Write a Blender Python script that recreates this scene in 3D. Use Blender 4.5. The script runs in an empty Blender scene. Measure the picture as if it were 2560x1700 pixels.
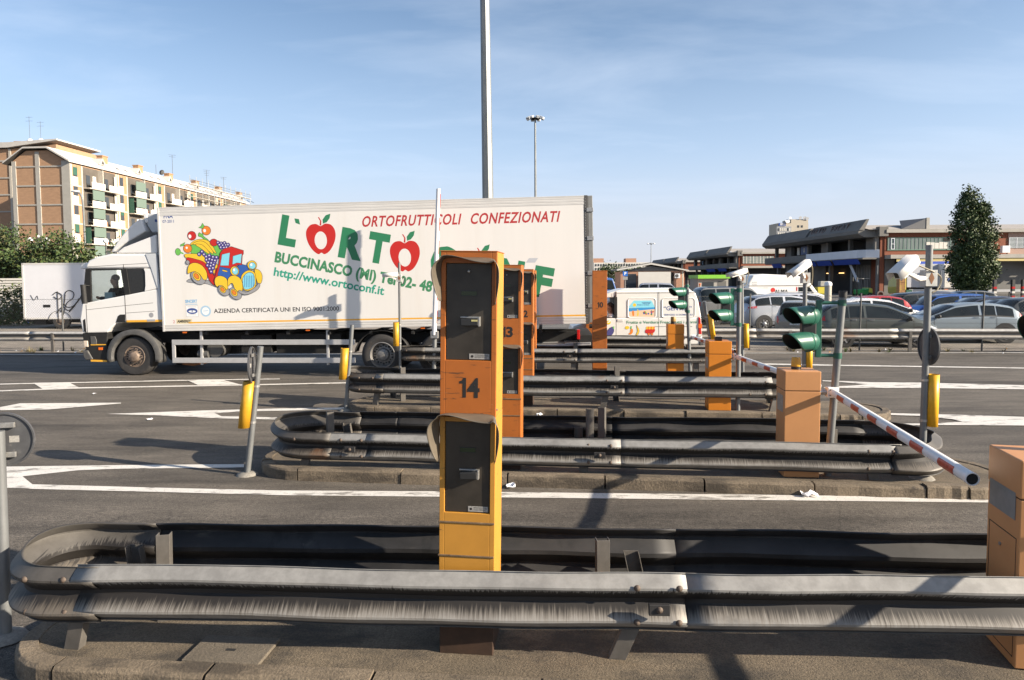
import bpy, bmesh, math, random
from mathutils import Vector, Matrix, Euler
PI = math.pi
R = math.radians
SC = bpy.context.scene
COL = SC.collection
random.seed(7)

# ------------------------------------------------------------------ camera
cam_d = bpy.data.cameras.new('camera')
cam = bpy.data.objects.new('camera', cam_d)
COL.objects.link(cam)
cam_d.sensor_width = 36.0
cam_d.lens = 24.0
cam_d.shift_y = -0.0222
cam_d.clip_end = 3000
cam_d.clip_start = 0.05
cam.matrix_world = (Matrix.Translation((0, 0, 2.25))
                    @ Matrix.Rotation(PI / 2 - math.atan(0.055), 4, 'X')
                    @ Matrix.Rotation(-0.006, 4, 'Z'))
SC.camera = cam

# ------------------------------------------------------------------ sky and sun
SUN = Vector((2.24, -0.78, 1.0)).normalized()
world = bpy.data.worlds.new('World')
SC.world = world
world.use_nodes = True
nt = world.node_tree
nt.nodes.clear()
def N(tree, t, **kw):
    n = tree.nodes.new(t)
    for k, v in kw.items():
        if k in ('op',): n.operation = v
        else: setattr(n, k, v)
    return n
sky = N(nt, 'ShaderNodeTexSky')
sky.sky_type = 'NISHITA'
sky.sun_disc = False
sky.sun_elevation = math.asin(SUN.z)
sky.sun_rotation = math.atan2(SUN.x, SUN.y)
sky.air_density = 1.0
sky.dust_density = 1.2
sky.ozone_density = 2.2
tc = N(nt, 'ShaderNodeTexCoord')
sep = N(nt, 'ShaderNodeSeparateXYZ')
nt.links.new(tc.outputs['Generated'], sep.inputs[0])
zz = N(nt, 'ShaderNodeMath', op='MAXIMUM'); zz.inputs[1].default_value = 0.03
nt.links.new(sep.outputs[2], zz.inputs[0])
zadd = N(nt, 'ShaderNodeMath', op='ADD'); zadd.inputs[1].default_value = 0.12
nt.links.new(zz.outputs[0], zadd.inputs[0])
dx = N(nt, 'ShaderNodeMath', op='DIVIDE'); dy = N(nt, 'ShaderNodeMath', op='DIVIDE')
nt.links.new(sep.outputs[0], dx.inputs[0]); nt.links.new(zadd.outputs[0], dx.inputs[1])
nt.links.new(sep.outputs[1], dy.inputs[0]); nt.links.new(zadd.outputs[0], dy.inputs[1])
cmb = N(nt, 'ShaderNodeCombineXYZ')
nt.links.new(dx.outputs[0], cmb.inputs[0]); nt.links.new(dy.outputs[0], cmb.inputs[1])
mp = N(nt, 'ShaderNodeMapping')
mp.inputs['Rotation'].default_value = (0, 0, R(28))
mp.inputs['Scale'].default_value = (0.8, 1.5, 1)
nt.links.new(cmb.outputs[0], mp.inputs[0])
cn = N(nt, 'ShaderNodeTexNoise')
cn.inputs['Scale'].default_value = 1.1
cn.inputs['Detail'].default_value = 9
cn.inputs['Roughness'].default_value = 0.55
cn.inputs['Distortion'].default_value = 0.35
nt.links.new(mp.outputs[0], cn.inputs['Vector'])
cr = N(nt, 'ShaderNodeMapRange')
cr.inputs['From Min'].default_value = 0.47; cr.inputs['From Max'].default_value = 0.8
cr.inputs['To Min'].default_value = 0.0; cr.inputs['To Max'].default_value = 0.24
nt.links.new(cn.outputs['Fac'], cr.inputs['Value'])
cm = N(nt, 'ShaderNodeMixRGB')
cm.inputs['Color2'].default_value = (7.6, 8.0, 8.6, 1)
nt.links.new(cr.outputs[0], cm.inputs['Fac'])
nt.links.new(sky.outputs[0], cm.inputs['Color1'])
# pale dust near the horizon, the same all the way round
hz = N(nt, 'ShaderNodeMapRange'); hz.interpolation_type = 'SMOOTHSTEP'
for k_, v_ in (('From Min', -0.02), ('From Max', 0.42), ('To Min', 0.8), ('To Max', 0.0)): hz.inputs[k_].default_value = v_
nt.links.new(sep.outputs[2], hz.inputs['Value'])
hm = N(nt, 'ShaderNodeMixRGB'); hm.inputs['Color2'].default_value = (3.9, 4.75, 6.3, 1)
nt.links.new(hz.outputs[0], hm.inputs['Fac']); nt.links.new(cm.outputs[0], hm.inputs['Color1'])
hz2 = N(nt, 'ShaderNodeMapRange'); hz2.interpolation_type = 'SMOOTHSTEP'
for k_, v_ in (('From Min', -0.02), ('From Max', 0.2), ('To Min', 0.9), ('To Max', 0.0)): hz2.inputs[k_].default_value = v_
nt.links.new(sep.outputs[2], hz2.inputs['Value'])
hm2 = N(nt, 'ShaderNodeMixRGB'); hm2.inputs['Color2'].default_value = (4.3, 4.3, 4.5, 1)
nt.links.new(hz2.outputs[0], hm2.inputs['Fac']); nt.links.new(hm.outputs[0], hm2.inputs['Color1'])
bg = N(nt, 'ShaderNodeBackground'); bg.inputs['Strength'].default_value = 0.074
wo = N(nt, 'ShaderNodeOutputWorld')
nt.links.new(hm2.outputs[0], bg.inputs['Color']); nt.links.new(bg.outputs[0], wo.inputs[0])

sun_d = bpy.data.lights.new('sun', 'SUN')
sun_d.energy = 5.0
sun_d.angle = R(0.53)
sun_d.color = (1.0, 0.88, 0.72)
sun = bpy.data.objects.new('sun', sun_d)
COL.objects.link(sun)
sun.rotation_euler = SUN.to_track_quat('Z', 'Y').to_euler()
sun.location = (20, -10, 30)

SC.view_settings.view_transform = 'Standard'
SC.view_settings.look = 'None'
SC.view_settings.exposure = 1.27
SC.view_settings.gamma = 1.0
SC.view_settings.use_curve_mapping = False
SC.cycles.max_bounces = 6
SC.cycles.transparent_max_bounces = 24

# ------------------------------------------------------------------ materials
def _in(n, key, v):
    n.inputs[key].default_value = v
MATS = {}
def c4(c): return (c[0], c[1], c[2], 1.0)
def mat(name, col, rough=0.6, metal=0.0, var=0.0, vscale=6.0, vstretch=(1, 1, 1), dirt=None, bump=None,
        coat=0.0, spec=0.5, speck=None, alpha=None, trans=0.0, emit=None):
    """Principled material; var = brightness mottling, dirt = list of (colour, threshold, softness, scale, stretch, amount)."""
    if name in MATS: return MATS[name]
    m = bpy.data.materials.new(name); m.use_nodes = True
    t = m.node_tree; t.nodes.clear()
    out = N(t, 'ShaderNodeOutputMaterial'); p = N(t, 'ShaderNodeBsdfPrincipled')
    t.links.new(p.outputs[0], out.inputs[0])
    p.inputs['Roughness'].default_value = rough
    p.inputs['Metallic'].default_value = metal
    p.inputs['Specular IOR Level'].default_value = spec
    if coat: p.inputs['Coat Weight'].default_value = coat; p.inputs['Coat Roughness'].default_value = 0.08
    if trans: p.inputs['Transmission Weight'].default_value = trans
    if alpha is not None: p.inputs['Alpha'].default_value = alpha
    if emit: p.inputs['Emission Color'].default_value = c4(emit[0]); p.inputs['Emission Strength'].default_value = emit[1]
    tcn = N(t, 'ShaderNodeTexCoord')
    def noise(scale, stretch, detail=5, rough_=0.6):
        mpn = N(t, 'ShaderNodeMapping'); mpn.inputs['Scale'].default_value = stretch
        t.links.new(tcn.outputs['Object'], mpn.inputs[0])
        n = N(t, 'ShaderNodeTexNoise'); n.inputs['Scale'].default_value = scale
        n.inputs['Detail'].default_value = detail; n.inputs['Roughness'].default_value = rough_
        t.links.new(mpn.outputs[0], n.inputs['Vector'])
        return n.outputs['Fac']
    rgb = N(t, 'ShaderNodeRGB'); rgb.outputs[0].default_value = c4(col); cur = rgb.outputs[0]
    if var:
        f = noise(vscale, vstretch)
        mr = N(t, 'ShaderNodeMapRange'); mr.inputs['From Min'].default_value = 0.25; mr.inputs['From Max'].default_value = 0.75
        mr.inputs['To Min'].default_value = 1 - var; mr.inputs['To Max'].default_value = 1 + var
        t.links.new(f, mr.inputs['Value'])
        mx = N(t, 'ShaderNodeVectorMath', op='SCALE'); t.links.new(cur, mx.inputs[0]); t.links.new(mr.outputs[0], mx.inputs['Scale'])
        cur = mx.outputs[0]
    if speck:
        sc_, amt = speck
        f = noise(sc_, (1, 1, 1), 2, 0.7)
        mr = N(t, 'ShaderNodeMapRange'); mr.inputs['From Min'].default_value = 0.3; mr.inputs['From Max'].default_value = 0.7
        mr.inputs['To Min'].default_value = 1 - amt; mr.inputs['To Max'].default_value = 1 + amt
        t.links.new(f, mr.inputs['Value'])
        mx = N(t, 'ShaderNodeVectorMath', op='SCALE'); t.links.new(cur, mx.inputs[0]); t.links.new(mr.outputs[0], mx.inputs['Scale'])
        cur = mx.outputs[0]
    for d in (dirt or []):
        dc, thr, soft, sc_, st, amt = d
        f = noise(sc_, st, 7, 0.65)
        mr = N(t, 'ShaderNodeMapRange'); mr.interpolation_type = 'SMOOTHSTEP'
        mr.inputs['From Min'].default_value = thr; mr.inputs['From Max'].default_value = thr + soft
        mr.inputs['To Max'].default_value = amt
        t.links.new(f, mr.inputs['Value'])
        mx = N(t, 'ShaderNodeMixRGB'); mx.inputs['Color2'].default_value = c4(dc)
        t.links.new(mr.outputs[0], mx.inputs['Fac']); t.links.new(cur, mx.inputs['Color1']); cur = mx.outputs[0]
    t.links.new(cur, p.inputs['Base Color'])
    if bump:
        st_, sc_ = bump
        f = noise(sc_, (1, 1, 1), 4, 0.7)
        b = N(t, 'ShaderNodeBump'); b.inputs['Strength'].default_value = st_; b.inputs['Distance'].default_value = 0.01
        t.links.new(f, b.inputs['Height']); t.links.new(b.outputs[0], p.inputs['Normal'])
    MATS[name] = m
    return m

# ------------------------------------------------------------------ mesh builder
class MB:
    def __init__(s):
        s.v = []; s.f = []; s.mi = []; s.m = 0; s.M = Matrix.Identity(4)
    def add(s, vs, fs):
        o = len(s.v)
        s.v += [tuple(s.M @ Vector(v)) for v in vs]
        for f in fs:
            s.f.append([i + o for i in f]); s.mi.append(s.m)
        return s
    def box(s, x0, x1, y0, y1, z0, z1):
        return s.add([(x0, y0, z0), (x1, y0, z0), (x1, y1, z0), (x0, y1, z0), (x0, y0, z1), (x1, y0, z1), (x1, y1, z1), (x0, y1, z1)],
                     [(0, 3, 2, 1), (4, 5, 6, 7), (0, 1, 5, 4), (1, 2, 6, 5), (2, 3, 7, 6), (3, 0, 4, 7)])
    def cbox(s, c, d):
        return s.box(c[0] - d[0] / 2, c[0] + d[0] / 2, c[1] - d[1] / 2, c[1] + d[1] / 2, c[2] - d[2] / 2, c[2] + d[2] / 2)
    def quad(s, a, b, c, d): return s.add([a, b, c, d], [(0, 1, 2, 3)])
    def poly(s, pts): return s.add(pts, [tuple(range(len(pts)))])
    def tube(s, pts, r, n=8, caps=True):
        pts = [Vector(p) for p in pts]
        rs = r if isinstance(r, (list, tuple)) else [r] * len(pts)
        vs = []; fs = []
        prev = None
        for i, p in enumerate(pts):
            d = (pts[min(i + 1, len(pts) - 1)] - pts[max(i - 1, 0)]).normalized()
            if prev is None:
                a = Vector((0, 0, 1)) if abs(d.z) < 0.9 else Vector((1, 0, 0))
                u = d.cross(a).normalized()
            else:
                u = (prev - d * prev.dot(d)).normalized()
            prev = u; w = d.cross(u)
            for k in range(n):
                t = 2 * PI * k / n
                vs.append(p + (u * math.cos(t) + w * math.sin(t)) * rs[i])
        for i in range(len(pts) - 1):
            for k in range(n):
                a = i * n + k; b = i * n + (k + 1) % n
                fs.append((a, b, b + n, a + n))
        if caps:
            fs.append(tuple(reversed(range(n)))); fs.append(tuple(range((len(pts) - 1) * n, len(pts) * n)))
        return s.add(vs, fs)
    def cyl(s, p0, p1, r0, r1=None, n=16, caps=True):
        return s.tube([p0, p1], [r0, r0 if r1 is None else r1], n, caps)
    def lathe(s, prof, n=24, M=None, caps=True):
        """prof: (r, h) about the local z axis"""
        vs = []; fs = []
        for r, h in prof:
            for k in range(n):
                t = 2 * PI * k / n
                p = Vector((r * math.cos(t), r * math.sin(t), h))
                vs.append(M @ p if M else p)
        for i in range(len(prof) - 1):
            for k in range(n):
                a = i * n + k; b = i * n + (k + 1) % n
                fs.append((a, b, b + n, a + n))
        if caps and prof[0][0] > 1e-6: fs.append(tuple(reversed(range(n))))
        if caps and prof[-1][0] > 1e-6: fs.append(tuple(range((len(prof) - 1) * n, len(prof) * n)))
        return s.add(vs, fs)
    def prism(s, pts, y0, y1):
        """pts in (x, z), extruded along y"""
        n = len(pts)
        vs = [(x, y0, z) for x, z in pts] + [(x, y1, z) for x, z in pts]
        fs = [tuple(range(n)), tuple(reversed(range(n, 2 * n)))]
        for i in range(n):
            j = (i + 1) % n
            fs.append((j, i, i + n, j + n))
        return s.add(vs, fs)
    def prismz(s, pts, z0, z1):
        n = len(pts)
        vs = [(x, y, z0) for x, y in pts] + [(x, y, z1) for x, y in pts]
        fs = [tuple(reversed(range(n))), tuple(range(n, 2 * n))]
        for i in range(n):
            j = (i + 1) % n
            fs.append((i, j, j + n, i + n))
        return s.add(vs, fs)
    def grid(s, rows, close=False):
        """rows of equally long point lists"""
        n = len(rows[0]); vs = [p for r in rows for p in r]; fs = []
        for i in range(len(rows) - 1):
            for k in range(n if close else n - 1):
                a = i * n + k; b = i * n + (k + 1) % n
                fs.append((a, b, b + n, a + n))
        return s.add(vs, fs)
    def ball(s, c, r, n=12, m=8):
        rx, ry, rz = (r, r, r) if not isinstance(r, (tuple, list)) else r
        rows = []
        for i in range(m + 1):
            ph = PI * i / m
            rows.append([(c[0] + rx * math.sin(ph) * math.cos(2 * PI * k / n), c[1] + ry * math.sin(ph) * math.sin(2 * PI * k / n), c[2] - rz * math.cos(ph)) for k in range(n)])
        return s.grid(rows, True)
    def build(s, name, mats, parent=None, loc=(0, 0, 0), rot=(0, 0, 0), smooth=None, bevel=0.0, solid=0.0, sub=0, bseg=2):
        me = bpy.data.meshes.new(name)
        me.from_pydata(s.v, [], s.f)
        if not isinstance(mats, (list, tuple)): mats = [mats]
        for m in mats: me.materials.append(m)
        if len(mats) > 1: me.polygons.foreach_set('material_index', s.mi)
        if smooth is not None:
            if smooth >= 180:
                me.polygons.foreach_set('use_smooth', [True] * len(me.polygons))
            else:
                me.shade_smooth() if hasattr(me, 'shade_smooth') else None
                me.set_sharp_from_angle(angle=R(smooth))
        me.update()
        o = bpy.data.objects.new(name, me)
        COL.objects.link(o)
        if parent: o.parent = parent
        o.location = loc; o.rotation_euler = rot
        if bevel:
            b = o.modifiers.new('bevel', 'BEVEL'); b.width = bevel; b.segments = bseg; b.limit_method = 'ANGLE'; b.angle_limit = R(40)
        if solid:
            b = o.modifiers.new('solid', 'SOLIDIFY'); b.thickness = solid; b.offset = 0
        if sub:
            b = o.modifiers.new('sub', 'SUBSURF'); b.levels = sub; b.render_levels = sub
        return o

def thing(name, label, cat, loc=(0, 0, 0), rz=0.0, group=None):
    o = bpy.data.objects.new(name, None); COL.objects.link(o)
    o.empty_display_size = 0.2
    o.location = loc; o.rotation_euler = (0, 0, rz)
    o['label'] = label; o['category'] = cat
    if group: o['group'] = group
    return o
def tag(o, label, cat, group=None):
    o['label'] = label; o['category'] = cat
    if group: o['group'] = group
    return o
def kind(o, k, label=None):
    o['kind'] = k
    if label: o['label'] = label
    return o
def copy_tree(o, parent=None):
    c = o.copy(); COL.objects.link(c)
    if parent: c.parent = parent
    for ch in o.children: copy_tree(ch, c)
    return c
def inst(src, name, parent, loc, rot=None, scale=None):
    c = bpy.data.objects.new(name, src.data); COL.objects.link(c)
    for md in src.modifiers:
        m2 = c.modifiers.new(md.name, md.type)
        for a in ('width', 'segments', 'limit_method', 'angle_limit', 'thickness', 'offset', 'levels', 'render_levels'):
            if hasattr(md, a):
                try: setattr(m2, a, getattr(md, a))
                except Exception: pass
    c.parent = parent; c.location = loc
    if rot: c.rotation_euler = rot
    if scale: c.scale = scale
    return c
def text(name, s, size, m, parent, loc, rot=(PI / 2, 0, 0), shear=0.0, wx=1.0, bold=0.0, align='CENTER', spacing=1.0, ext=0.0006):
    cu = bpy.data.curves.new(name, 'FONT')
    cu.body = s; cu.size = size; cu.shear = shear; cu.align_x = align; cu.align_y = 'CENTER'
    cu.offset = bold; cu.extrude = ext; cu.resolution_u = 3; cu.space_character = spacing
    ob = bpy.data.objects.new(name, cu)
    me = bpy.data.meshes.new_from_object(ob)
    bpy.data.objects.remove(ob); bpy.data.curves.remove(cu)
    me.materials.clear(); me.materials.append(m)
    o = bpy.data.objects.new(name, me); COL.objects.link(o)
    o.parent = parent; o.location = loc; o.rotation_euler = rot; o.scale = (wx, 1, 1)
    return o
def spline(pts, n=6, closed=True):
    out = []; L = len(pts)
    for i in range(L if closed else L - 1):
        p0 = pts[(i - 1) % L] if closed or i > 0 else pts[0]
        p1 = pts[i]; p2 = pts[(i + 1) % L]
        p3 = pts[(i + 2) % L] if closed or i + 2 < L else pts[-1]
        for k in range(n):
            t = k / n
            out.append(tuple(0.5 * (2 * b + (c - a) * t + (2 * a - 5 * b + 4 * c - d) * t * t + (3 * b - a - 3 * c + d) * t ** 3)
                             for a, b, c, d in zip(p0, p1, p2, p3)))
    if not closed: out.append(tuple(pts[-1]))
    return out
# ------------------------------------------------------------------ base materials
def asphalt_mat(name, base, warm, scale=1.0, patch=0.35):
    m = bpy.data.materials.new(name); m.use_nodes = True
    t = m.node_tree; t.nodes.clear()
    out = N(t, 'ShaderNodeOutputMaterial'); p = N(t, 'ShaderNodeBsdfPrincipled'); t.links.new(p.outputs[0], out.inputs[0])
    p.inputs['Roughness'].default_value = 0.82; p.inputs['Specular IOR Level'].default_value = 0.35
    tcn = N(t, 'ShaderNodeTexCoord')
    def nz(s, st=(1, 1, 1), d=6, ro=0.6, rot=0.0):
        q = N(t, 'ShaderNodeMapping'); q.inputs['Scale'].default_value = st; q.inputs['Rotation'].default_value = (0, 0, rot)
        t.links.new(tcn.outputs['Object'], q.inputs[0])
        n = N(t, 'ShaderNodeTexNoise'); n.inputs['Scale'].default_value = s; n.inputs['Detail'].default_value = d; n.inputs['Roughness'].default_value = ro
        t.links.new(q.outputs[0], n.inputs['Vector']); return n.outputs['Fac']
    def rng(f, a, b, c, d, smooth=False):
        q = N(t, 'ShaderNodeMapRange')
        if smooth: q.interpolation_type = 'SMOOTHSTEP'
        for k, v in zip(('From Min', 'From Max', 'To Min', 'To Max'), (a, b, c, d)): q.inputs[k].default_value = v
        t.links.new(f, q.inputs['Value']); return q.outputs[0]
    def mul(a, b):
        q = N(t, 'ShaderNodeMath', op='MULTIPLY'); t.links.new(a, q.inputs[0]); t.links.new(b, q.inputs[1]); return q.outputs[0]
    rampf = nz(0.35, (1, 1, 1), 7, 0.62)
    mix = N(t, 'ShaderNodeMixRGB'); mix.inputs['Color1'].default_value = c4(base); mix.inputs['Color2'].default_value = c4(warm)
    t.links.new(rng(rampf, 0.35, 0.65, 0, 1), mix.inputs['Fac'])
    f1 = rng(nz(2.2, (0.35, 1.3, 1), 7, 0.65, R(6.5)), 0.35, 0.7, 1.12, 1 - patch * 1.25)
    f2 = rng(nz(95 * scale, (1, 1, 1), 2, 0.8), 0.28, 0.72, 0.25, 1.85)
    f3 = rng(nz(0.9, (0.16, 1.2, 1), 6, 0.6, R(6.5)), 0.5, 0.72, 1.0, 0.5, True)
    f4 = rng(nz(24, (0.6, 1.2, 1), 6, 0.7, R(6.5)), 0.6, 0.72, 1.0, 0.45, True)
    f6 = rng(nz(26 * scale, (.8, 1.2, 1), 5, 0.85), 0.3, 0.7, 0.5, 1.55)
    f5 = rng(nz(420 * scale, (1, 1, 1), 1, 0.5), 0.3, 0.75, 0.75, 1.35)
    v = N(t, 'ShaderNodeVectorMath', op='SCALE')
    t.links.new(mix.outputs[0], v.inputs[0]); t.links.new(mul(mul(mul(f1, f2), mul(f3, f4)), mul(f5, f6)), v.inputs['Scale'])
    cur = v.outputs[0]
    # hairline cracks
    vo = N(t, 'ShaderNodeTexVoronoi'); vo.feature = 'DISTANCE_TO_EDGE'; vo.inputs['Scale'].default_value = 0.55
    ds = N(t, 'ShaderNodeTexNoise'); ds.inputs['Scale'].default_value = 1.7; ds.inputs['Detail'].default_value = 6
    t.links.new(tcn.outputs['Object'], ds.inputs['Vector'])
    ad = N(t, 'ShaderNodeVectorMath', op='MULTIPLY_ADD'); ad.inputs[1].default_value = (0.9, 0.9, 0)
    t.links.new(ds.outputs['Color'], ad.inputs[0]); t.links.new(tcn.outputs['Object'], ad.inputs[2]); t.links.new(ad.outputs[0], vo.inputs['Vector'])
    ck = rng(vo.outputs['Distance'], 0.0, 0.007, 0.55, 0.0)
    ck = mul(ck, rng(nz(0.5), 0.5, 0.6, 0, 1))
    mx = N(t, 'ShaderNodeMixRGB'); mx.inputs['Color2'].default_value = (0.012, 0.011, 0.01, 1)
    t.links.new(ck, mx.inputs['Fac']); t.links.new(cur, mx.inputs['Color1'])
    t.links.new(mx.outputs[0], p.inputs['Base Color'])
    b = N(t, 'ShaderNodeBump'); b.inputs['Strength'].default_value = 0.55; b.inputs['Distance'].default_value = 0.006
    t.links.new(nz(110 * scale, (1, 1, 1), 3, 0.7), b.inputs['Height']); t.links.new(b.outputs[0], p.inputs['Normal'])
    return m
M_ASPH = asphalt_mat('asphalt', (0.085, 0.074, 0.062), (0.115, 0.1, 0.082))
M_LOT = asphalt_mat('lot_asphalt', (0.095, 0.09, 0.083), (0.14, 0.13, 0.117), 0.6, 0.3)
M_DIRT = mat('gravel_dirt', (0.21, 0.18, 0.145), 0.95, var=0.35, vscale=1.6, speck=(40, 0.45), bump=(0.8, 60),
             dirt=[((0.1, 0.09, 0.07), 0.55, 0.15, 2.5, (1, 1, 1), 0.7)])
M_PAINT = mat('road_paint', (0.6, 0.575, 0.53), 0.7, var=0.12, vscale=3, speck=(120, 0.12),
              dirt=[((0.13, 0.115, 0.098), 0.54, 0.1, 6, (0.35, 1, 1), 0.8), ((0.14, 0.13, 0.115), 0.6, 0.05, 55, (1, 1, 1), 0.85)], bump=(0.3, 90))
M_KERB = mat('kerb_concrete', (0.15, 0.118, 0.082), 0.9, var=0.3, vscale=3, speck=(70, 0.3), bump=(0.9, 45),
             dirt=[((0.04, 0.032, 0.024), 0.47, 0.16, 3, (0.5, 1, 1.6), 0.75), ((0.05, 0.042, 0.035), 0.62, 0.08, 14, (1, 1, 1), 0.7)])
M_SLAB = mat('island_slab', (0.125, 0.098, 0.066), 0.92, var=0.3, vscale=2, speck=(90, 0.4), bump=(0.9, 80),
             dirt=[((0.03, 0.026, 0.022), 0.46, 0.2, 2.2, (0.6, 1, 1), 0.75)])

# ------------------------------------------------------------------ ground, lot, verge, markings
def sheet(name, pts, z, m, sub=1):
    mb = MB(); mb.poly([(x, y, z) for x, y in pts])
    return kind(mb.build(name, m), 'structure')
mb = MB(); mb.grid([[(-2200, y, z), (2200, y, z)] for y, z in ((-300, -.16), (10, -.16), (18, -.012), (2600, -.012))])
kind(mb.build('ground', M_LOT), 'structure')
mb = MB()
far = [(-60, 24.5), (-13, 22.2), (7, 20.9), (60, 20.6)]
near = [(y, z) for y, z in ((-25, -.125), (4.5, -.125), (5.4, -.07), (6.5, 0.0))]
mb.grid([[(x, y, z) for x, _ in far] for y, z in near] + [[(x, y, 0.0) for x, y in far]])
kind(mb.build('road', M_ASPH, smooth=180), 'structure')
sheet('verge', [(-60, 24.1), (-13.5, 21.8), (7, 20.75), (60, 19.6), (60, 23.0), (7, 22.9), (-14, 25.4), (-60, 28)], 0.006, M_DIRT)
sheet('dirt_lot', [(-60, 28), (-14, 25.4), (-4, 24.4), (-4, 50), (-60, 52)], 0.004, M_DIRT)
MARKS = [
 [(-6.98, 8.19), (-6.27, 8.24), (-4.80, 8.28), (-3.31, 8.29), (-3.25, 8.14), (-4.71, 8.12), (-5.21, 8.06), (-5.70, 7.82), (-5.80, 7.61), (-6.55, 7.67)],
 [(-5.90, 7.74), (-5.70, 7.82), (-5.36, 7.50), (-3.82, 7.34), (-2.50, 7.22), (-0.84, 7.16), (4.87, 6.85), (4.76, 6.69), (-0.82, 6.98), (-2.45, 7.06), (-3.74, 7.19), (-5.25, 7.33), (-5.64, 7.39), (-6.42, 7.52), (-6.55, 7.67)],
 [(-6.93, 11.54), (-5.38, 11.80), (-4.11, 11.95), (-2.94, 12.02), (-2.90, 11.83), (-4.03, 11.74), (-4.76, 11.69), (-5.07, 11.53), (-5.02, 11.43)],
 [(-6.93, 11.54), (-5.07, 11.53), (-4.86, 11.28), (-3.83, 11.15), (-1.01, 10.78), (-1.00, 10.62), (-3.78, 10.98), (-4.78, 11.10), (-6.02, 11.39)],
 [(-9.26, 12.23), (-9.17, 12.61), (-7.29, 12.61), (-7.25, 12.53), (-8.21, 11.98), (-9.04, 11.93)],
 [(-12.25, 15.01), (-11.41, 15.10), (-7.45, 15.52), (-5.37, 15.66), (-5.32, 15.53), (-7.39, 15.39), (-11.31, 14.97), (-12.15, 14.89)],
 [(-11.44, 14.02), (-10.70, 14.14), (-9.26, 14.50), (-5.91, 14.76), (-2.77, 15.08), (-2.74, 14.93), (-5.86, 14.62), (-9.15, 14.33), (-10.59, 14.01), (-11.34, 13.88)],
 [(-10.74, 15.19), (-9.98, 15.25), (-9.22, 14.44), (-9.91, 14.30)],
 [(-7.44, 15.49), (-6.67, 15.55), (-5.90, 14.73), (-6.82, 14.71)],
 [(6.79, 14.85), (7.68, 14.54), (8.68, 14.44), (10.57, 14.01), (11.74, 13.75), (11.38, 13.32), (10.19, 13.49), (8.41, 13.71), (6.35, 13.82), (6.39, 13.92), (7.12, 14.11), (7.45, 14.27), (7.08, 14.57), (6.74, 14.73)],
 [(6.64, 17.87), (8.36, 17.53), (14.04, 16.46), (13.92, 16.32), (8.24, 17.29), (6.54, 17.62)],
 [(5.19, 11.36), (6.68, 11.10), (7.40, 10.98), (8.54, 10.73), (9.12, 10.65), (8.67, 10.12), (6.34, 10.25), (6.40, 10.35), (6.98, 10.48), (6.94, 10.67), (6.58, 10.94), (5.13, 11.22)],
 [(4.87, 7.68), (5.42, 7.57), (5.35, 7.46), (4.80, 7.56)],
 [(-1.0, 10.78), (6.3, 10.35), (6.3, 10.22), (-1.0, 10.64)],
 [(-2.74, 15.08), (6.35, 14.05), (6.35, 13.93), (-2.74, 14.95)],
 [(-40, 22.85), (-13.4, 21.1), (7, 20.42), (40, 18.9), (40, 18.8), (7, 20.3), (-13.4, 20.96), (-40, 22.7)],
]
for i, p in enumerate(MARKS):
    sheet('road_marking', p, 0.0045 + 0.0007 * i, M_PAINT)

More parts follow.
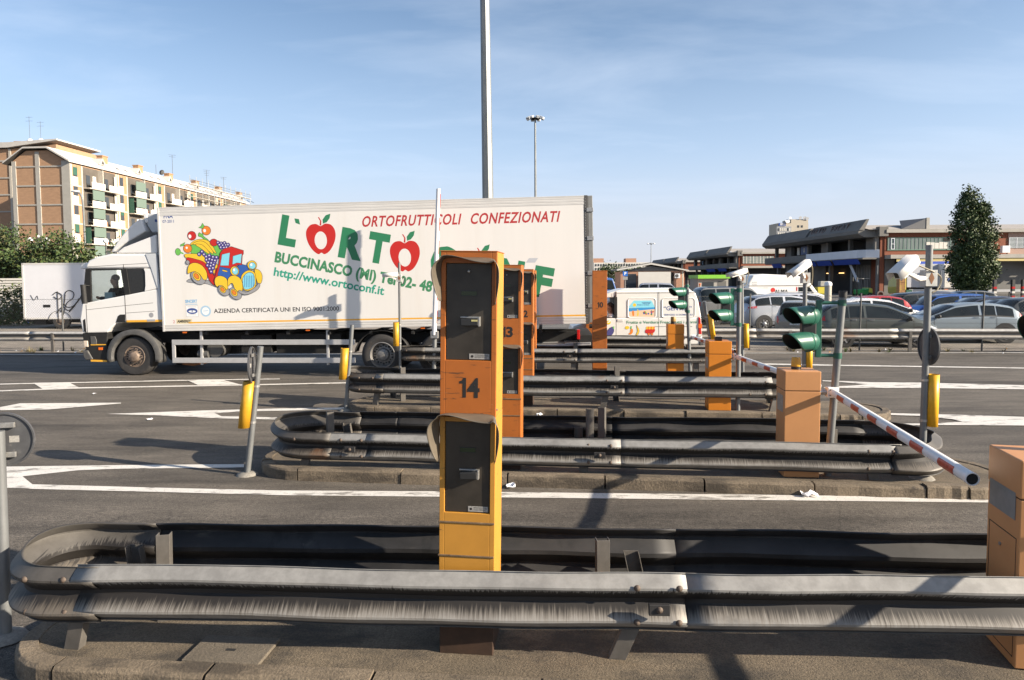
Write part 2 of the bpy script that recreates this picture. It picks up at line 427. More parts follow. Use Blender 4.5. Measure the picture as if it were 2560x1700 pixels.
# ------------------------------------------------------------------ metals and paints used on the islands
def galv_mat(name, base, soot, seed, streak=1.0):
    """zinc with black traffic film and painted shade: z bands in object space broken by vertical run-off streaks"""
    m = bpy.data.materials.new(name); m.use_nodes = True
    t = m.node_tree; t.nodes.clear()
    out = N(t, 'ShaderNodeOutputMaterial'); p = N(t, 'ShaderNodeBsdfPrincipled'); t.links.new(p.outputs[0], out.inputs[0])
    p.inputs['Roughness'].default_value = 0.55; p.inputs['Metallic'].default_value = 0.15
    tcn = N(t, 'ShaderNodeTexCoord')
    def nz(s, st, d=6, ro=0.6):
        q = N(t, 'ShaderNodeMapping'); q.inputs['Scale'].default_value = st; q.inputs['Location'].default_value = (seed, seed * 2, 0)
        t.links.new(tcn.outputs['Object'], q.inputs[0])
        n = N(t, 'ShaderNodeTexNoise'); n.inputs['Scale'].default_value = s; n.inputs['Detail'].default_value = d; n.inputs['Roughness'].default_value = ro
        t.links.new(q.outputs[0], n.inputs['Vector']); return n.outputs['Fac']
    def rng(f, a, b, c, d):
        q = N(t, 'ShaderNodeMapRange'); q.interpolation_type = 'SMOOTHSTEP'
        for k, v in zip(('From Min', 'From Max', 'To Min', 'To Max'), (a, b, c, d)): q.inputs[k].default_value = v
        t.links.new(f, q.inputs['Value']); return q.outputs[0]
    def op(o, a, b):
        q = N(t, 'ShaderNodeMath', op=o)
        t.links.new(a, q.inputs[0])
        if isinstance(b, float): q.inputs[1].default_value = b
        else: t.links.new(b, q.inputs[1])
        return q.outputs[0]
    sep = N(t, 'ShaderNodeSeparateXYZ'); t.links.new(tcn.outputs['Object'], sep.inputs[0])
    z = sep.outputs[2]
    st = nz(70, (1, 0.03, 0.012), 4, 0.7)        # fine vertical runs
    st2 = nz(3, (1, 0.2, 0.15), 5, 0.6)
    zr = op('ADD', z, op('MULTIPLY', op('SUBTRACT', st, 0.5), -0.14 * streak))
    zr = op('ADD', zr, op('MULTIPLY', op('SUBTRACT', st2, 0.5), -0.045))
    b1 = op('MULTIPLY', rng(zr, -0.088, -0.03, 0, 1), rng(zr, 0.062, 0.072, 1, 0))   # valley soot plus painted shade under the top lobe, runs below
    b2 = rng(z, -0.128, -0.148, 0, 1)  # shade painted along the down-turned bottom edge
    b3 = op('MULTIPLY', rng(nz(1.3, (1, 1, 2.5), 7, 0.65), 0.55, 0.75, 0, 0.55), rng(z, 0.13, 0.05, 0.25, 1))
    dirt = op('MULTIPLY', op('MAXIMUM', op('MAXIMUM', b1, op('MULTIPLY', b2, 0.8)), b3), soot)  # traffic film and painted shade share this mask
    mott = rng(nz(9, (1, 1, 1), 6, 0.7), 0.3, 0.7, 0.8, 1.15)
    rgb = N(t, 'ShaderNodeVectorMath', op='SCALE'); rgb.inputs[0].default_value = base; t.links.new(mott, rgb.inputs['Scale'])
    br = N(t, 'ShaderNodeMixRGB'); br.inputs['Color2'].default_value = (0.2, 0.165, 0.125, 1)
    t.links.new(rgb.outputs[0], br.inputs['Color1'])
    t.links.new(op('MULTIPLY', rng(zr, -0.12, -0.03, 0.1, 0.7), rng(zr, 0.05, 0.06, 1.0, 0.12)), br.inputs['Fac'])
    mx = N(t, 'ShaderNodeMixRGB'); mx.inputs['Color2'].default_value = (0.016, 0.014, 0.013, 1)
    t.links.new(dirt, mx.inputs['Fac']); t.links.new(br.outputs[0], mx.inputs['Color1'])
    rs = N(t, 'ShaderNodeMixRGB'); rs.inputs['Color2'].default_value = (0.2, 0.085, 0.03, 1)
    t.links.new(rng(nz(1.1, (1, 1, 1.4), 4, 0.5), 0.66, 0.76, 0, 0.6), rs.inputs['Fac']); t.links.new(mx.outputs[0], rs.inputs['Color1'])
    t.links.new(rs.outputs[0], p.inputs['Base Color'])
    return m
GALVN = [galv_mat('zinc_soot_and_shade_nose', (0.065, 0.061, 0.056), 0.98, 21.0 + i * 5.1, 1.3) for i in range(2)]
GALV = [galv_mat('zinc_soot_and_shade', (0.235, 0.232, 0.222), 0.98, i * 3.7, 1.0) for i in range(3)]
M_GALVIN = mat('zinc_soot_shade_inside', (0.022, 0.021, 0.021), 0.6, 0.1, var=0.5, vscale=5, vstretch=(0.6, 1, 1.5),  # back beams: soot, with the shade inside the ring painted in
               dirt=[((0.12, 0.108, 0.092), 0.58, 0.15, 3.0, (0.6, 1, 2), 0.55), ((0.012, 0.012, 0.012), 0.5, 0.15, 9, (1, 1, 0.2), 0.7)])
M_POSTG = mat('zinc_post', (0.11, 0.1, 0.088), 0.6, 0.2, var=0.3, vscale=9, dirt=[((0.05, 0.042, 0.035), 0.5, 0.2, 6, (1, 1, 0.5), 0.8), ((0.2, 0.08, 0.03), 0.6, 0.1, 9, (1, 1, 1), 0.7)])
M_POLE = mat('zinc_pole', (0.165, 0.17, 0.17), 0.5, 0.35, var=0.2, vscale=12, vstretch=(1, 1, 0.3), dirt=[((0.1, 0.09, 0.08), 0.6, 0.2, 8, (1, 1, 0.3), 0.6)])
M_BOLT = mat('rusty_bolt', (0.1, 0.075, 0.058), 0.7, 0.3, var=0.4, vscale=40)
M_HOLE = mat('dark_hole', (0.01, 0.01, 0.01), 0.9)
M_RUSTY = mat('rusty_steel', (0.2, 0.09, 0.04), 0.8, 0.1, var=0.4, vscale=12, dirt=[((0.35, 0.3, 0.25), 0.58, 0.1, 8, (1, 1, 1), 0.7)])

PROF = [(.157, .021), (.153, .012), (.147, .015), (.103, .074), (.095, .081), (.084, .081), (.076, .074), (.021, .009), (.012, .002),
        (-.012, .002), (-.021, .009), (-.076, .074), (-.084, .081), (-.095, .081), (-.103, .074), (-.147, .015), (-.153, .012), (-.157, .021)]
def sweep_rail(path, seed=0, jit=0.006, droop=None):
    """path: (x, y, nx, ny); the valley of the beam runs on the path, lobes bulge along the normal"""
    rnd = random.Random(seed)
    ph = [rnd.uniform(0, 6.28) for _ in range(8)]
    mb = MB(); rows = []
    s = 0; last = None
    for i, (x, y, nx, ny) in enumerate(path):
        s = x * 1.0 + y * 1.4
        on = jit * (math.sin(s * 1.9 + ph[0]) + 0.6 * math.sin(s * 4.7 + ph[1]))
        oz = jit * 0.8 * (math.sin(s * 1.1 + ph[2]) + 0.5 * math.sin(s * 3.1 + ph[3]))
        row = []
        for z, d in PROF:
            dd = d - .081 + on + jit * 0.8 * math.sin(s * 6 + z * 18 + ph[4])
            dz = oz
            if droop:
                e, ez = droop(i / (len(path) - 1), z)
                dd += e; dz += ez
            row.append((x + nx * dd, y + ny * dd, z + dz))
        rows.append(row)
    mb.grid(rows)
    return mb
def straight(x0, x1, y, ny, n=24):
    return [(x0 + (x1 - x0) * i / n, y, 0, ny) for i in range(n + 1)]
def nose(xc, yc, r, a0, a1, n=18, sx=1.0):
    out = []
    for i in range(n + 1):
        a = a0 + (a1 - a0) * i / n
        out.append((xc + r * math.cos(a) * sx, yc + r * math.sin(a), math.cos(a), math.sin(a)))
    return out
def bolt_mesh():
    mb = MB(); mb.lathe([(0.0, 0.013), (0.011, 0.011), (0.018, 0.005), (0.020, 0.0)][::-1], 10, Matrix.Rotation(PI / 2, 4, 'X'))
    return mb
def post_mesh(h, slant=0.0, w=0.1, d=0.06):
    """C section leg"""
    mb = MB()
    for z0, z1 in ((0, h),):
        for (x0, x1, y0, y1) in ((-w / 2, w / 2, 0, .006), (-w / 2, -w / 2 + .006, .006, d), (w / 2 - .006, w / 2, .006, d)):
            vs = []
            for z in (z0, z1):
                k = (z / h - 1) * slant
                vs += [(x0 + k, y0, z), (x1 + k, y0, z), (x1 + k, y1, z), (x0 + k, y1, z)]
            mb.add(vs, [(0, 3, 2, 1), (4, 5, 6, 7), (0, 1, 5, 4), (1, 2, 6, 5), (2, 3, 7, 6), (3, 0, 4, 7)])
    return mb

def island(yi, ang, W, zt, xl, xr, joints, seed, label, rail_label, zback=0.0, kx=None, posts=(), plates=(), right_nose=True, left_droop=None, right_droop=None, stone=1.05, hs=1.0, z0=0.0, rail_ang=None, rail_y=None):
    """a raised lane divider (structure + kerb stones) and the guard rail that rings it"""
    root = bpy.data.objects.new('traffic_island', None); COL.objects.link(root)
    root.location = (0, yi, z0); root.rotation_euler = (0, 0, ang); kind(root, 'structure', label)
    k0, k1 = kx
    yb0, yb1 = -0.13, W + 0.13
    rk = (yb1 - yb0) / 2; yc = (yb0 + yb1) / 2
    # slab
    inner = []
    for i in range(13):
        a = -PI / 2 - PI * i / 12
        inner.append((k0 + rk + (rk - .12) * math.cos(a), yc + (rk - .12) * math.sin(a)))
    for i in range(13):
        a = PI / 2 - PI * i / 12
        inner.append((k1 - rk + (rk - .12) * math.cos(a), yc + (rk - .12) * math.sin(a)))
    mb = MB(); mb.prismz(inner[::-1], -0.01, 0.118); mb.build('island_top', M_SLAB, root)
    rnd = random.Random(seed)
    # kerb stones: straight runs front and back, arcs at the ends
    def stone_block(pin, pout, h):
        mb = MB(); n = len(pin); e = 0.012
        rows = []
        for k in range(n):
            a, b = Vector((*pin[k], 0)), Vector((*pout[k], 0)); d = (b - a).normalized()
            rows.append([(a.x, a.y, -.01), (a.x, a.y, h), (b.x - d.x * .02, b.y - d.y * .02, h + rnd.uniform(-.003, .003)), (b.x, b.y, h - .02), (b.x + d.x * .006, b.y + d.y * .006, -.01)])
        mb.grid(rows)
        mb.poly(rows[0]); mb.poly(rows[-1][::-1])
        return mb
    for sgn, y in ((-1, yb0), (1, yb1)):
        x = k0 + rk
        while x < k1 - rk - 0.05:
            x2 = min(x + stone * rnd.uniform(.85, 1.15), k1 - rk)
            if k1 - rk - x2 < 0.25: x2 = k1 - rk
            h = 0.128 + rnd.uniform(-.012, .008); g = rnd.uniform(.004, .012)
            yo = y + rnd.uniform(-.012, .012)
            n = 5
            xs = [x + g + (x2 - x - 2 * g) * i / n for i in range(n + 1)]
            mb = stone_block([(q, y - sgn * .12) for q in xs], [(q, yo + rnd.uniform(-.013, .013)) for q in xs], h)
            mb.build('kerb_stone', M_KERB, root, bevel=0.004)
            x = x2
    for xc, a0, a1 in ((k0 + rk, -PI / 2, -3 * PI / 2), (k1 - rk, PI / 2, -PI / 2)):
        for j in range(3):
            b0 = a0 + (a1 - a0) * j / 3; b1 = a0 + (a1 - a0) * (j + 1) / 3
            g = 0.012 * (1 if a1 > a0 else -1)
            As = [b0 + g + (b1 - b0 - 2 * g) * i / 5 for i in range(6)]
            h = 0.128 + rnd.uniform(-.008, .006)
            mb = stone_block([(xc + (rk - .12) * math.cos(a), yc + (rk - .12) * math.sin(a)) for a in As],
                             [(xc + rk * math.cos(a), yc + rk * math.sin(a)) for a in As], h)
            mb.build('kerb_stone', M_KERB, root, bevel=0.004)
    # guard rail
    zc = zt - 0.157 * hs
    gr = thing('guard_rail', rail_label, 'guard rail', (0, yi if rail_y is None else rail_y, 0), ang if rail_ang is None else rail_ang, 'guard rails round the traffic islands')
    r = W / 2
    xs = [xl + r + .25] + list(joints) + [xr - (r + .1 if right_nose else 0)]
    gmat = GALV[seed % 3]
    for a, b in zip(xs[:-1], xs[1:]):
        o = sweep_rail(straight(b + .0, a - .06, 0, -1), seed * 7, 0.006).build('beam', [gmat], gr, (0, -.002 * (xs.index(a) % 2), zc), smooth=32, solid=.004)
        o.scale = (1, 1, hs)
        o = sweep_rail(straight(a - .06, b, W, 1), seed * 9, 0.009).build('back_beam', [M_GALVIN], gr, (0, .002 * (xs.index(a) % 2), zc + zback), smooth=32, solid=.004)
        o.scale = (1, 1, hs)
    pa = straight(xl + r + .32, xl + r, 0, -1, 4)[:-1] + nose(xl + r, r, r, -PI / 2, -3 * PI / 2, 22) + straight(xl + r, xl + r + .32, W, 1, 4)[1:]
    def ld(t, z):
        e, ez = (left_droop(t, z) if left_droop else (0, 0))
        return e, ez + zback * min(1, max(0, (t - .3) / .5))
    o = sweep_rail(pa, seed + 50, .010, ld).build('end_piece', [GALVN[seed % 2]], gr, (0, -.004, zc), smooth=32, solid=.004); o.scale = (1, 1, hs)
    if right_nose:
        pa = straight(xr - r - .2, xr - r, W, 1, 4)[:-1] + nose(xr - r, r, r, PI / 2, -PI / 2, 22) + straight(xr - r, xr - r - .2, 0, -1, 4)[1:]
        def rd(t, z):
            e, ez = (right_droop(t, z) if right_droop else (0, 0))
            return e, ez + zback * min(1, max(0, (.7 - t) / .5))
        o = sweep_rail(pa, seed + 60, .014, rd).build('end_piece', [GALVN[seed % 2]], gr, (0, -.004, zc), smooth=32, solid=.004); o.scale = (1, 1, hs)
    # joint seams, bolts
    proto = None
    for jx in list(joints) + [xl + r + .25] + ([xr - r - .1] if right_nose else []):
        for bx in (-.35, -.11):
            for bz, rr in ((.095 * hs, 0), (-.09 * hs, 1)):
                m_ = M_BOLT
                if proto is None:
                    proto = bolt_mesh().build('bolt', m_, gr, (jx + bx, -.001, zc + bz), smooth=60)
                else:
                    inst(proto, 'bolt', gr, (jx + bx, -.001, zc + bz))
    for jx in joints:
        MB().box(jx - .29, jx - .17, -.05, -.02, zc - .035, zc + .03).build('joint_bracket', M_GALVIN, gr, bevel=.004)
        inst(proto, 'bolt', gr, (jx - .23, -.05, zc))
    for px_, slant in posts:
        post_mesh(zc - 0.02 - z0, slant).build('post', M_POSTG, gr, (px_, .09, 0.1 + z0), rot=(0, 0, rnd.uniform(-.2, .2)), bevel=.002)
        post_mesh(zc - 0.02 - z0, slant * .5).build('post', M_POSTG, gr, (px_ + rnd.uniform(-.1, .1), W - .13, 0.1 + z0), rot=(0, 0, PI), bevel=.002)
    for px_, py_, top, rz in plates:
        post_mesh(top - z0 * .6, 0.0, .085, .07).build('spacer', M_POSTG, gr, (px_, py_, 0.1 + z0), rot=(R(rnd.uniform(-3, 3)), 0, rz), bevel=.002)
    return root, gr

A1, A2 = R(-4.2), R(-6.56)
GAP = dict(i1=0.74, i2=1.12, i3=0.98, i4=0.62)
def flare(amt, up):
    def f(t, z):
        b = math.exp(-((t - .62) / .16) ** 2)
        return amt * b * (0.5 + z * 5), up * b * (0.3 if z < 0 else 1)
    return f
island(3.77, R(-4.8), GAP['i1'], .545, -3.2, 5.2, [1.06], 1, 'nearest concrete island, along the bottom of the photo',
       'nearest sooty W-beam guard rail, running across the bottom of the photo', kx=(-3.2, 5.4), zback=.03, hs=1.09, z0=-.125, rail_ang=R(-2.6), rail_y=3.86,
       posts=((-2.62, .12), (.8, .2)), plates=((-2.35, .46, .52, .25), (.56, .46, .52, .1)), right_nose=False,
       left_droop=lambda t, z: (0.0, .05 * math.exp(-((t - .6) / .22) ** 2)))
island(7.445, A2, GAP['i2'], .505, -2.98, 4.74, [-1.62, 1.18], 2, 'second concrete island, under the machine numbered 13',
       'guard rail round the second island, dented at its left nose', kx=(-3.12, 5.35), zback=.05,
       posts=((-2.35, .1), (.78, 0), (3.75, -.08)), plates=((-2.3, .55, .55, .6), (.85, .85, .58, .2), (.98, .85, .6, -.3), (3.62, .7, .42, .2)),
       left_droop=flare(.1, .03), right_droop=flare(-.08, .05))
island(11.24, A2, GAP['i3'], .665, -3.02, 4.75, [1.9], 3, 'third concrete island, under the machine numbered 12',
       'guard rail of the third island, its left nose bent open', kx=(-2.95, 6.1), zback=-.02,
       posts=((-2.3, .1), (1.6, .12), (4.3, .12)), plates=((-2.0, .5, .62, .5), (1.75, .85, .62, .2)),
       left_droop=flare(.16, .04), hs=1.07)
island(15.10, A2, GAP['i4'], .725, -2.62, 4.85, [1.5], 4, 'fourth concrete island, under the column numbered 10',
       'fourth guard rail, just in front of the truck rear and the orange column numbered 10', kx=(-2.7, 6.3),
       posts=((-1.6, 0), (1.35, 0), (4.0, 0)), plates=((1.4, .4, .72, .2),), left_droop=flare(.05, .0))
island(19.58, A2, 0.5, .63, 1.2, 4.9, [], 5, 'far concrete island, in front of the small white van',
       'far guard rail in front of the small white van with fruit pictures', kx=(1.1, 5.6), posts=((2.2, 0), (4.2, 0)))

# loose cover slab on the nearest island, litter
mc = thing('manhole_cover', 'square concrete cover slab lying under the nearest guard rail', 'manhole cover', (-1.72, 4.03, -.006), R(-6))
mb = MB(); mb.box(-.24, .24, -.13, .16, 0, .022); mb.build('plate', mat('cover_concrete', (.115, .095, .07), .9, var=.2, vscale=8, speck=(90, .3), bump=(.6, 60)), mc, bevel=.006)
mb = MB(); mb.box(-.03, .03, -.012, .012, .0205, .0235); mb.build('lifting_slot', M_HOLE, mc)
M_PAPER = mat('paper', (.7, .7, .72), .8)
rl = random.Random(12)
for i, (x, y, z, lb, sc) in enumerate(((3.05, 6.93, .0, 'crumpled white paper against the kerb of the second island', .07), (-.02, 7.27, .0, 'small crumpled wrapper on the road beside the nearest machine', .05), (-5.9, 11.0, .0, 'white scrap of paper on the road at left', .035), (.42, 10.6, .118, 'flat white scrap on the third island', .045), (-8.4, 13.6, 0, 'tiny white scrap by the lorry lane markings', .03))):
    mb = MB(); rows = []
    for a in range(4): rows.append([(sc * (a - 1.5) * .7 + rl.uniform(-.2, .2) * sc, sc * (b - 1.5) * .6 + rl.uniform(-.2, .2) * sc, .006 + rl.uniform(0, sc * 1.0)) for b in range(4)])
    mb.grid(rows); tag(mb.build('paper_scrap', M_PAPER, None, (x, y, z), solid=.001), lb, 'litter')
# ------------------------------------------------------------------ toll machines
SCR = [((0.09, 0.04, 0.015), 0.6, 0.04, 5, (1, 1, 9), 0.85), ((0.5, 0.32, 0.18), 0.66, 0.03, 9, (1, 1, 7), 0.5), ((0.28, 0.1, 0.03), 0.55, 0.25, 4, (1, 1, 1), 0.45), ((0.05, 0.03, 0.02), 0.7, 0.03, 30, (1, 1, 2.5), 0.7)]
M_ORANGE = mat('orange_paint', (0.37, 0.105, 0.014), 0.5, var=0.12, vscale=6, dirt=SCR)
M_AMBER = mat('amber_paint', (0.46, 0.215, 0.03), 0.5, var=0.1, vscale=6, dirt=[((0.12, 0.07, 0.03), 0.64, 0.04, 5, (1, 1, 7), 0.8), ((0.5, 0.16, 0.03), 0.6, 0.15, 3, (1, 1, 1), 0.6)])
M_PLINTH = mat('rusty_shaded_plinth', (0.04, 0.019, 0.009), 0.8, var=0.4, vscale=9, dirt=[((0.3, 0.27, 0.22), 0.62, 0.06, 9, (1, 1, 1), 0.7)])  # rust brown, deepened to paint the rail's shadow on the machine foot
M_FACE = mat('dark_faceplate', (0.05, 0.042, 0.033), 0.42, 0.35, var=0.45, vscale=4, dirt=[((0.12, 0.105, 0.085), 0.58, 0.2, 5, (1, 1, 1), 0.6), ((0.15, 0.13, 0.1), 0.7, 0.03, 20, (1, 1, 1), 0.6)])
M_FACEF = mat('faceplate_frame', (0.09, 0.075, 0.06), 0.5, 0.4, var=0.3, vscale=10)
M_HOOD = mat('weathered_hood', (0.12, 0.1, 0.075), 0.42, 0.1, var=0.25, vscale=7, dirt=[((0.08, 0.065, 0.05), 0.52, 0.2, 5, (1, 1, 1), 0.7)])
M_BLACK = mat('black_plastic', (0.02, 0.02, 0.02), 0.45, var=0.3, vscale=20)
M_GLASSG = mat('green_display', (0.03, 0.045, 0.02), 0.15)
M_STEEL = mat('worn_steel', (0.4, 0.39, 0.37), 0.4, 0.7, var=0.3, vscale=30)
M_STICK = mat('grey_patch', (0.3, 0.29, 0.27), 0.5, var=0.3, vscale=80)
M_NUM = mat('black_numeral', (0.015, 0.013, 0.012), 0.6)
M_YELSTICK = mat('yellow_sticker', (0.5, 0.45, 0.2), 0.5, var=0.2, vscale=60)

def hood_mesh(w, zt, zl, zr, out, seed):
    """bent sheet: arch left-over-right; wavy lip"""
    rnd = random.Random(seed)
    ctrl = [(-w, zl), (-w - .002, (zl + zt) / 2), (-w, zt - .035), (-w + .03, zt), (0, zt + .004), (w - .03, zt), (w, zt - .035), (w + .002, (zr + zt) / 2), (w, zr)]
    arc = spline(ctrl, 5, False)
    rows = []
    n = len(arc)
    p1, p2 = rnd.uniform(-.3, .3), rnd.uniform(.8, 1.2)
    for j in range(7):
        t = j / 6
        row = []
        for i, (x, z) in enumerate(arc):
            s = i / (n - 1)
            # outward flare at the flanks, sag of the lip on top
            side = 1 if s < .3 else (-1 if s > .7 else 0)
            b = math.sin(min(1, s / .32) * PI) if s < .32 else (math.sin(min(1, (1 - s) / .32) * PI) if s > .68 else 0)
            x2 = x - side * b * .032 * t * p2 * (1.25 if s < .5 else .8)
            z2 = z
            if .3 <= s <= .7:
                q = (s - .3) / .4
                z2 += t * (.022 * math.sin(q * 2 * PI * .95 + p1) - .03 * math.sin(q * PI) + .012)
            o = out * (.55 + .45 * min(1, min(s, 1 - s) / .16)) * t
            row.append((x2, -o - .002, z2))
        rows.append(row)
    mb = MB(); mb.grid(rows); return mb

def numeral(parent, num, cap, x, z, lift=.0012):
    w1, wd, gap = .34 * cap, .62 * cap, .07 * cap
    tot = sum(w1 if ch == '1' else wd for ch in num) + gap * (len(num) - 1)
    cx = x - tot / 2
    for ch in num:
        if ch == '1':
            mb = MB(); c = cap
            mb.poly([(cx + u * c, -lift, z + v * c) for u, v in ((.17, -.5), (.34, -.5), (.34, .5), (.2, .5), (.17, .4), (.1, .345), (0, .325), (0, .205), (.17, .205))])
            mb.build('numeral', M_NUM, parent); cx += w1 + gap
        else:
            o = text('numeral', ch, cap / .72, M_NUM, parent, (cx + wd / 2, -lift, z), bold=.03 * cap / .72, ext=.0003)
            q = [v.co.x for v in o.data.vertices]; p = [v.co.y for v in o.data.vertices]
            o.scale = (wd / (max(q) - min(q)), cap / (max(p) - min(p)), 1)
            o.location = (cx + wd / 2 - (max(q) + min(q)) / 2 * o.scale[0], -lift, z - (max(p) + min(p)) / 2 * o.scale[1]); cx += wd + gap
def machine(num, x, y, rz, base_z, H, W, label, seed, tilt=0.0, lower=True, plain=False, numz=1.537, fs=.145, body=None):
    t = thing('toll_machine', label, 'toll machine', (x, y, base_z), rz, 'orange toll machines standing one behind another')
    t.rotation_euler = (0, tilt, rz)
    D = .31; h = W / 2
    k = H / 2.27
    body = body or M_ORANGE
    if plain:
        mb = MB(); mb.box(-h, h, 0, D, .0, H)
        mb.build('cabinet', body, t, bevel=.006)
        numeral(t, num, .125, .01, numz)
        mb = MB(); mb.box(-h - .004, h + .004, -.004, D + .004, H + .0005, H + .012); mb.build('roof_cap', M_ORANGE, t, bevel=.003)
        return t
    up0, up1 = 1.685 * k, 2.21 * k
    lo0, lo1 = .846 * k, 1.35 * k
    zs = 1.378 * k
    pw = h - .03
    mb = MB(); mb.box(-h, h, .024, D, zs, H); mb.build('upper_cabinet', M_AMBER if num == '14' else body, t, bevel=.004)  # amber on the upper part puts the flank's sunlit brightness into colour
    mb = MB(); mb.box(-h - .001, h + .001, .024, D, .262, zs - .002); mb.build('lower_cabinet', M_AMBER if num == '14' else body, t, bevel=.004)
    def frame(z0, z1, a, b, m, nm):
        mb = MB()
        mb.box(-h, -pw, 0, .024, z0, z1); mb.box(pw, h, 0, .024, z0, z1)
        mb.box(-pw, pw, 0, .024, b, z1); mb.box(-pw, pw, 0, .024, z0, a)
        mb.build(nm, m, t, bevel=.0025)
    frame(zs + .001, H, up0, up1, body, 'upper_front_frame')
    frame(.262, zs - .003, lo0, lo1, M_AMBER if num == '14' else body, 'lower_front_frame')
    mb = MB(); mb.box(-h - .003, h + .003, -.003, D + .003, H, H + .006); mb.build('roof_cap', body, t, bevel=.002)
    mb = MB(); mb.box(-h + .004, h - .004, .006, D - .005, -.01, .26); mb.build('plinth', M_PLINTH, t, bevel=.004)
    for zz in (.787 * k, .6 * k):
        mb = MB(); mb.box(-h - .003, h + .002, -.005, .02, zz, zz + .012)
        mb.build('ridge', mat('scraped_ridge', (0.13, 0.085, 0.045), 0.7, var=0.5, vscale=25), t, rot=(0, R(random.uniform(-.6, .6)), 0), bevel=.003)
    for (a, b, nm, rdz, dz) in ((up0, up1, 'upper_faceplate', .505, .17), (lo0, lo1, 'lower_faceplate', .42, .25)):
        mb = MB(); mb.box(-pw + .003, pw - .003, .012, .022, a + .003, b - .003)
        fp = mb.build(nm, M_FACE, t, bevel=.0015)
        hh = b - a; w_ = pw * 2
        zc = b - hh * .31
        mb = MB(); mb.box(-.045, .047, .0095, .0125, zc - .0125, zc + .0125); mb.build('display', M_GLASSG, fp)
        mb = MB(); mb.box(-.05, .052, .0095, .0122, zc - .016, zc - .0125); mb.box(-.05, .052, .0095, .0122, zc + .0125, zc + .016); mb.build('display_frame', M_BLACK, fp)
        # card reader box
        zr_ = b - hh * (.6 if a == up0 else .57)
        mb = MB(); mb.prism([(-.052, -.02), (.05, -.024), (.05, .02), (-.052, .02)], -.036, .012)
        rd = mb.build('card_reader', M_BLACK, fp, (.012, 0, zr_), rot=(0, R(-4), 0), bevel=.004)
        mb = MB(); mb.box(.05, .06, -.026, .012, zr_ - .026, zr_ + .03); mb.box(-.06, .05, .0, .012, zr_ + .0205, zr_ + .03); mb.build('reader_frame', M_STEEL, fp, (.012, 0, 0), bevel=.002)
        if a == up0:
            mb = MB(); mb.box(.012, .048, -.0375, -.036, zr_ + .004, zr_ + .014); mb.build('reader_sticker', M_YELSTICK, fp, (.012, 0, 0), rot=(0, 0, 0))
            mb = MB(); mb.lathe([(.0, .016), (.006, .0155), (.009, .012), (.0095, 0)][::-1], 14, Matrix.Translation((0, .012, b - hh * .085)) @ Matrix.Rotation(PI / 2, 4, 'X'))
            mb.build('lock', M_STEEL, fp, smooth=50)
        mb = MB(); mb.box(.005, pw - .012, .010, .0122, a + .008, a + .04); st = mb.build('maker_plate', M_STICK, fp)
        mb = MB(); mb.box(.038, pw - .02, .0098, .0102, a + .031, a + .034); mb.box(.038, pw - .016, .0098, .0102, a + .024, a + .026); mb.box(.038, pw - .026, .0098, .0102, a + .017, a + .019)
        mb.lathe([(.008, 0), (.008, .0004)], 12, Matrix.Translation((.022, .0101, a + .024)) @ Matrix.Rotation(PI / 2, 4, 'X'))
        mb.build('print', M_NUM, fp)
    hood_mesh(h - .006, 2.235 * k, 2.005 * k, 1.99 * k, .085, seed).build('upper_hood', M_HOOD, t, smooth=180, solid=.004)
    hood_mesh(h + .002, 1.392 * k, 1.14 * k, 1.14 * k, .11, seed + 5).build('lower_hood', M_HOOD, t, smooth=180, solid=.004)
    numeral(t, num, .118, .01, numz * k)
    mb = MB(); mb.cyl((h, .03, 1.545), (h + .008, .03, 1.545), .006, n=8); mb.build('side_screw', M_STEEL, t)
    mb = MB()
    for (sx, sz) in ((-.45, 1.46), (.42, 1.64)):
        mb.box(sx * W - .03, sx * W + .03, -.0008, 0, sz, sz + .004)
    return t
machine('14', -.292, 4.0, R(-6.5), -.06, 2.475, .334, 'nearest orange toll machine with black numeral 14, amber below', 3, R(1.0))
machine('13', -.075, 7.57, R(-6), .12, 2.29, .322, 'orange toll machine with numeral 13, just behind the nearest one', 11, R(.5))
machine('12', .185, 11.46, R(-6), .12, 2.30, .315, 'orange toll machine showing the figure 2, behind the one numbered 13', 19, R(.4))
machine('11', .375, 15.30, R(-6), .12, 2.33, .31, 'orange toll machine farthest back in the row, only its right edge showing', 27)
machine('10', 1.955, 15.18, R(-5), .12, 2.31, .322, 'plain orange column with a small black numeral 10', 5, R(0), plain=True, numz=1.56)
machine('9', 2.30, 19.72, R(-5), .1, 2.33, .31, 'plain orange column half hidden between the truck rear and column 10', 6, plain=True, numz=1.6)
M_CONC = mat('pale_concrete', (0.2, 0.185, 0.16), 0.9, var=0.25, vscale=9, speck=(60, 0.2))

# ------------------------------------------------------------------ barriers
M_SALMON = mat('faded_orange_paint', (0.5, 0.235, 0.09), 0.5, var=0.08, vscale=3, dirt=[((0.3, 0.13, 0.05), 0.6, 0.2, 3, (1, 1, 1), 0.4), ((0.08, 0.05, 0.03), 0.7, 0.04, 22, (1, 1, 1), 0.6)])
M_ORANGE2 = mat('bright_orange_paint', (0.56, 0.185, 0.012), 0.45, var=0.08, vscale=3, dirt=[((0.25, 0.09, 0.02), 0.6, 0.2, 3, (1, 1, 1), 0.5), ((0.08, 0.05, 0.03), 0.7, 0.04, 22, (1, 1, 1), 0.6)])
M_WHITEP = mat('white_boom_paint', (0.74, 0.72, 0.7), 0.35, var=0.06, vscale=6, dirt=[((0.35, 0.33, 0.3), 0.6, 0.2, 5, (1, 1, 1), 0.5)])
M_REDREFL = mat('red_reflector', (0.42, 0.045, 0.02), 0.4, var=0.3, vscale=25, dirt=[((0.6, 0.5, 0.45), 0.66, 0.03, 40, (1, 1, 1), 0.8)])
M_LAMPY = mat('amber_lamp', (0.75, 0.4, 0.02), 0.25, trans=0.35)
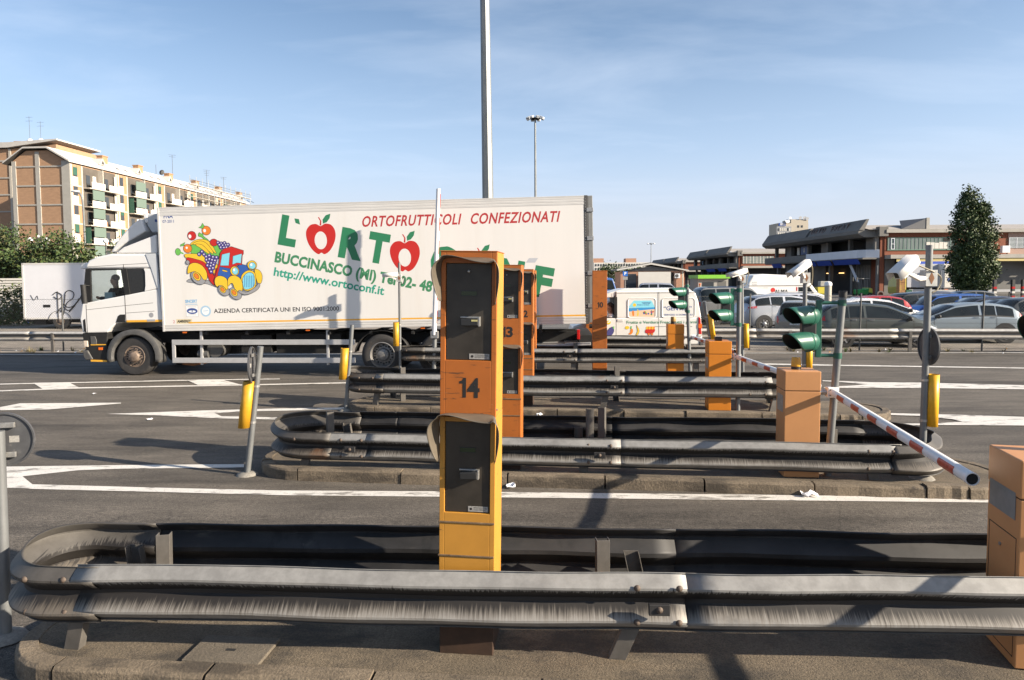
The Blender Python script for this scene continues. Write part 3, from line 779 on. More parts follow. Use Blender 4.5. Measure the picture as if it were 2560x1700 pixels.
M_LAMPD = mat('dirty_amber_lamp', (0.3, 0.17, 0.03), 0.4)
M_PANELG = mat('grey_panel', (0.2, 0.2, 0.19), 0.6, var=0.15, vscale=12, dirt=[((0.03, 0.03, 0.03), 0.68, 0.05, 12, (1, 1, 1), 0.8)])
M_SEAM = mat('dark_seam', (0.03, 0.02, 0.012), 0.8)
def barrier(x, y, rz, H, W, D, paint, label, hinge, tip, lamp, seed, panel=False, hatch=False, z=.12):
    t = thing('barrier', label, 'barrier', (x, y, z), rz, 'lane barriers with orange housings')
    h = W / 2
    lid = H * .815
    mb = MB(); mb.box(-h, h, 0, D, .0, lid - .004); body = mb.build('housing', paint, t, bevel=.006)
    mb = MB(); mb.box(-h + .004, h - .004, .004, D - .004, lid - .0045, lid + .0045); mb.build('lid_seam', M_SEAM, t)
    mb = MB(); mb.box(-h - .003, h + .003, -.003, D + .003, lid + .002, H); mb.build('lid', paint, t, bevel=.008)
    # access door on the left flank, with gap and lock
    xx = -h
    if panel:
        mb = MB(); mb.box(xx - .004, xx - .0005, .05, D - .03, H - .36, H - .20); mb.build('number_panel', M_PANELG, t)
        z0, z1 = .05, H - .46
        mb = MB()
        for a in ((.03, .036, z0, z1), (D - .036, D - .03, z0, z1), (.03, D - .03, z1 - .006, z1), (.03, D - .03, z0, z0 + .006)):
            mb.box(xx - .0012, xx + .001, *a)
        mb.build('door_gap', M_SEAM, t)
        mb = MB(); mb.cyl((xx - .006, D * .55, z1 - .1), (xx + .002, D * .55, z1 - .1), .011, n=12); mb.build('door_lock', M_STEEL, t)
    else:
        mb = MB(); mb.box(xx - .004, xx - .0005, .06, D - .06, lid - .24, lid - .06); mb.build('number_panel', M_STEEL if not panel else M_PANELG, t)
    if hatch:
        mb = MB()
        mb.tube([(h - .12, -.002, .24), (h - .15, -.004, .2), (h - .12, -.004, .165), (h - .08, -.004, .17)], .004, 5)
        mb.build('bent_tab', M_RUSTY, t)
    if lamp == 'yellow':
        mb = MB(); mb.lathe([(.05, 0), (.05, .03), (.042, .034)], 16, Matrix.Translation((-.02, D * .55, H)))
        mb.build('lamp_base', M_BLACK, t, smooth=40)
        mb = MB(); mb.lathe([(.052, .033), (.05, .06), (.046, .12), (.042, .135), (0, .14)], 16, Matrix.Translation((-.02, D * .55, H)))
        mb.build('lamp', M_LAMPY, t, smooth=50)
    elif lamp == 'base':
        mb = MB(); mb.box(-.06, .05, D * .3, D * .6, H, H + .065); mb.build('lamp_base', M_BLACK, t, bevel=.01)
    elif lamp == 'dirty':
        mb = MB(); mb.lathe([(.055, 0), (.055, .06)], 14, Matrix.Translation((-.04, D * .5, H))); mb.build('lamp_base', M_BLACK, t, smooth=40)
        mb = MB(); mb.lathe([(.058, .06), (.058, .14), (.05, .155), (0, .16)], 14, Matrix.Translation((-.04, D * .5, H))); mb.build('lamp', M_LAMPD, t, smooth=40)
    if hinge:
        inv = Matrix.Rotation(-rz, 4, 'Z') @ Matrix.Translation((-x, -y, -z))
        a = inv @ Vector(hinge); b = inv @ Vector(tip); d = (b - a).normalized(); L = (b - a).length
        mb = MB()
        mb.tube([a - d * .05, a, b - d * .012, b], [.033, .036, .0375, .0375], 20, False)
        arm = mb.build('arm', M_WHITEP, t, smooth=40, solid=.005)
        mb = MB(); mb.cyl(b - d * .012, b - d * .01, .034, n=16); mb.build('arm_bore', M_HOLE, t)
        # reflective patches wrapped on the flank that faces the traffic
        up = Vector((0, 0, 1)); sd = d.cross(up).normalized()
        if sd.x > 0: sd = -sd
        s = .34
        while s < L - .12:
            l_ = .24
            mb = MB(); rows = []
            for i in range(4):
                p = a + d * (s + l_ * i / 3)
                rows.append([p + (sd * math.cos(q) + up * math.sin(q)) * .0415 for q in [R(v) for v in range(-42, 48, 12)]])
            mb.grid(rows); mb.build('red_band', M_REDREFL, arm, smooth=180)
            s += .5
        # clamp and shaft
        mb = MB(); mb.cbox(a, (.12, .09, .11)); mb.build('arm_clamp', M_WHITEP, t, bevel=.012)
        sx = a.x
        mb = MB(); mb.cyl((h - .01, a.y, a.z), (sx, a.y, a.z), .03, n=14); mb.build('shaft', M_STEEL, t, smooth=40)
        mb = MB()
        for q in range(4):
            mb.cyl((sx - .035 + .02 * (q % 2) * 2, a.y - .05, a.z - .03 + .06 * (q // 2)), (sx - .035 + .04 * (q % 2), a.y - .056, a.z - .03 + .06 * (q // 2)), .008, n=6)
        mb.build('clamp_bolt', M_BOLT, t); 
    return t
barrier(3.085, 7.20, R(-6.5), 1.14, .365, .33, M_SALMON, 'faded orange barrier box with yellow lamp and a long striped arm pointing at the camera',
        (3.42, 7.25, 1.03), (2.775, 4.06, 1.03), 'yellow', 1, hatch=True)
barrier(3.345, 10.93, R(-6), 1.12, .355, .33, M_ORANGE2, 'bright orange barrier box on the third island with a black lamp base on top',
        (3.63, 10.98, .985), (3.585, 7.95, .985), 'base', 2)
barrier(3.56, 14.78, R(-6), 1.14, .345, .33, M_ORANGE2, 'small bright orange barrier box in front of the white van',
        (3.92, 14.80, .98), (3.86, 11.8, .98), 'dirty', 3)
barrier(3.085, 3.76, R(-13), 1.21, .425, .40, M_SALMON, 'faded orange barrier box cut off by the right edge of the photo', (3.62, 3.78, 1.05), (3.56, .72, 1.05), None, 4, panel=True, z=0.0)

t = thing('raised_barrier', 'upright white barrier arm with red bands standing left of the nearest toll machine', 'barrier', (-1.78, 15.42, .12), A2)
mb = MB(); mb.tube([(0, 0, 0), (.03, 0, 1.0)], .05, 14); mb.build('post', M_POLE, t, smooth=40)
mb = MB(); mb.tube([(.03, -.06, .9), (.165, -.06, 4.16)], [.052, .048], 14); arm = mb.build('arm', M_WHITEP, t, smooth=40)
for i in range(6):
    z0 = 1.15 + i * .52
    rows = []
    for j in range(3):
        z = z0 + .3 * j / 2; xx = .03 + .135 * (z - .9) / 3.26
        rows.append([(xx + .054 * math.cos(q), -.06 + .054 * math.sin(q), z) for q in [R(v) for v in range(-28, 110, 14)]])
    mb = MB(); mb.grid(rows); mb.build('red_band', M_REDREFL, arm, smooth=180)
mb = MB(); mb.box(-.05, .12, -.1, .02, .82, .98); mb.build('arm_clamp', M_STEEL, t, bevel=.01)

# ------------------------------------------------------------------ traffic lights
M_GREENP = mat('green_signal_paint', (0.018, 0.095, 0.064), 0.38, var=0.15, vscale=8, dirt=[((0.01, 0.05, 0.035), 0.6, 0.2, 6, (1, 1, 1), 0.6)])
M_VISIN = mat('black_visor_inside', (0.008, 0.008, 0.008), 0.8)
M_REDLENS = mat('red_lens', (0.22, 0.008, 0.004), 0.15)
M_GREENLENS = mat('green_lens', (0.006, 0.05, 0.03), 0.15)
def hood_visor(ax, up, c, r, L0, L1):
    """tunnel visor about axis ax: longest on top, short below"""
    sd = ax.cross(up).normalized(); u = sd.cross(ax).normalized()
    rows = []
    for j in range(7):
        row = []
        for k in range(29):
            th = R(-140) + R(280) * k / 28
            f = (0.5 + 0.5 * math.cos(th)) ** 0.42
            L = L0 + (L1 - L0) * f
            rr = r * (1 - .13 * (j / 6)) if False else r * (1 - .05 * j / 6)
            row.append(c + ax * (L * j / 6) + (u * math.cos(th) + sd * math.sin(th)) * rr)
        rows.append(row)
    return rows
def signal(x, y, lean, H, label, heads, hx, sc=1.0, pole_r=.038, hz=None, yawv=(-.84, -.54, -.03)):
    t = thing('traffic_light', label, 'traffic light', (x, y, .11), A2, 'green two-lamp traffic lights at the lane exits')
    mb = MB(); mb.tube([(0, 0, 0), (lean * .5, 0, H * .5), (lean, 0, H)], pole_r, 16); mb.build('pole', M_POLE, t, smooth=40)
    z1, z2 = heads
    ax = Vector(yawv).normalized(); up = Vector((0, 0, 1))
    px = lambda z: lean * z / H
    sd = ax.cross(up).normalized()
    zt, zb = z1 + .17 * sc, z2 - .17 * sc
    # frame: vertical bar and two stays to the pole
    bx = hx + .23 * sc
    mb = MB(); mb.box(bx - .03 * sc, bx + .03 * sc, -.02, .02, zb, zt); mb.build('mounting_bar', M_GREENP, t, bevel=.006)
    for z in (zt - .03, zb + .02):
        mb = MB(); mb.tube([(bx, 0, z), (px(z), 0, z)], .018 * sc, 10); mb.tube([(px(z), 0, z - .03), (px(z), 0, z + .03)], pole_r + .006, 14); mb.build('stay', M_GREENP, t, smooth=40)
    mb = MB(); mb.tube([(px(H) , 0, H - .07), (px(H), 0, H)], pole_r + .004, 16); mb.build('pole_cap', M_BLACK, t, smooth=40)
    for z, lens, nm in ((z1, M_REDLENS, 'red_lens'), (z2, M_GREENLENS, 'green_lens')):
        c = Vector((hx + .12 * sc, -.01, z))
        M_ = Matrix.Translation(c) @ ax.to_track_quat('Z', 'Y').to_matrix().to_4x4()
        mb = MB(); mb.lathe([(0, -.13 * sc), (.06 * sc, -.125 * sc), (.105 * sc, -.06 * sc), (.112 * sc, .0), (.112 * sc, .012 * sc), (.1 * sc, .014 * sc)], 24, M_)
        hd = mb.build('lamp_housing', M_GREENP, t, smooth=40)
        mb = MB(); mb.lathe([(.1 * sc, .012 * sc), (.07 * sc, .025 * sc), (0, .03 * sc)], 20, M_); mb.build(nm, lens, hd, smooth=60)
        mb = MB(); mb.grid(hood_visor(ax, up, c, .108 * sc, .05 * sc, .31 * sc)); mb.build('visor', M_GREENP, hd, smooth=60, solid=.003)
        mb = MB(); mb.grid(hood_visor(ax, up, c, .1035 * sc, .048 * sc, .305 * sc)); mb.build('visor_lining', M_VISIN, hd, smooth=60)
    mb = MB(); mb.box(hx + .05 * sc, hx + .2 * sc, -.05, .05, z2 + .06 * sc, z1 - .06 * sc); mb.build('housing_bridge', M_BLACK, t, bevel=.015)
    return t
signal(3.395, 7.27, .125, 2.0, 'nearest green two-lamp traffic light on a leaning grey pole', (1.735, 1.46), -.35, 1.0)
signal(3.645, 10.95, .0, 2.1, 'green traffic light behind the bright orange box with the black lamp base', (1.815, 1.545), -.33, .98)
signal(3.86, 14.72, -.09, 2.1, 'small green traffic light in front of the white van', (1.85, 1.58), -.32, .98)
sg = signal(3.575, 3.86, .0, 2.3, 'traffic light at the right edge of the photo, only a black visor in view', (1.97, 1.725), -.70, 1.0, yawv=(-.95, -.2, 0)); sg.rotation_euler = (0, R(7), A2)

# ------------------------------------------------------------------ posts with reflectors, discs, cameras
M_YREFL = mat('yellow_reflector', (0.66, 0.34, 0.012), 0.42, var=0.12, vscale=14, dirt=[((0.3, 0.16, 0.02), 0.62, 0.12, 10, (1, 1, 1), 0.6)])
M_YREFL2 = mat('ochre_reflector', (0.5, 0.26, 0.015), 0.45, var=0.12, vscale=14)
M_DISCB = mat('sign_back', (0.085, 0.086, 0.09), 0.55, 0.3, var=0.35, vscale=6, dirt=[((0.22, 0.21, 0.2), 0.58, 0.15, 12, (1, 1, 1), 0.5)])
M_DISCR = mat('sign_rim', (0.25, 0.25, 0.26), 0.5, 0.5)
M_BLUES = mat('sign_blue', (0.02, 0.07, 0.3), 0.45)
M_CAMW = mat('camera_white', (0.72, 0.7, 0.66), 0.35, var=0.05, vscale=9, dirt=[((0.35, 0.31, 0.26), 0.62, 0.15, 6, (1, 1, 1), 0.5)])
M_CABLE = mat('black_cable', (0.02, 0.02, 0.02), 0.5)
M_CABLEG = mat('tan_cable', (0.3, 0.26, 0.18), 0.5)
def post(name, label, cat, base, top, refl=None, disc=None, cctv=None, r=.034, group=None, base_plate=True):
    t = thing(name, label, cat, base, 0, group)
    b = Vector((0, 0, 0)); tp = Vector(top) - Vector(base); H = tp.z
    at = lambda z: b + tp * (z / H)
    mb = MB(); mb.tube([b, tp * .5, tp], r, 16); mb.build('pole', M_POLE, t, smooth=40)
    if base_plate:
        mb = MB(); mb.lathe([(.13, -.005), (.11, .02), (.05, .035)], 10); mb.build('base', M_CONC, t, smooth=40)
    for rf in (refl or []):
        z0, z1, sx, rr, m_ = rf
        p0, p1 = at(z0), at(z1)
        mb = MB(); off = Vector((sx * (rr + r * .6), -.02, 0))
        rows = []
        for p in (p0, (p0 + p1) / 2, p1):
            rows.append([p + off + Vector((rr * math.cos(q), rr * math.sin(q), 0)) for q in [2 * PI * k / 22 for k in range(22)]])
        mb.grid(rows, True); mb.build('reflector_tube', m_, t, smooth=60, solid=.003)
        for z in (z0 + .06, z1 - .06):
            mb = MB(); p = at(z); mb.cyl(p - Vector((0, 0, .012)), p + Vector((0, 0, .012)), r + .004, n=14); mb.cbox(p + Vector((sx * (r + .01), 0, 0)), (.05, .03, .02)); mb.build('clamp', M_STEEL, t)
    if disc:
        z, rad, nrm, off, face = disc
        n = Vector(nrm).normalized(); c = at(z) + Vector(off)
        M_ = Matrix.Translation(c) @ n.to_track_quat('Z', 'Y').to_matrix().to_4x4()
        mb = MB(); mb.lathe([(0, 0), (rad - .012, 0), (rad - .01, -.012), (rad, -.012), (rad, .004), (rad - .01, .006), (0, .006)], 36, M_); d = mb.build('sign_disc', M_DISCB, t, smooth=30)
        mb = MB(); mb.lathe([(rad * .93, .0075), (0, .0075)], 36, M_); mb.build('sign_face', face, d)
        for k in (-.55, .55):
            mb = MB(); mb.cbox((0, 0, 0), (.14, .035, .02)); o = mb.build('sign_bracket', M_STEEL, d, bevel=.003)
            o.matrix_local = M_ @ Matrix.Translation((0, rad * k, -.02))
        mb = MB(); mb.box(-.03, .03, -.022, .022, -.0015, -.0005); o = mb.build('sign_stamp', M_STICK, d); o.matrix_local = M_ @ Matrix.Translation((rad * .3 if M_[0][0] > 0 else -rad * .3, 0, -.0005))
    if cctv:
        z, c0, ax, L, arm_to, w = cctv
        c0 = Vector(c0) - Vector(base); ax = Vector(ax).normalized(); up = Vector((0, 0, 1)); sd = ax.cross(up).normalized(); u = sd.cross(ax)
        def sect(s, a, b_, d0=0.0):
            p = c0 + ax * s
            return [p + sd * (a * x) + u * (b_ * y_ + d0) for x, y_ in [(-1, -.9), (-.9, -1), (.9, -1), (1, -.9), (1, .75), (.93, .93), (.75, 1), (-.75, 1), (-.93, .93), (-1, .75)]]
        mb = MB(); rows = [sect(-L / 2, w * .86, w * .8), sect(L / 2 - .05, w * .86, w * .8)]; mb.grid(rows, True); mb.poly(rows[0][::-1]); mb.poly(rows[1]); body = mb.build('camera_housing', M_CAMW, t, smooth=25)
        mb = MB(); p = c0 + ax * (L / 2 - .049); q_ = [p + sd * (w * .7 * a_) + u * (w * .62 * b_) + ax * .003 for a_, b_ in ((-1, -1), (1, -1), (1, 1), (-1, 1))]; mb.poly(q_); mb.build('lens_window', M_BLACK, body)
        # sun shield: open sheet over the top
        rows = []
        for s in (-L / 2 - .02, 0, L / 2 + .03):
            p = c0 + ax * s
            rows.append([p + sd * (w * 1.05 * x) + u * (w * 1.02 * y_ + .006) for x, y_ in [(-1, -.5), (-1, .7), (-.92, .92), (-.7, 1), (.7, 1), (.92, .92), (1, .7), (1, -.5)]])
        mb = MB(); mb.grid(rows); mb.build('sun_shield', M_CAMW, body, smooth=30, solid=.003)
        q = at(z); k = c0 - u * w * .8 - ax * .02
        mb = MB(); mb.tube([q, q + (k - q) * .45 + Vector((0, 0, -.03)), k], [.022, .03, .02], 8); mb.build('camera_arm', M_CAMW, t, smooth=40)
        mb = MB(); mb.cbox(k + u * .01, (.07, .07, .05)); mb.build('swivel', M_CAMW, t, bevel=.01)
        mb = MB(); mb.cbox(q, (r * 3.6, r * 3.2, .17)); mb.build('bracket', mat('bracket_grey', (.42, .42, .4), .5, .2, var=.2, vscale=20), t, bevel=.004)
        mb = MB(); e = r * 1.8 + .001
        mb.poly([q + Vector((-.03, -r * 1.6 - .0015, 0)), q + Vector((0, -r * 1.6 - .0015, -.065)), q + Vector((.03, -r * 1.6 - .0015, 0)), q + Vector((0, -r * 1.6 - .0015, .065))]); mb.build('bracket_slot', M_RUSTY, t)
        mb = MB(); cpts = spline([c0 - ax * L * .5, c0 - ax * (L * .5 + .05) + Vector((.03, 0, -.06)), q + Vector((.11, -.02, .02)), q + Vector((.09, -.02, -.11)), q + Vector((.03, -.02, -.15))], 6, False)
        mb.tube(cpts, .008, 6); mb.build('cable', M_CABLEG if arm_to else M_CABLE, t, smooth=60)
    return t
PG = 'grey posts with yellow reflector tubes at the island ends'
post('sign_post', 'leaning grey post with edge-on disc sign and yellow tube, left of the second island', 'sign post', (-3.095, 7.84, 0), (-2.9, 7.84, 1.5),
     [(.56, 1.1, -1, .066, M_YREFL2)], (1.29, .21, (-1, -.16, 0), (-.07, -.03, .0), M_BLUES), group=PG)
post('marker_post', 'short grey post with yellow tube at the left end of the third island', 'marker post', (-2.895, 11.75, 0), (-2.757, 11.75, 1.49),
     [(.55, 1.09, -1, .068, M_YREFL2)], group=PG)
post('camera_post', 'tall grey post with yellow tube and a white camera, in front of the truck side', 'camera post', (-2.56, 15.5, .1), (-2.545, 15.5, 2.65),
     [(.66, 1.2, -1, .065, M_YREFL2)], None, (2.2, (-2.74, 15.45, 2.36), (-1, -.25, -.1), .30, False, .055), r=.03, group=PG)
post('sign_post', 'grey post with round sign back, cut off by the left photo edge', 'sign post', (-3.385, 4.43, -.11), (-3.37, 4.43, 1.28),
     [], (1.32, .18, (-.2, 1, 0), (-.005, .06, 0), M_BLUES), group=PG)
post('camera_post', 'tall grey post with large white camera, dark round sign back and yellow tube', 'camera post', (4.345, 7.15, .12), (4.36, 7.15, 2.585),
     [(.56, 1.11, 1, .055, M_YREFL)], (1.4, .2, (1, -.03, 0), (.06, .05, 0), M_BLUES), (2.12, (3.985, 6.95, 2.33), (-.8, -.38, -.55), .30, True, .064), r=.034, group=PG)
post('camera_post', 'grey post with white camera behind the nearest traffic light', 'camera post', (4.755, 11.05, .12), (4.74, 11.05, 2.54),
     [(.66, 1.07, 1, .05, M_YREFL)], None, (2.13, (4.585, 10.9, 2.385), (-.84, -.3, -.5), .38, True, .06), r=.034, group=PG)
post('camera_post', 'thin grey post with white camera rising above the middle traffic light', 'camera post', (4.96, 14.6, .12), (4.91, 14.6, 2.48),
     [(.64, 1.16, 1, .055, M_YREFL)], None, (2.12, (4.78, 14.5, 2.35), (-.93, -.28, -.24), .42, True, .055), r=.034, group=PG)
post('marker_post', 'leaning post with yellow tube behind the orange box with black lamp base', 'marker post', (4.45, 14.9, .12), (4.2, 14.9, 1.75),
     [(.8, 1.35, 1, .055, M_YREFL)], group=PG)
# ------------------------------------------------------------------ people
M_SKIN = mat('skin', (0.35, 0.19, 0.12), 0.6)
M_HAIR = mat('grey_hair', (0.06, 0.045, 0.035), 0.8)
M_SHIRTW = mat('white_shirt', (0.7, 0.69, 0.66), 0.8)
M_SHIRTD = mat('dark_jacket', (0.03, 0.03, 0.035), 0.8)
def skin_mesh(name, verts, edges, m, parent, root=0, sub=2):
    me = bpy.data.meshes.new(name); bm = bmesh.new()
    lay = bm.verts.layers.skin.verify()
    vs = []
    for i, (x, y, z, r) in enumerate(verts):
        v = bm.verts.new((x, y, z)); v[lay].radius = (r, r) if not isinstance(r, tuple) else r; v[lay].use_root = (i == root); vs.append(v)
    for a, b in edges: bm.edges.new((vs[a], vs[b]))
    bm.to_mesh(me); bm.free()
    me.materials.append(m)
    o = bpy.data.objects.new(name, me); COL.objects.link(o); o.parent = parent
    s = o.modifiers.new('skin', 'SKIN'); s.use_smooth_shade = True
    b = o.modifiers.new('sub', 'SUBSURF'); b.levels = sub; b.render_levels = sub
    return o
def seated_person(label, loc, rz, shirt, hair, group=None, trousers=None):
    """facing local -x, hips at the origin"""
    t = thing('person', label, 'person', loc, rz, group)
    V = [(0, 0, 0, .14), (0, 0, .2, .13), (-.02, 0, .4, .15), (-.03, 0, .5, .075), (-.05, 0, .56, .058), (-.07, 0, .64, .085), (-.075, 0, .72, .092), (-.065, 0, .79, .07),
         (-.02, -.19, .45, .06), (-.12, -.24, .24, .047), (-.36, -.2, .26, .036), (-.44, -.17, .29, .03),
         (-.02, .19, .45, .06), (-.12, .24, .24, .047), (-.36, .2, .26, .036), (-.44, .17, .29, .03),
         (-.04, -.1, -.02, .095), (-.42, -.12, .04, .075), (-.5, -.12, -.36, .055), (-.62, -.12, -.42, .045),
         (-.04, .1, -.02, .095), (-.42, .12, .04, .075), (-.5, .12, -.36, .055), (-.62, .12, -.42, .045),
         (-.165, 0, .685, .02)]
    E_ = [(0, 1), (1, 2), (2, 3), (3, 4), (4, 5), (5, 6), (6, 7), (2, 8), (8, 9), (9, 10), (10, 11), (2, 12), (12, 13), (13, 14), (14, 15),
          (0, 16), (16, 17), (17, 18), (18, 19), (0, 20), (20, 21), (21, 22), (22, 23), (5, 24)]
    skin_mesh('body', V, E_, M_SKIN, t)
    S = [(0, 0, .02, .16), (0, 0, .2, .15), (-.02, 0, .4, .168), (-.03, 0, .49, .09), (-.02, -.19, .45, .075), (-.12, -.24, .24, .06), (-.33, -.205, .26, .05), (-.02, .19, .45, .075), (-.12, .24, .24, .06), (-.33, .205, .26, .05)]
    skin_mesh('shirt', S, [(0, 1), (1, 2), (2, 3), (2, 4), (4, 5), (5, 6), (2, 7), (7, 8), (8, 9)], shirt, t)
    T = [(0, 0, 0, .155), (-.04, -.1, -.02, .11), (-.42, -.12, .04, .09), (-.49, -.12, -.3, .07), (-.04, .1, -.02, .11), (-.42, .12, .04, .09), (-.49, .12, -.3, .07)]
    skin_mesh('trousers', T, [(0, 1), (1, 2), (2, 3), (0, 4), (4, 5), (5, 6)], trousers or M_SHIRTD, t)
    mb = MB(); mb.ball((-.045, 0, .755), (.098, .092, .09), 12, 8); mb.build('hair', hair, t, smooth=180)
    return t

# ------------------------------------------------------------------ the lorry
M_TWHITE = mat('lorry_white', (0.72, 0.705, 0.68), 0.32, coat=0.25, var=0.03, vscale=1.5, dirt=[((0.55, 0.5, 0.43), 0.55, 0.3, 1.2, (2.5, 1, .35), 0.35)])
M_TBOX = mat('box_white', (0.71, 0.685, 0.645), 0.45, var=0.025, vscale=1.2, vstretch=(2, 1, .25), dirt=[((0.6, 0.53, 0.45), 0.5, 0.3, 1.0, (3, 1, .2), 0.3)], bump=(0.04, 3))
M_TRIM = mat('box_trim', (0.6, 0.58, 0.545), 0.4, 0.1, var=0.1, vscale=5, vstretch=(.3, 1, 1), dirt=[((0.3, 0.27, 0.23), 0.58, 0.2, 3, (.4, 1, 2), 0.5)])
M_TGREY = mat('lorry_grey_plastic', (0.075, 0.073, 0.07), 0.6, var=0.25, vscale=8, dirt=[((0.17, 0.15, 0.13), 0.55, 0.2, 6, (1, 1, 1), 0.5)])
M_TBLK = mat('chassis_black', (0.01, 0.0095, 0.009), 0.7, var=0.4, vscale=8)
M_TYRE = mat('tyre_rubber', (0.03, 0.028, 0.027), 0.8, var=0.25, vscale=18, dirt=[((0.09, 0.075, 0.06), 0.55, 0.2, 7, (1, 1, 1), 0.5)])
M_RIM = mat('rusty_rim', (0.2, 0.15, 0.115), 0.6, 0.3, var=0.4, vscale=14, dirt=[((0.4, 0.33, 0.27), 0.6, 0.1, 9, (1, 1, 1), 0.6)])
M_RIMG = mat('grey_rim', (0.23, 0.22, 0.21), 0.5, 0.5, var=0.3, vscale=12)
def glass_mat(name, col, alpha=0.35, rough=0.03):
    m = bpy.data.materials.new(name); m.use_nodes = True; t = m.node_tree; t.nodes.clear()
    out = N(t, 'ShaderNodeOutputMaterial'); g = N(t, 'ShaderNodeBsdfGlossy'); g.inputs['Roughness'].default_value = rough
    tr = N(t, 'ShaderNodeBsdfTransparent'); tr.inputs[0].default_value = c4(col)
    fr = N(t, 'ShaderNodeFresnel'); fr.inputs['IOR'].default_value = 1.5
    mx = N(t, 'ShaderNodeMixShader')
    t.links.new(fr.outputs[0], mx.inputs[0]); t.links.new(tr.outputs[0], mx.inputs[1]); t.links.new(g.outputs[0], mx.inputs[2]); t.links.new(mx.outputs[0], out.inputs[0])
    MATS[name] = m
    return m
M_GLASS = glass_mat('clear_glass', (0.75, 0.8, 0.78))
M_GLASST = glass_mat('tinted_glass', (0.06, 0.065, 0.065))
M_ALU = mat('aluminium', (0.45, 0.445, 0.44), 0.35, 0.3, var=0.1, vscale=7, dirt=[((0.25, 0.23, 0.2), 0.6, 0.2, 4, (.5, 1, 2), 0.5)])
M_AMBERL = mat('amber_marker', (0.7, 0.14, 0.01), 0.3)
M_REDL = mat('red_tail_lamp', (0.45, 0.012, 0.01), 0.2, coat=0.5)
M_STRIPE = mat('ochre_stripe', (0.72, 0.37, 0.03), 0.5)
M_CRED = mat('print_red', (0.5, 0.018, 0.012), 0.5); M_CGREEN = mat('print_green', (0.025, 0.19, 0.085), 0.5, dirt=[((0.55, 0.6, 0.5), 0.7, 0.02, 14, (1, 1, 1), 0.8)])
M_CGREEN2 = mat('print_text_green', (0.05, 0.22, 0.1), 0.5); M_CTEAL = mat('print_teal', (0.02, 0.3, 0.2), 0.5)
M_CRED2 = mat('print_slogan_red', (0.42, 0.03, 0.03), 0.5); M_CBLK = mat('print_black', (0.018, 0.017, 0.017), 0.5)
M_CNAVY = mat('print_navy', (0.03, 0.07, 0.25), 0.5); M_CLBLUE = mat('print_light_blue', (0.12, 0.36, 0.6), 0.5)
M_CYEL = mat('print_yellow', (0.78, 0.5, 0.03), 0.5); M_CORG = mat('print_orange', (0.72, 0.2, 0.02), 0.5)
M_CCYAN = mat('print_cyan', (0.22, 0.6, 0.72), 0.5); M_CPURP = mat('print_purple', (0.1, 0.07, 0.3), 0.5)
M_CLEAF = mat('print_leaf', (0.14, 0.45, 0.08), 0.5); M_CGREY = mat('print_grey', (0.3, 0.3, 0.31), 0.5); M_CBLUE = mat('print_blue', (0.03, 0.1, 0.36), 0.5)
M_CWHITE = mat('print_white', (0.8, 0.79, 0.77), 0.5); M_CCREAM = mat('print_cream', (0.65, 0.56, 0.36), 0.5)

def wheel(parent, c, r, w, rim, side=-1, rr=.56, dish=.06, nuts=10, name='wheel'):
    """axle along local y; outer face looks to side*y"""
    M_ = Matrix.Translation(c) @ Matrix.Rotation(PI / 2 * (1 if side < 0 else -1), 4, 'X')
    ri = r * rr
    mb = MB(); mb.lathe([(ri, -w / 2), (r * .9, -w / 2), (r * .98, -w / 2 + .03), (r, -w / 2 + .06), (r, w / 2 - .06), (r * .98, w / 2 - .03), (r * .9, w / 2), (r * .74, w / 2 + .004), (ri, w / 2 - .01), (ri, -w / 2)], 36, M_, False)
    t = mb.build(name, M_TYRE, parent, smooth=35)
    mb = MB(); mb.lathe([(ri, w / 2 - .012), (ri * .94, w / 2 - .004), (ri * .9, w / 2 - .03), (ri * .86, w / 2 - dish - .03), (ri * .5, w / 2 - dish), (ri * .42, w / 2 - dish + .05), (ri * .2, w / 2 - dish + .07), (0, w / 2 - dish + .07)], 30, M_, False)
    rm = mb.build('rim', rim, t, smooth=40)
    mb = MB()
    for k in range(nuts):
        a = 2 * PI * k / nuts
        p = M_ @ Vector((ri * .66 * math.cos(a), ri * .66 * math.sin(a), w / 2 - dish - .012)); q = M_ @ Vector((ri * .66 * math.cos(a), ri * .66 * math.sin(a), w / 2 - dish + .02))
        mb.cyl(p, q, ri * .055, n=6)
        p = M_ @ Vector((ri * .72 * math.cos(a + PI / nuts), ri * .72 * math.sin(a + PI / nuts), w / 2 - dish - .008)); q = M_ @ Vector((ri * .72 * math.cos(a + PI / nuts), ri * .72 * math.sin(a + PI / nuts), w / 2 - dish - .004))
        mb.cyl(p, q, ri * .08, n=8)
    mb.build('wheel_nuts', M_TBLK, t)
    return t

TR = thing('box_lorry', 'white box lorry with fruit truck picture and green and red lettering, driving left', 'lorry', (-8.34, 16.3, 0), R(-2.95))
TILT = R(.9)
BX = Matrix.Translation((0, 0, 1.087)) @ Matrix.Rotation(-TILT, 4, 'Y')
BL, BW, BH = 10.06, 2.5, 2.92
mb = MB(); mb.M = BX; mb.box(0, BL, .0, BW, .02, BH - .02); mb.build('box_body', M_TBOX, TR, bevel=.01)
mb = MB(); mb.M = BX
for z in (BH - .2, BH - .135, BH - .07): mb.box(-.012, BL + .005, -.004, .0, z, z + .05)
mb.box(-.015, BL + .006, -.006, BW + .006, BH - .018, BH + .004)
mb.build('top_rail', M_TRIM, TR, bevel=.006)
mb = MB(); mb.M = BX
for z in (-.02, .04, .095): mb.box(-.012, BL + .005, -.006, .004, z, z + .045)
mb.build('bottom_rail', M_TRIM, TR, bevel=.006)
mb = MB(); mb.M = BX; mb.box(-.02, .035, -.008, .03, -.03, BH + .002); mb.build('front_corner_post', M_TRIM, TR, bevel=.008)
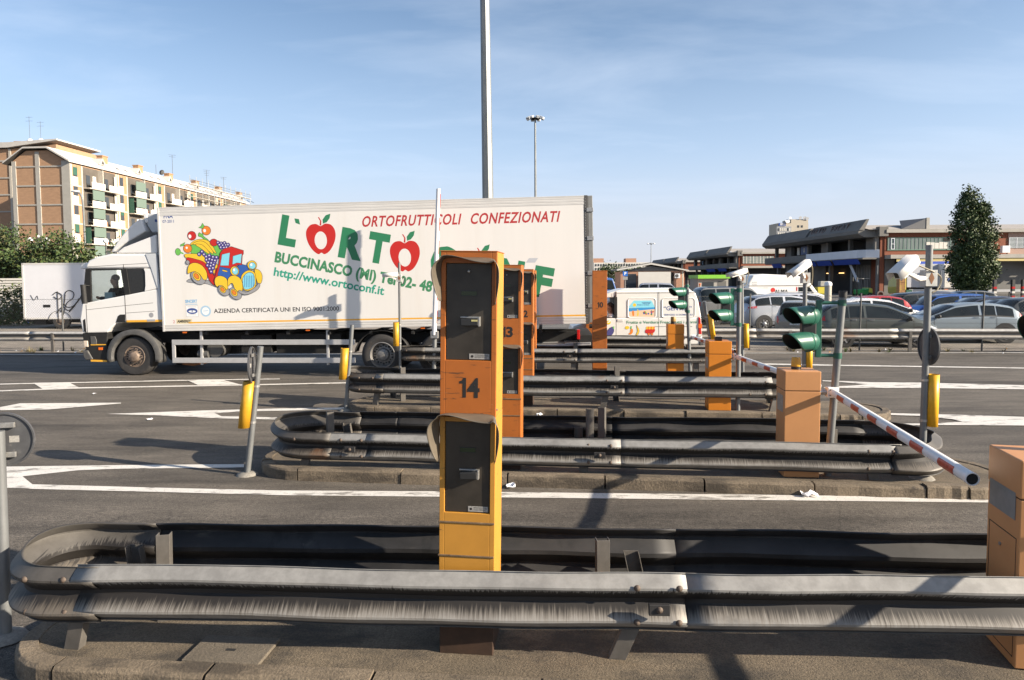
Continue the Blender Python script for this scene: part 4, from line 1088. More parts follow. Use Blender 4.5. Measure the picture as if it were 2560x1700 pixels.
mb = MB(); mb.M = BX; mb.box(BL - .0, BL + .09, -.004, BW, -.03, BH + .01); mb.build('rear_frame', M_TGREY, TR, bevel=.006)
mb = MB(); mb.M = BX
for k in range(46): mb.cyl((BL + .03, -.005, .06 + k * .062), (BL + .03, -.011, .06 + k * .062), .008, n=6)
mb.build('rivets', M_ALU, TR)
mb = MB(); mb.M = BX; mb.box(BL + .092, BL + .2, .0, BW, .0, BH); mb.build('rear_door', M_PANELG, TR, bevel=.01)
mb = MB(); mb.M = BX
for z in (.35, 1.1, 1.9, 2.55): mb.box(BL + .06, BL + .215, -.02, .02, z, z + .09)
mb.build('door_hinges', M_STEEL, TR, bevel=.004)
mb = MB(); mb.M = BX; mb.box(.62, BL, -.0012, .01, .155, .192); mb.build('ochre_stripe', M_STRIPE, TR)
mb = MB(); mb.M = BX; mb.cyl((9.05, .5, BH), (9.05, .5, BH + .05), .2, .12, 14); mb.build('roof_vent', M_TRIM, TR)
# ----- print on the side; artwork units: 1 unit = 3 mm
def au(x, y): return (-.1995 + .002997 * x, 2.92 + .3645 - .002989 * y - .0000672 * x)
def print_text(name, s, x, y, cap, m, rot=0.0, wx=1.0, width=None, shear=0.0, bold=0.0, lift=.0005, spacing=1.0):
    lx, lz = au(x, y)
    size = cap * .003 / .715
    o = text(name, s, size, m, TR, (0, 0, 0), shear=shear, bold=bold, spacing=spacing, ext=.0002)
    if width:
        xs = [v.co.x for v in o.data.vertices]; wx = width * .003 / (max(xs) - min(xs))
    o.matrix_local = BX @ Matrix.Translation((lx, -lift, lz)) @ Matrix.Rotation(R(rot), 4, 'Y') @ Matrix.Rotation(PI / 2, 4, 'X') @ Matrix.Diagonal((wx, 1, 1, 1))
    return o
def art(name, shapes, outline=4.5, base=.0006, step=.00007, parent=TR, conv=au, M=BX):
    """shapes: (material, points, smooth, outlined)"""
    mb = MB(); mb.M = M; mats = [M_CBLK]; y = base
    for m_, pts, sm, ol in shapes:
        if sm: pts = spline(pts, 5)
        if ol:
            cx = sum(p[0] for p in pts) / len(pts); n = len(pts); big = []
            ar = sum(pts[i][0] * pts[(i + 1) % n][1] - pts[(i + 1) % n][0] * pts[i][1] for i in range(n))
            sg = 1 if ar > 0 else -1
            for i in range(n):
                a, b = pts[i - 1], pts[(i + 1) % n]
                dx_, dy_ = b[0] - a[0], b[1] - a[1]; l = math.hypot(dx_, dy_) or 1
                big.append((pts[i][0] + sg * dy_ / l * outline, pts[i][1] - sg * dx_ / l * outline))
            mb.m = 0; y += step
            mb.poly([(conv(*p)[0], -y, conv(*p)[1]) for p in (big if sg < 0 else big[::-1])])
        if m_ not in mats: mats.append(m_)
        mb.m = mats.index(m_); y += step
        q = pts
        ar = sum(q[i][0] * q[(i + 1) % len(q)][1] - q[(i + 1) % len(q)][0] * q[i][1] for i in range(len(q)))
        mb.poly([(conv(*p)[0], -y, conv(*p)[1]) for p in (q if ar < 0 else q[::-1])])
    return mb.build(name, mats, parent)
def circ(x, y, rx, ry=None, n=18, a=0):
    ry = ry or rx
    return [(x + rx * math.cos(2 * PI * k / n) * math.cos(a) - ry * math.sin(2 * PI * k / n) * math.sin(a), y + rx * math.cos(2 * PI * k / n) * math.sin(a) + ry * math.sin(2 * PI * k / n) * math.cos(a)) for k in range(n)]
def apple(cx, cy, k=1.0):
    o = [(0, -100), (35, -118), (80, -112), (110, -75), (117, -20), (100, 40), (65, 95), (25, 120), (0, 108), (-25, 120), (-65, 92), (-100, 40), (-117, -20), (-112, -70), (-80, -108), (-35, -116)]
    P_ = lambda l: [(cx + x * k, cy + y * k) for x, y in l]
    return [(M_CRED, P_(o), True, False), (M_TBOX, circ(cx - 2, cy + 12, 49, 70, 22), False, False),
            (M_CRED, P_([(-6, -105), (-2, -140), (-18, -168), (-10, -170), (8, -140), (6, -105)]), False, False),
            (M_CGREEN, P_([(20, -118), (18, -150), (45, -185), (82, -196), (74, -160), (50, -130)]), False, False)]
art('apple_emblem', apple(1370, 370)); art('apple_emblem', apple(2030, 505)); art('apple_emblem', apple(2612, 612))
RT = 11.4
print_text('logo_letter', "L", 1103, 318, 212, M_CGREEN, RT, width=140, bold=.055)
art('apostrophe', [(M_CGREEN, [(1165, 210), (1200, 215), (1208, 258), (1172, 245)], False, False)])
print_text('logo_letter', "R", 1592, 420, 212, M_CGREEN, RT, width=185, bold=.055)
print_text('logo_letter', "T", 1818, 455, 212, M_CGREEN, RT, width=165, bold=.055)
print_text('logo_letter', "C", 2320, 560, 212, M_CGREEN, RT, width=185, bold=.055)
print_text('logo_letter', "N", 2850, 664, 212, M_CGREEN, RT, width=185, bold=.055)
print_text('logo_letter', "F", 3088, 718, 212, M_CGREEN, RT, width=150, bold=.055)
print_text('slogan_lettering', "ORTOFRUTTICOLI", 2080, 232.6, 82, M_CRED2, 0, width=779, shear=.28, bold=.008, spacing=1.1)
print_text('slogan_lettering', "CONFEZIONATI", 2886, 214.5, 82, M_CRED2, 0, width=691, shear=.28, bold=.008, spacing=1.1)
print_text('address_lettering', "BUCCINASCO (MI) Tel 02- 48", 1615, 632, 80, M_CGREEN2, 12, width=1265, bold=.014, spacing=1.03)
print_text('web_lettering', "http://www.ortoconf.it", 1418, 705, 66, M_CTEAL, 11.2, width=890, bold=.007)
print_text('certificate_lettering', "AZIENDA CERTIFICATA UNI EN ISO 9001:2000", 990, 930, 34, M_CBLK, 0, width=1008, bold=.002)
print_text('code_lettering', "FNA", 148, 190, 33, M_CNAVY, 0, width=75, bold=.003)
print_text('code_lettering', "07-2011", 150, 230, 23, M_CNAVY, 0, width=92, bold=.001)
print_text('badge_lettering', "SINCERT", 303, 864, 23, M_CLBLUE, 0, width=98, bold=.003)
art('certificate_badge', [(M_CLBLUE, [(255, 884), (353, 884), (353, 888), (255, 888)], False, False), (M_CGREY, [(258, 896), (357, 896), (357, 987), (258, 987)], False, False),
                          (M_CWHITE, [(260, 898), (355, 898), (355, 985), (260, 985)], False, False), (M_CNAVY, circ(308, 941, 44, 24), False, False), (M_CWHITE, circ(308, 944, 30, 9), False, False), (M_CNAVY, [(303, 925), (313, 925), (311, 950), (305, 950)], False, False),
                          (M_CGREY, [(275, 970), (340, 970), (340, 973), (275, 973)], False, False), (M_CGREY, [(270, 906), (345, 906), (345, 909), (270, 909)], False, False)])
art('round_badge', [(mat('print_pale_blue', (.35, .52, .66), .5), circ(418, 941, 43, 44, 28), False, False), (M_CWHITE, circ(418, 941, 30, 31, 24), False, False), (mat('print_pale_blue', (.35, .52, .66), .5), [(398, 938), (440, 934), (440, 940), (398, 944)], False, False)])
art('maker_badge', [(M_CCREAM, [(175, 1006), (303, 1003), (303, 1041), (175, 1044)], False, False)])
print_text('badge_lettering', "AMBERET", 238, 1024, 20, M_CBLK, 0, width=112, bold=.003, lift=.0010)
print_text('badge_lettering', "2", 155, 1028, 24, M_CRED, 0, lift=.001)
art('grey_patch', [(mat('pale_grey_patch', (.45, .47, .5), .5), [(2971, 557), (2996, 522), (3066, 522), (3041, 557)], False, False)])  # flat pale grey parallelogram on the box side
rg = random.Random(3)
S = []
S += [(M_CGREY, [(275, 705), (310, 685), (400, 690), (505, 715), (560, 760), (500, 745), (430, 722), (320, 715)], True, True)]
S += [(M_CLEAF, circ(215, 470, 20, 26), True, True), (M_CLEAF, [(225, 462), (262, 480), (258, 490), (222, 476)], False, False)]
S += [(M_CLEAF, [(318, 470), (322, 425), (360, 395), (430, 372), (520, 410), (560, 420), (566, 470), (540, 520), (430, 505), (350, 490)], True, True)]
S += [(M_CLEAF, [(388, 345), (395, 320), (412, 330), (428, 322), (425, 345), (465, 378), (450, 385), (415, 355)], True, True)]
for bpts in ([(318, 412), (360, 380), (420, 372), (478, 395), (520, 470), (518, 480), (470, 440), (420, 405), (360, 408)],
             [(340, 405), (400, 385), (450, 405), (490, 455), (500, 485), (460, 460), (420, 430), (370, 415)],
             [(360, 412), (410, 415), (450, 450), (478, 492), (440, 470), (400, 440)]):
    S.append((M_CYEL, bpts, True, True))
S += [(M_CORG, circ(295, 444, 33), True, True), (M_CWHITE, circ(288, 438, 9), True, False), (M_CLEAF, [(262, 405), (240, 415), (235, 425), (265, 420), (275, 392)], False, True)]
S += [(M_CORG, circ(453, 302, 34), True, True), (M_CWHITE, circ(440, 303, 11, 13), True, False), (M_CLEAF, [(428, 285), (392, 278), (415, 268), (425, 245), (438, 265)], False, True)]
S += [(M_CRED, circ(334, 343, 33, 34), True, True), (M_CWHITE, circ(318, 348, 12, 15), True, False), (M_CRED, circ(510, 397, 30, 27), True, True)]
for (gx, gy) in [(545, 398), (570, 405), (597, 402), (556, 416), (582, 420), (608, 418), (625, 415), (566, 436), (592, 438), (612, 436)]:
    S += [(M_CPURP, circ(gx, gy, 13, n=12), True, True), (M_CWHITE, circ(gx - 2, gy - 2, 4.5, n=8), True, False)]
S += [(M_CYEL, [(270, 492), (330, 486), (430, 500), (520, 560), (540, 620), (500, 640), (430, 560), (350, 530), (285, 520)], True, True)]
S += [(M_CRED, [(285, 518), (350, 528), (425, 555), (480, 620), (500, 660), (520, 600), (535, 640), (495, 690), (500, 735), (465, 700), (440, 640), (390, 580), (330, 560), (298, 562)], True, True)]
for (gx, gy) in [(388, 490), (412, 470), (428, 492), (445, 510), (470, 500), (500, 512), (528, 515), (446, 535), (470, 528), (492, 535), (515, 540), (460, 555), (484, 560), (508, 562), (453, 578), (478, 582), (502, 574), (470, 604), (496, 600), (480, 628)]:
    S += [(M_CPURP, circ(gx, gy, 14, n=12), True, True), (M_CWHITE, circ(gx - 2, gy - 2, 5, n=8), True, False)]
def tyre_art(x, y, k): return [(M_CGREY, circ(x, y, 68 * k, 50 * k, a=.75), True, True), (M_CYEL, circ(x - 12 * k, y - 8 * k, 38 * k, 27 * k, a=.9), True, True), (M_CORG, circ(x - 14 * k, y - 10 * k, 24 * k, 15 * k, a=.9), True, True)]
S += [(M_CGREY, circ(292, 553, 14, 15), True, True)]
S += tyre_art(372, 672, .95) + [(M_CYEL, [(288, 640), (300, 580), (345, 558), (400, 575), (438, 625), (442, 680), (415, 690), (385, 645), (345, 625), (310, 632)], True, True)]
S += [(M_CBLUE, [(690, 590), (720, 570), (770, 585), (775, 620), (730, 650), (700, 690), (640, 690), (650, 620)], True, True)]
S += [(M_CRED, [(560, 480), (585, 450), (650, 430), (748, 462), (745, 485), (735, 500), (727, 575), (700, 570), (660, 600), (650, 640), (620, 680), (545, 650), (510, 720), (498, 700), (520, 640), (545, 560)], False, True)]
S += [(M_CCYAN, [(574, 492), (636, 478), (622, 578), (556, 578)], False, True), (M_CCYAN, [(662, 505), (732, 486), (722, 560), (690, 555), (655, 570)], False, True)]
S += [(M_CBLUE, [(552, 588), (632, 604), (640, 640), (612, 690), (530, 655)], False, True), (M_CYEL, [(570, 612), (605, 620), (610, 630), (572, 622)], False, True)]
S += tyre_art(575, 775, .72) + [(M_CYEL, [(505, 715), (515, 675), (555, 662), (600, 685), (608, 740), (600, 770), (570, 740), (540, 735), (520, 745)], True, True)]
S += [(M_CYEL, [(832, 612), (870, 620), (888, 660), (880, 710), (858, 722), (842, 680)], True, True)]
S += [(M_CYEL, [(720, 680), (745, 635), (790, 618), (830, 640), (836, 720), (810, 765), (740, 770)], True, True), (M_CCYAN, [(732, 690), (755, 650), (792, 634), (822, 655), (826, 720), (800, 755), (742, 762)], True, True)]
for gx in range(745, 820, 14): S.append((M_CBLUE, [(gx, 660), (gx + 4, 656), (gx + 2, 750), (gx - 2, 752)], False, False))
S += tyre_art(668, 800, .8) + [(M_CYEL, [(612, 740), (615, 685), (650, 660), (700, 672), (726, 715), (722, 780), (690, 785), (665, 760), (650, 720), (632, 720)], True, True)]
S += [(M_CGREY, [(700, 775), (760, 790), (830, 750), (862, 718), (864, 745), (830, 780), (760, 808), (705, 795)], True, True)]
S += [(M_CYEL, circ(670, 622, 34, 36), True, True), (M_CCYAN, circ(674, 622, 23, 27), True, True), (M_CWHITE, circ(666, 612, 8, 12), True, False)]
S += [(M_CYEL, circ(812, 576, 36, 34), True, True), (M_CCYAN, circ(814, 580, 25, 25), True, True), (M_CWHITE, circ(806, 572, 9, 11), True, False)]
art('fruit_truck_picture', S, outline=3.2)

# ----- cab
def cb(x, y): return ((x - 795) * .002687, (1497 - y) * .002687)
def cpts(l): return [cb(*p) for p in l]
CW0, CW1 = .03, 2.47
mb = MB(); mb.prism(cpts([(45, 850), (440, 778), (620, 745), (745, 720), (788, 1010), (445, 1018), (350, 1030), (300, 1075), (268, 1112), (85, 1115), (38, 1112), (18, 990)])[::-1], CW0, CW1)
mb.build('cab_body', M_TWHITE, TR, bevel=.03, bseg=3)
mb = MB(); mb.prism(cpts([(88, 540), (95, 500), (120, 465), (200, 432), (330, 406), (645, 408), (672, 470), (690, 540)])[::-1], CW0, CW1)
mb.build('cab_roof', M_TWHITE, TR, bevel=.05, bseg=4)
for y0, y1, s in ((CW0, CW0 + .05, 0), (CW1 - .05, CW1, 1)):
    mb = MB(); mb.prism(cpts([(622, 541), (690, 541), (744, 719), (625, 744), (634, 690), (634, 570)])[::-1], y0, y1); mb.build('quarter_panel', M_TWHITE, TR, bevel=.01)
    mb = MB(); mb.prism(cpts([(412, 541), (466, 541), (490, 767), (441, 777)])[::-1], y0 + .003, y1 - .003); mb.build('door_pillar', M_TBLK, TR, bevel=.004)
    mb = MB(); mb.prism(cpts([(88, 541), (134, 541), (132, 832), (48, 847)])[::-1], y0 + .003, y1 - .003); mb.build('windscreen_pillar', M_TBLK, TR, bevel=.004)
    mb = MB(); mb.prism(cpts([(130, 541), (415, 541), (415, 552), (130, 556)])[::-1], y0 + .004, y1 - .004); mb.build('window_rubber', M_TBLK, TR)
    yy = y0 + .02
    mb = MB(); mb.poly([(x, yy, z) for x, z in cpts([(130, 548), (413, 545), (440, 779), (130, 833)])]); mb.build('door_window', M_GLASS, TR)
    mb = MB(); mb.prism(cpts([(468, 541), (620, 541), (634, 575), (634, 690), (614, 740), (490, 768)])[::-1], yy, yy + .006); mb.build('rear_side_window', M_GLASST if s else M_BLACK, TR)
mb = MB(); a, b = cb(52, 846), cb(96, 541); mb.quad((a[0], CW0 + .05, a[1]), (a[0], CW1 - .05, a[1]), (b[0], CW1 - .05, b[1]), (b[0], CW0 + .05, b[1])); mb.build('windscreen', M_GLASS, TR)
mb = MB(); x0 = cb(690, 0)[0]; mb.box(x0 - .2, x0 - .15, CW0 + .06, CW1 - .06, 1.9, 2.55); mb.build('cab_back_wall', M_TBLK, TR)
mb = MB(); x0 = cb(450, 0)[0]; mb.box(x0 + .0, x0 + .5, CW0 + .06, CW1 - .06, 1.75, 2.02); mb.build('bunk', M_TBLK, TR)
mb = MB(); a = cb(60, 850); mb.box(a[0], a[0] + .35, CW0 + .06, CW1 - .06, a[1] - .15, a[1] + .06); mb.build('dashboard', M_TGREY, TR, bevel=.03)
mb = MB()
for y in (.42, 1.75): 
    x0 = cb(400, 0)[0]; mb.box(x0 - .05, x0 + .12, y, y + .45, 1.6, 2.32); mb.box(x0 - .45, x0, y, y + .45, 1.5, 1.68)
mb.build('seats', M_TGREY, TR, bevel=.04)
c = cb(290, 745); Mw = Matrix.Translation((c[0] - .02, .62, c[1] - .02)) @ Matrix.Rotation(R(-50), 4, 'Y')
mb = MB(); mb.tube([Mw @ Vector((.2 * math.cos(q), .2 * math.sin(q), 0)) for q in [2 * PI * k / 20 for k in range(21)]], .016, 6); mb.tube([Mw @ Vector((-.2, 0, 0)), Mw @ Vector((.2, 0, 0))], .015, 6); mb.build('steering_wheel', M_BLACK, TR, smooth=60)
mb = MB(); c = cb(225, 785); mb.box(c[0] - .1, c[0] + .1, .3, .5, c[1] - .09, c[1] + .09); mb.build('dash_box', mat('pale_blue_plastic', (.3, .42, .48), .5), TR, bevel=.01)
# visor, deflector, side fairings, fridge unit
mb = MB(); mb.prism(cpts([(25, 540), (32, 505), (60, 490), (96, 485), (100, 535), (75, 540)])[::-1], .1, 2.4); mb.build('sun_visor', M_TWHITE, TR, bevel=.02)
dpts = cpts([(276, 392), (300, 350), (352, 275), (430, 190), (500, 130), (562, 88), (605, 205), (560, 232), (400, 318), (310, 382)])
mb = MB(); mb.prism(dpts[::-1], .25, 2.25); mb.build('roof_deflector', M_TWHITE, TR, bevel=.03, bseg=3)
for y0 in (.06, 2.36):
    mb = MB(); mb.prism(cpts([(382, 404), (390, 385), (440, 350), (742, 240), (745, 404)])[::-1], y0, y0 + .08); mb.build('deflector_fairing', M_TWHITE, TR, bevel=.02)
    mb = MB(); mb.prism(cpts([(645, 410), (746, 408), (790, 1000), (745, 715), (695, 545)])[::-1], y0 - .04, y0 + .01); mb.build('side_extender', mat('lorry_pale_grey', (.5, .52, .54), .45), TR, bevel=.008)
mb = MB(); mb.prism(cpts([(585, 60), (600, 45), (772, 38), (772, 215), (640, 215), (600, 150)])[::-1], .35, 2.15); mb.build('fridge_unit', mat('fridge_grey', (.5, .51, .52), .5, var=.05), TR, bevel=.03)
mb = MB(); mb.prism(cpts([(566, 36), (600, 40), (612, 120), (590, 130)])[::-1], .33, 2.17); mb.build('fridge_lip', M_TWHITE, TR, bevel=.01)
o = text('fridge_lettering', 'SDS 1', .07, M_CBLK, TR, (cb(725, 108)[0], .349, cb(0, 108)[1]), bold=.003)
mb = MB(); c = cb(685, 108); mb.box(c[0] - .03, c[0] + .03, .347, .35, c[1] - .03, c[1] + .03); mb.build('fridge_badge', M_CNAVY, TR)
# bonnet seams, stripe, step, bumper, arch
mb = MB(); mb.prism(cpts([(452, 1000), (782, 996), (784, 1016), (452, 1019)])[::-1], CW0 - .003, CW0 + .002); mb.build('cab_stripe', M_STRIPE, TR)
mb = MB(); mb.prism(cpts([(640, 995), (715, 994), (715, 1012), (640, 1013)])[::-1], CW0 - .005, CW0); mb.build('cab_badge', M_CGREY, TR)
mb = MB()
for l in ([(440, 780), (445, 780), (449, 1015), (444, 1015)], [(80, 905), (440, 868), (440, 871), (80, 908)], [(445, 868), (700, 845), (700, 848), (445, 871)], [(445, 935), (712, 918), (712, 921), (445, 938)], [(80, 860), (84, 860), (88, 1112), (84, 1112)], [(440, 541), (444, 541), (444, 500), (440, 500)], [(110, 520), (668, 492), (668, 495), (110, 523)]):
    mb.prism(cpts(l)[::-1], CW0 - .002, CW0 + .001)
mb.build('panel_gaps', M_SEAM, TR)
mb = MB(); mb.prism(cpts([(352, 1020), (372, 965), (392, 950), (440, 948), (440, 1018)])[::-1], CW0 - .004, CW0 + .002); mb.build('door_step_recess', M_TBLK, TR)
mb = MB(); mb.prism(cpts([(48, 1000), (70, 985), (76, 1110), (52, 1100)])[::-1], CW0 - .004, CW0 + .002); mb.build('side_grille', M_TBLK, TR)
mb = MB(); mb.prism(cpts([(30, 1116), (270, 1116), (262, 1150), (256, 1240), (250, 1365), (110, 1368), (95, 1340), (35, 1325), (40, 1270), (60, 1255), (36, 1190)])[::-1], .05, 2.45); mb.build('bumper', M_TBLK, TR, bevel=.02)
mb = MB(); mb.prism(cpts([(34, 1275), (80, 1270), (125, 1352), (60, 1360), (38, 1330)])[::-1], .02, 2.48); mb.build('bumper_corner', M_TGREY, TR, bevel=.02)
mb = MB(); mb.prism(cpts([(105, 1145), (150, 1145), (165, 1185), (160, 1222), (108, 1222)])[::-1], .04, .3); mb.build('step_plate', M_TGREY, TR, bevel=.01)
mb = MB(); mb.prism(cpts([(108, 1216), (248, 1216), (248, 1224), (108, 1226)])[::-1], .04, .3); mb.build('step_edge', M_STRIPE, TR)
mb = MB(); mb.prism(cpts([(105, 1356), (254, 1360), (254, 1376), (105, 1372)])[::-1], .03, .3); mb.build('step_edge', M_STRIPE, TR)
mb = MB(); mb.prism(cpts([(178, 1245), (216, 1245), (216, 1268), (178, 1268)])[::-1], .042, .06); mb.build('side_marker', M_AMBERL, TR)
mb = MB(); mb.prism(cpts([(42, 1185), (80, 1185), (84, 1240), (50, 1240)])[::-1], .03, .3); mb.build('headlamp', mat('headlamp', (.6, .5, .4), .2, coat=.5), TR, bevel=.01)
wc = cb(510, 1330); WR = .475
mb = MB(); rows = []
for k in range(25):
    a = R(-12) + R(204) * k / 24
    rows.append([(wc[0] + r_ * math.cos(a) * (1.0), y, wc[1] + r_ * math.sin(a)) for r_, y in ((.66, .28), (.66, .0), (.62, -.015), (.55, -.01), (.53, .02), (.53, .3))])
mb.grid(rows); mb.build('wheel_arch', M_TGREY, TR, smooth=40, solid=.01)
mb = MB(); mb.tube([Vector((cb(105, 680)[0], -.14, cb(105, 680)[1])), Vector((cb(115, 850)[0], -.14, cb(0, 850)[1]))], .06, 10); mb.tube([Vector((cb(110, 690)[0], -.14, cb(0, 690)[1])), Vector((cb(120, 700)[0], .05, cb(0, 690)[1]))], .015, 6); mb.build('wing_mirror', M_TBLK, TR, smooth=40)
mb = MB(); mb.lathe([(.058, 0), (.058, .001), (.05, .001)], 20, Matrix.Translation((cb(680, 0)[0], CW0 - .001, cb(0, 955)[1])) @ Matrix.Rotation(PI / 2, 4, 'X')); mb.build('fuel_badge', M_CGREY, TR)
# chassis, side guards, axles
mb = MB()
for y in (.75, 1.65): mb.box(-1.9, 9.9, y, y + .09, .72, .98)
mb.box(.5, 1.5, .7, 1.8, .45, .75); mb.box(2.6, 4.2, .35, 1.0, .5, .98); mb.box(1.75, 2.5, .3, .95, .52, .95)
for x in range(1, 10): mb.box(x - .04, x + .04, .06, 2.44, .98, 1.06)
mb.build('chassis', M_TBLK, TR, bevel=.01)
mb = MB(); mb.cyl((1.15, .2, .62), (1.15, .62, .62), .2, n=20); mb.cyl((.75, .2, .5), (1.0, .2, .5), .1, n=14); mb.build('air_tank', M_TGREY, TR, smooth=40)
mb = MB(); mb.tube([(.35, .2, .28), (.6, .2, .26), (.85, .22, .3), (1.1, .3, .36)], .05, 10); mb.build('exhaust', M_RUSTY, TR, smooth=40)
mb = MB(); mb.box(.17, 4.62, .03, .07, .735, .86); mb.box(.17, 4.62, .03, .07, .30, .425); mb.box(.17, .25, .03, .07, .425, .735); mb.build('side_guard', M_ALU, TR, bevel=.008)
for x in (.84, 3.92): MB().box(x, x + .06, .08, .13, .25, 1.08).build('guard_bracket', M_ALU, TR, bevel=.004)
for x in (.45, 3.45, 6.2, 8.6): MB().box(x, x + .1, .02, .05, 1.015 + x * .0158, 1.06 + x * .0158).build('side_marker', M_AMBERL, TR)
wheel(TR, Vector((wc[0], .2, WR - .02)), WR, .33, M_RIM, -1, .55, .0, 10, 'front_wheel'); wheel(TR, Vector((wc[0], 2.3, WR - .02)), WR, .33, M_RIM, 1, .55, .0, 10, 'front_wheel')
for x in (5.27, 6.62):
    wheel(TR, Vector((x, .2, .49)), .5, .33, M_RIMG, -1, .62, .14, 10, 'rear_wheel'); wheel(TR, Vector((x, 2.3, .49)), .5, .33, M_RIMG, 1, .62, .14, 10, 'rear_wheel')
mb = MB(); rows = []
for x0 in (5.27,):
    for k in range(17):
        a = R(8) + R(164) * k / 16
        rows.append([(x0 + .66 * math.cos(a), y, .47 + .6 * math.sin(a)) for y in (.02, .4)])
mb.grid(rows); mb.build('mudguard', M_TBLK, TR, smooth=40, solid=.01)
# rear: underrun bar, tail lift, lamps
mb = MB(); mb.cyl((8.3, .6, .62), (9.6, .5, .62), .05, n=10); mb.box(9.1, 9.5, .3, 2.2, .55, .7); mb.build('tail_lift_ram', M_STEEL, TR)
mb = MB(); mb.box(8.2, 10.2, .05, 2.3, .36, .41); mb.box(9.6, 10.2, .04, 2.3, .41, .43); mb.build('tail_lift_platform', M_ALU, TR, rot=(0, R(-2), 0), bevel=.006)
mb = MB(); mb.box(9.9, 10.24, .1, 2.4, .5, .95); mb.build('underrun_bar', M_TBLK, TR, bevel=.01)
mb = MB(); mb.box(9.86, 9.93, .08, .25, .85, 1.08); mb.build('tail_lamp', M_REDL, TR, bevel=.01)
mb = MB(); mb.cyl((8.3, .05, 1.08), (8.62, .05, 1.06), .025, n=8); mb.build('pipe', M_ALU, TR)
mb = MB(); mb.cyl((10.15, .12, 1.16), (10.3, .12, 1.16), .05, n=12); mb.build('rubber_buffer', M_TBLK, TR, smooth=40)
v = TR.matrix_basis @ Vector((cb(392, 0)[0] - .4, .6, 1.6))
seated_person('lorry driver in dark jacket, silhouetted in the cab window', tuple(v), R(-2.95), M_SHIRTD, M_HAIR)
# ------------------------------------------------------------------ roadside rails and chain-link fences
def chain_mat():
    m = bpy.data.materials.new('chain_link'); m.use_nodes = True; t = m.node_tree; t.nodes.clear()
    out = N(t, 'ShaderNodeOutputMaterial'); p = N(t, 'ShaderNodeBsdfPrincipled'); p.inputs['Base Color'].default_value = (.07, .07, .066, 1); p.inputs['Roughness'].default_value = .5
    tr = N(t, 'ShaderNodeBsdfTransparent'); mx = N(t, 'ShaderNodeMixShader')
    tcn = N(t, 'ShaderNodeTexCoord'); sep = N(t, 'ShaderNodeSeparateXYZ'); t.links.new(tcn.outputs['Object'], sep.inputs[0])
    fs = []
    for sgn in (1, -1):
        a = N(t, 'ShaderNodeMath', op='MULTIPLY_ADD'); a.inputs[1].default_value = sgn; t.links.new(sep.outputs[2], a.inputs[0]); t.links.new(sep.outputs[0], a.inputs[2])
        b = N(t, 'ShaderNodeMath', op='MULTIPLY'); b.inputs[1].default_value = 1 / .085; t.links.new(a.outputs[0], b.inputs[0])
        c = N(t, 'ShaderNodeMath', op='FRACT'); t.links.new(b.outputs[0], c.inputs[0])
        d = N(t, 'ShaderNodeMath', op='LESS_THAN'); d.inputs[1].default_value = .05; t.links.new(c.outputs[0], d.inputs[0]); fs.append(d)
    mm = N(t, 'ShaderNodeMath', op='MAXIMUM'); t.links.new(fs[0].outputs[0], mm.inputs[0]); t.links.new(fs[1].outputs[0], mm.inputs[1])
    t.links.new(mm.outputs[0], mx.inputs[0]); t.links.new(tr.outputs[0], mx.inputs[1]); t.links.new(p.outputs[0], mx.inputs[2]); t.links.new(mx.outputs[0], out.inputs[0])
    return m
M_CHAIN = chain_mat()
M_RAILW = galv_mat('zinc_roadside', (0.42, 0.41, 0.39), 0.35, 11.0, .6)
M_FPOST = mat('fence_post', (0.09, 0.09, 0.085), 0.6, 0.2, var=.2, vscale=10)
def roadside(label, flabel, p0, p1, zt, posts, fposts, fz=1.72, off=.3):
    a = math.atan2(p1[1] - p0[1], p1[0] - p0[0]); L = math.hypot(p1[0] - p0[0], p1[1] - p0[1])
    t = thing('roadside_rail', label, 'guard rail', (p0[0], p0[1], 0), a, 'guard rails along the far road edge')
    x = 0; i = 0
    while x < L - .1:
        x2 = min(L, x + 4.1)
        sweep_rail(straight(x2, max(0, x - .05), 0, -1, 16), 90 + i, .004).build('beam', M_RAILW, t, (0, -.003 * (i % 2), zt - .157), smooth=50, solid=.004)
        x = x2; i += 1
    for k in posts:
        mb = MB(); mb.box(k - .05, k + .05, .0, .05, 0, zt - .05); mb.build('post', M_POSTG, t, bevel=.004)
        mb = MB(); mb.box(k - .03, k + .03, -.01, .02, zt - .25, zt - .1); mb.build('spacer', M_POSTG, t)
    f = thing('chain_link_fence', flabel, 'fence', (p0[0] - off * math.sin(a), p0[1] + off * math.cos(a), 0), a, 'chain-link fences along the far road edge')
    mb = MB(); n = 40; mb.grid([[(L * i / n, .01 * math.sin(i * 1.3), .03), (L * i / n, .02 * math.sin(i * .9), fz / 2), (L * i / n, 0, fz)] for i in range(n + 1)]); mb.build('mesh', M_CHAIN, f)
    for z in (.1, fz / 2, fz - .02):
        mb = MB(); mb.tube([(L * i / 12, 0.0, z - .01 * (i % 2)) for i in range(13)], .005, 4); mb.build('line_wire', M_FPOST, f)
    for k in fposts:
        mb = MB(); mb.tube([(k, .0, 0), (k + .02, .0, fz + .05)], .026, 8); mb.build('post', M_FPOST, f, smooth=40)
    return t
roadside('long clean guard rail in front of the parked cars at right', 'chain-link fence in front of the parked cars at right',
         (3.5, 21.35), (30, 18.75), .70, [1.9, 5.05, 8.55, 12.1, 15.6, 19.0, 22.5], [.8, 3.9, 7.2, 10.75, 14.3, 17.9, 21.4, 25])
roadside('rusty topped guard rail left of the lorry, before the graffiti trailer', 'sagging chain-link fence left of the lorry',
         (-32, 23.4), (-7.5, 21.45), .66, [3, 7, 10.5, 13.6, 17.15, 21], [1.5, 5, 8.6, 12.2, 17.3, 21])

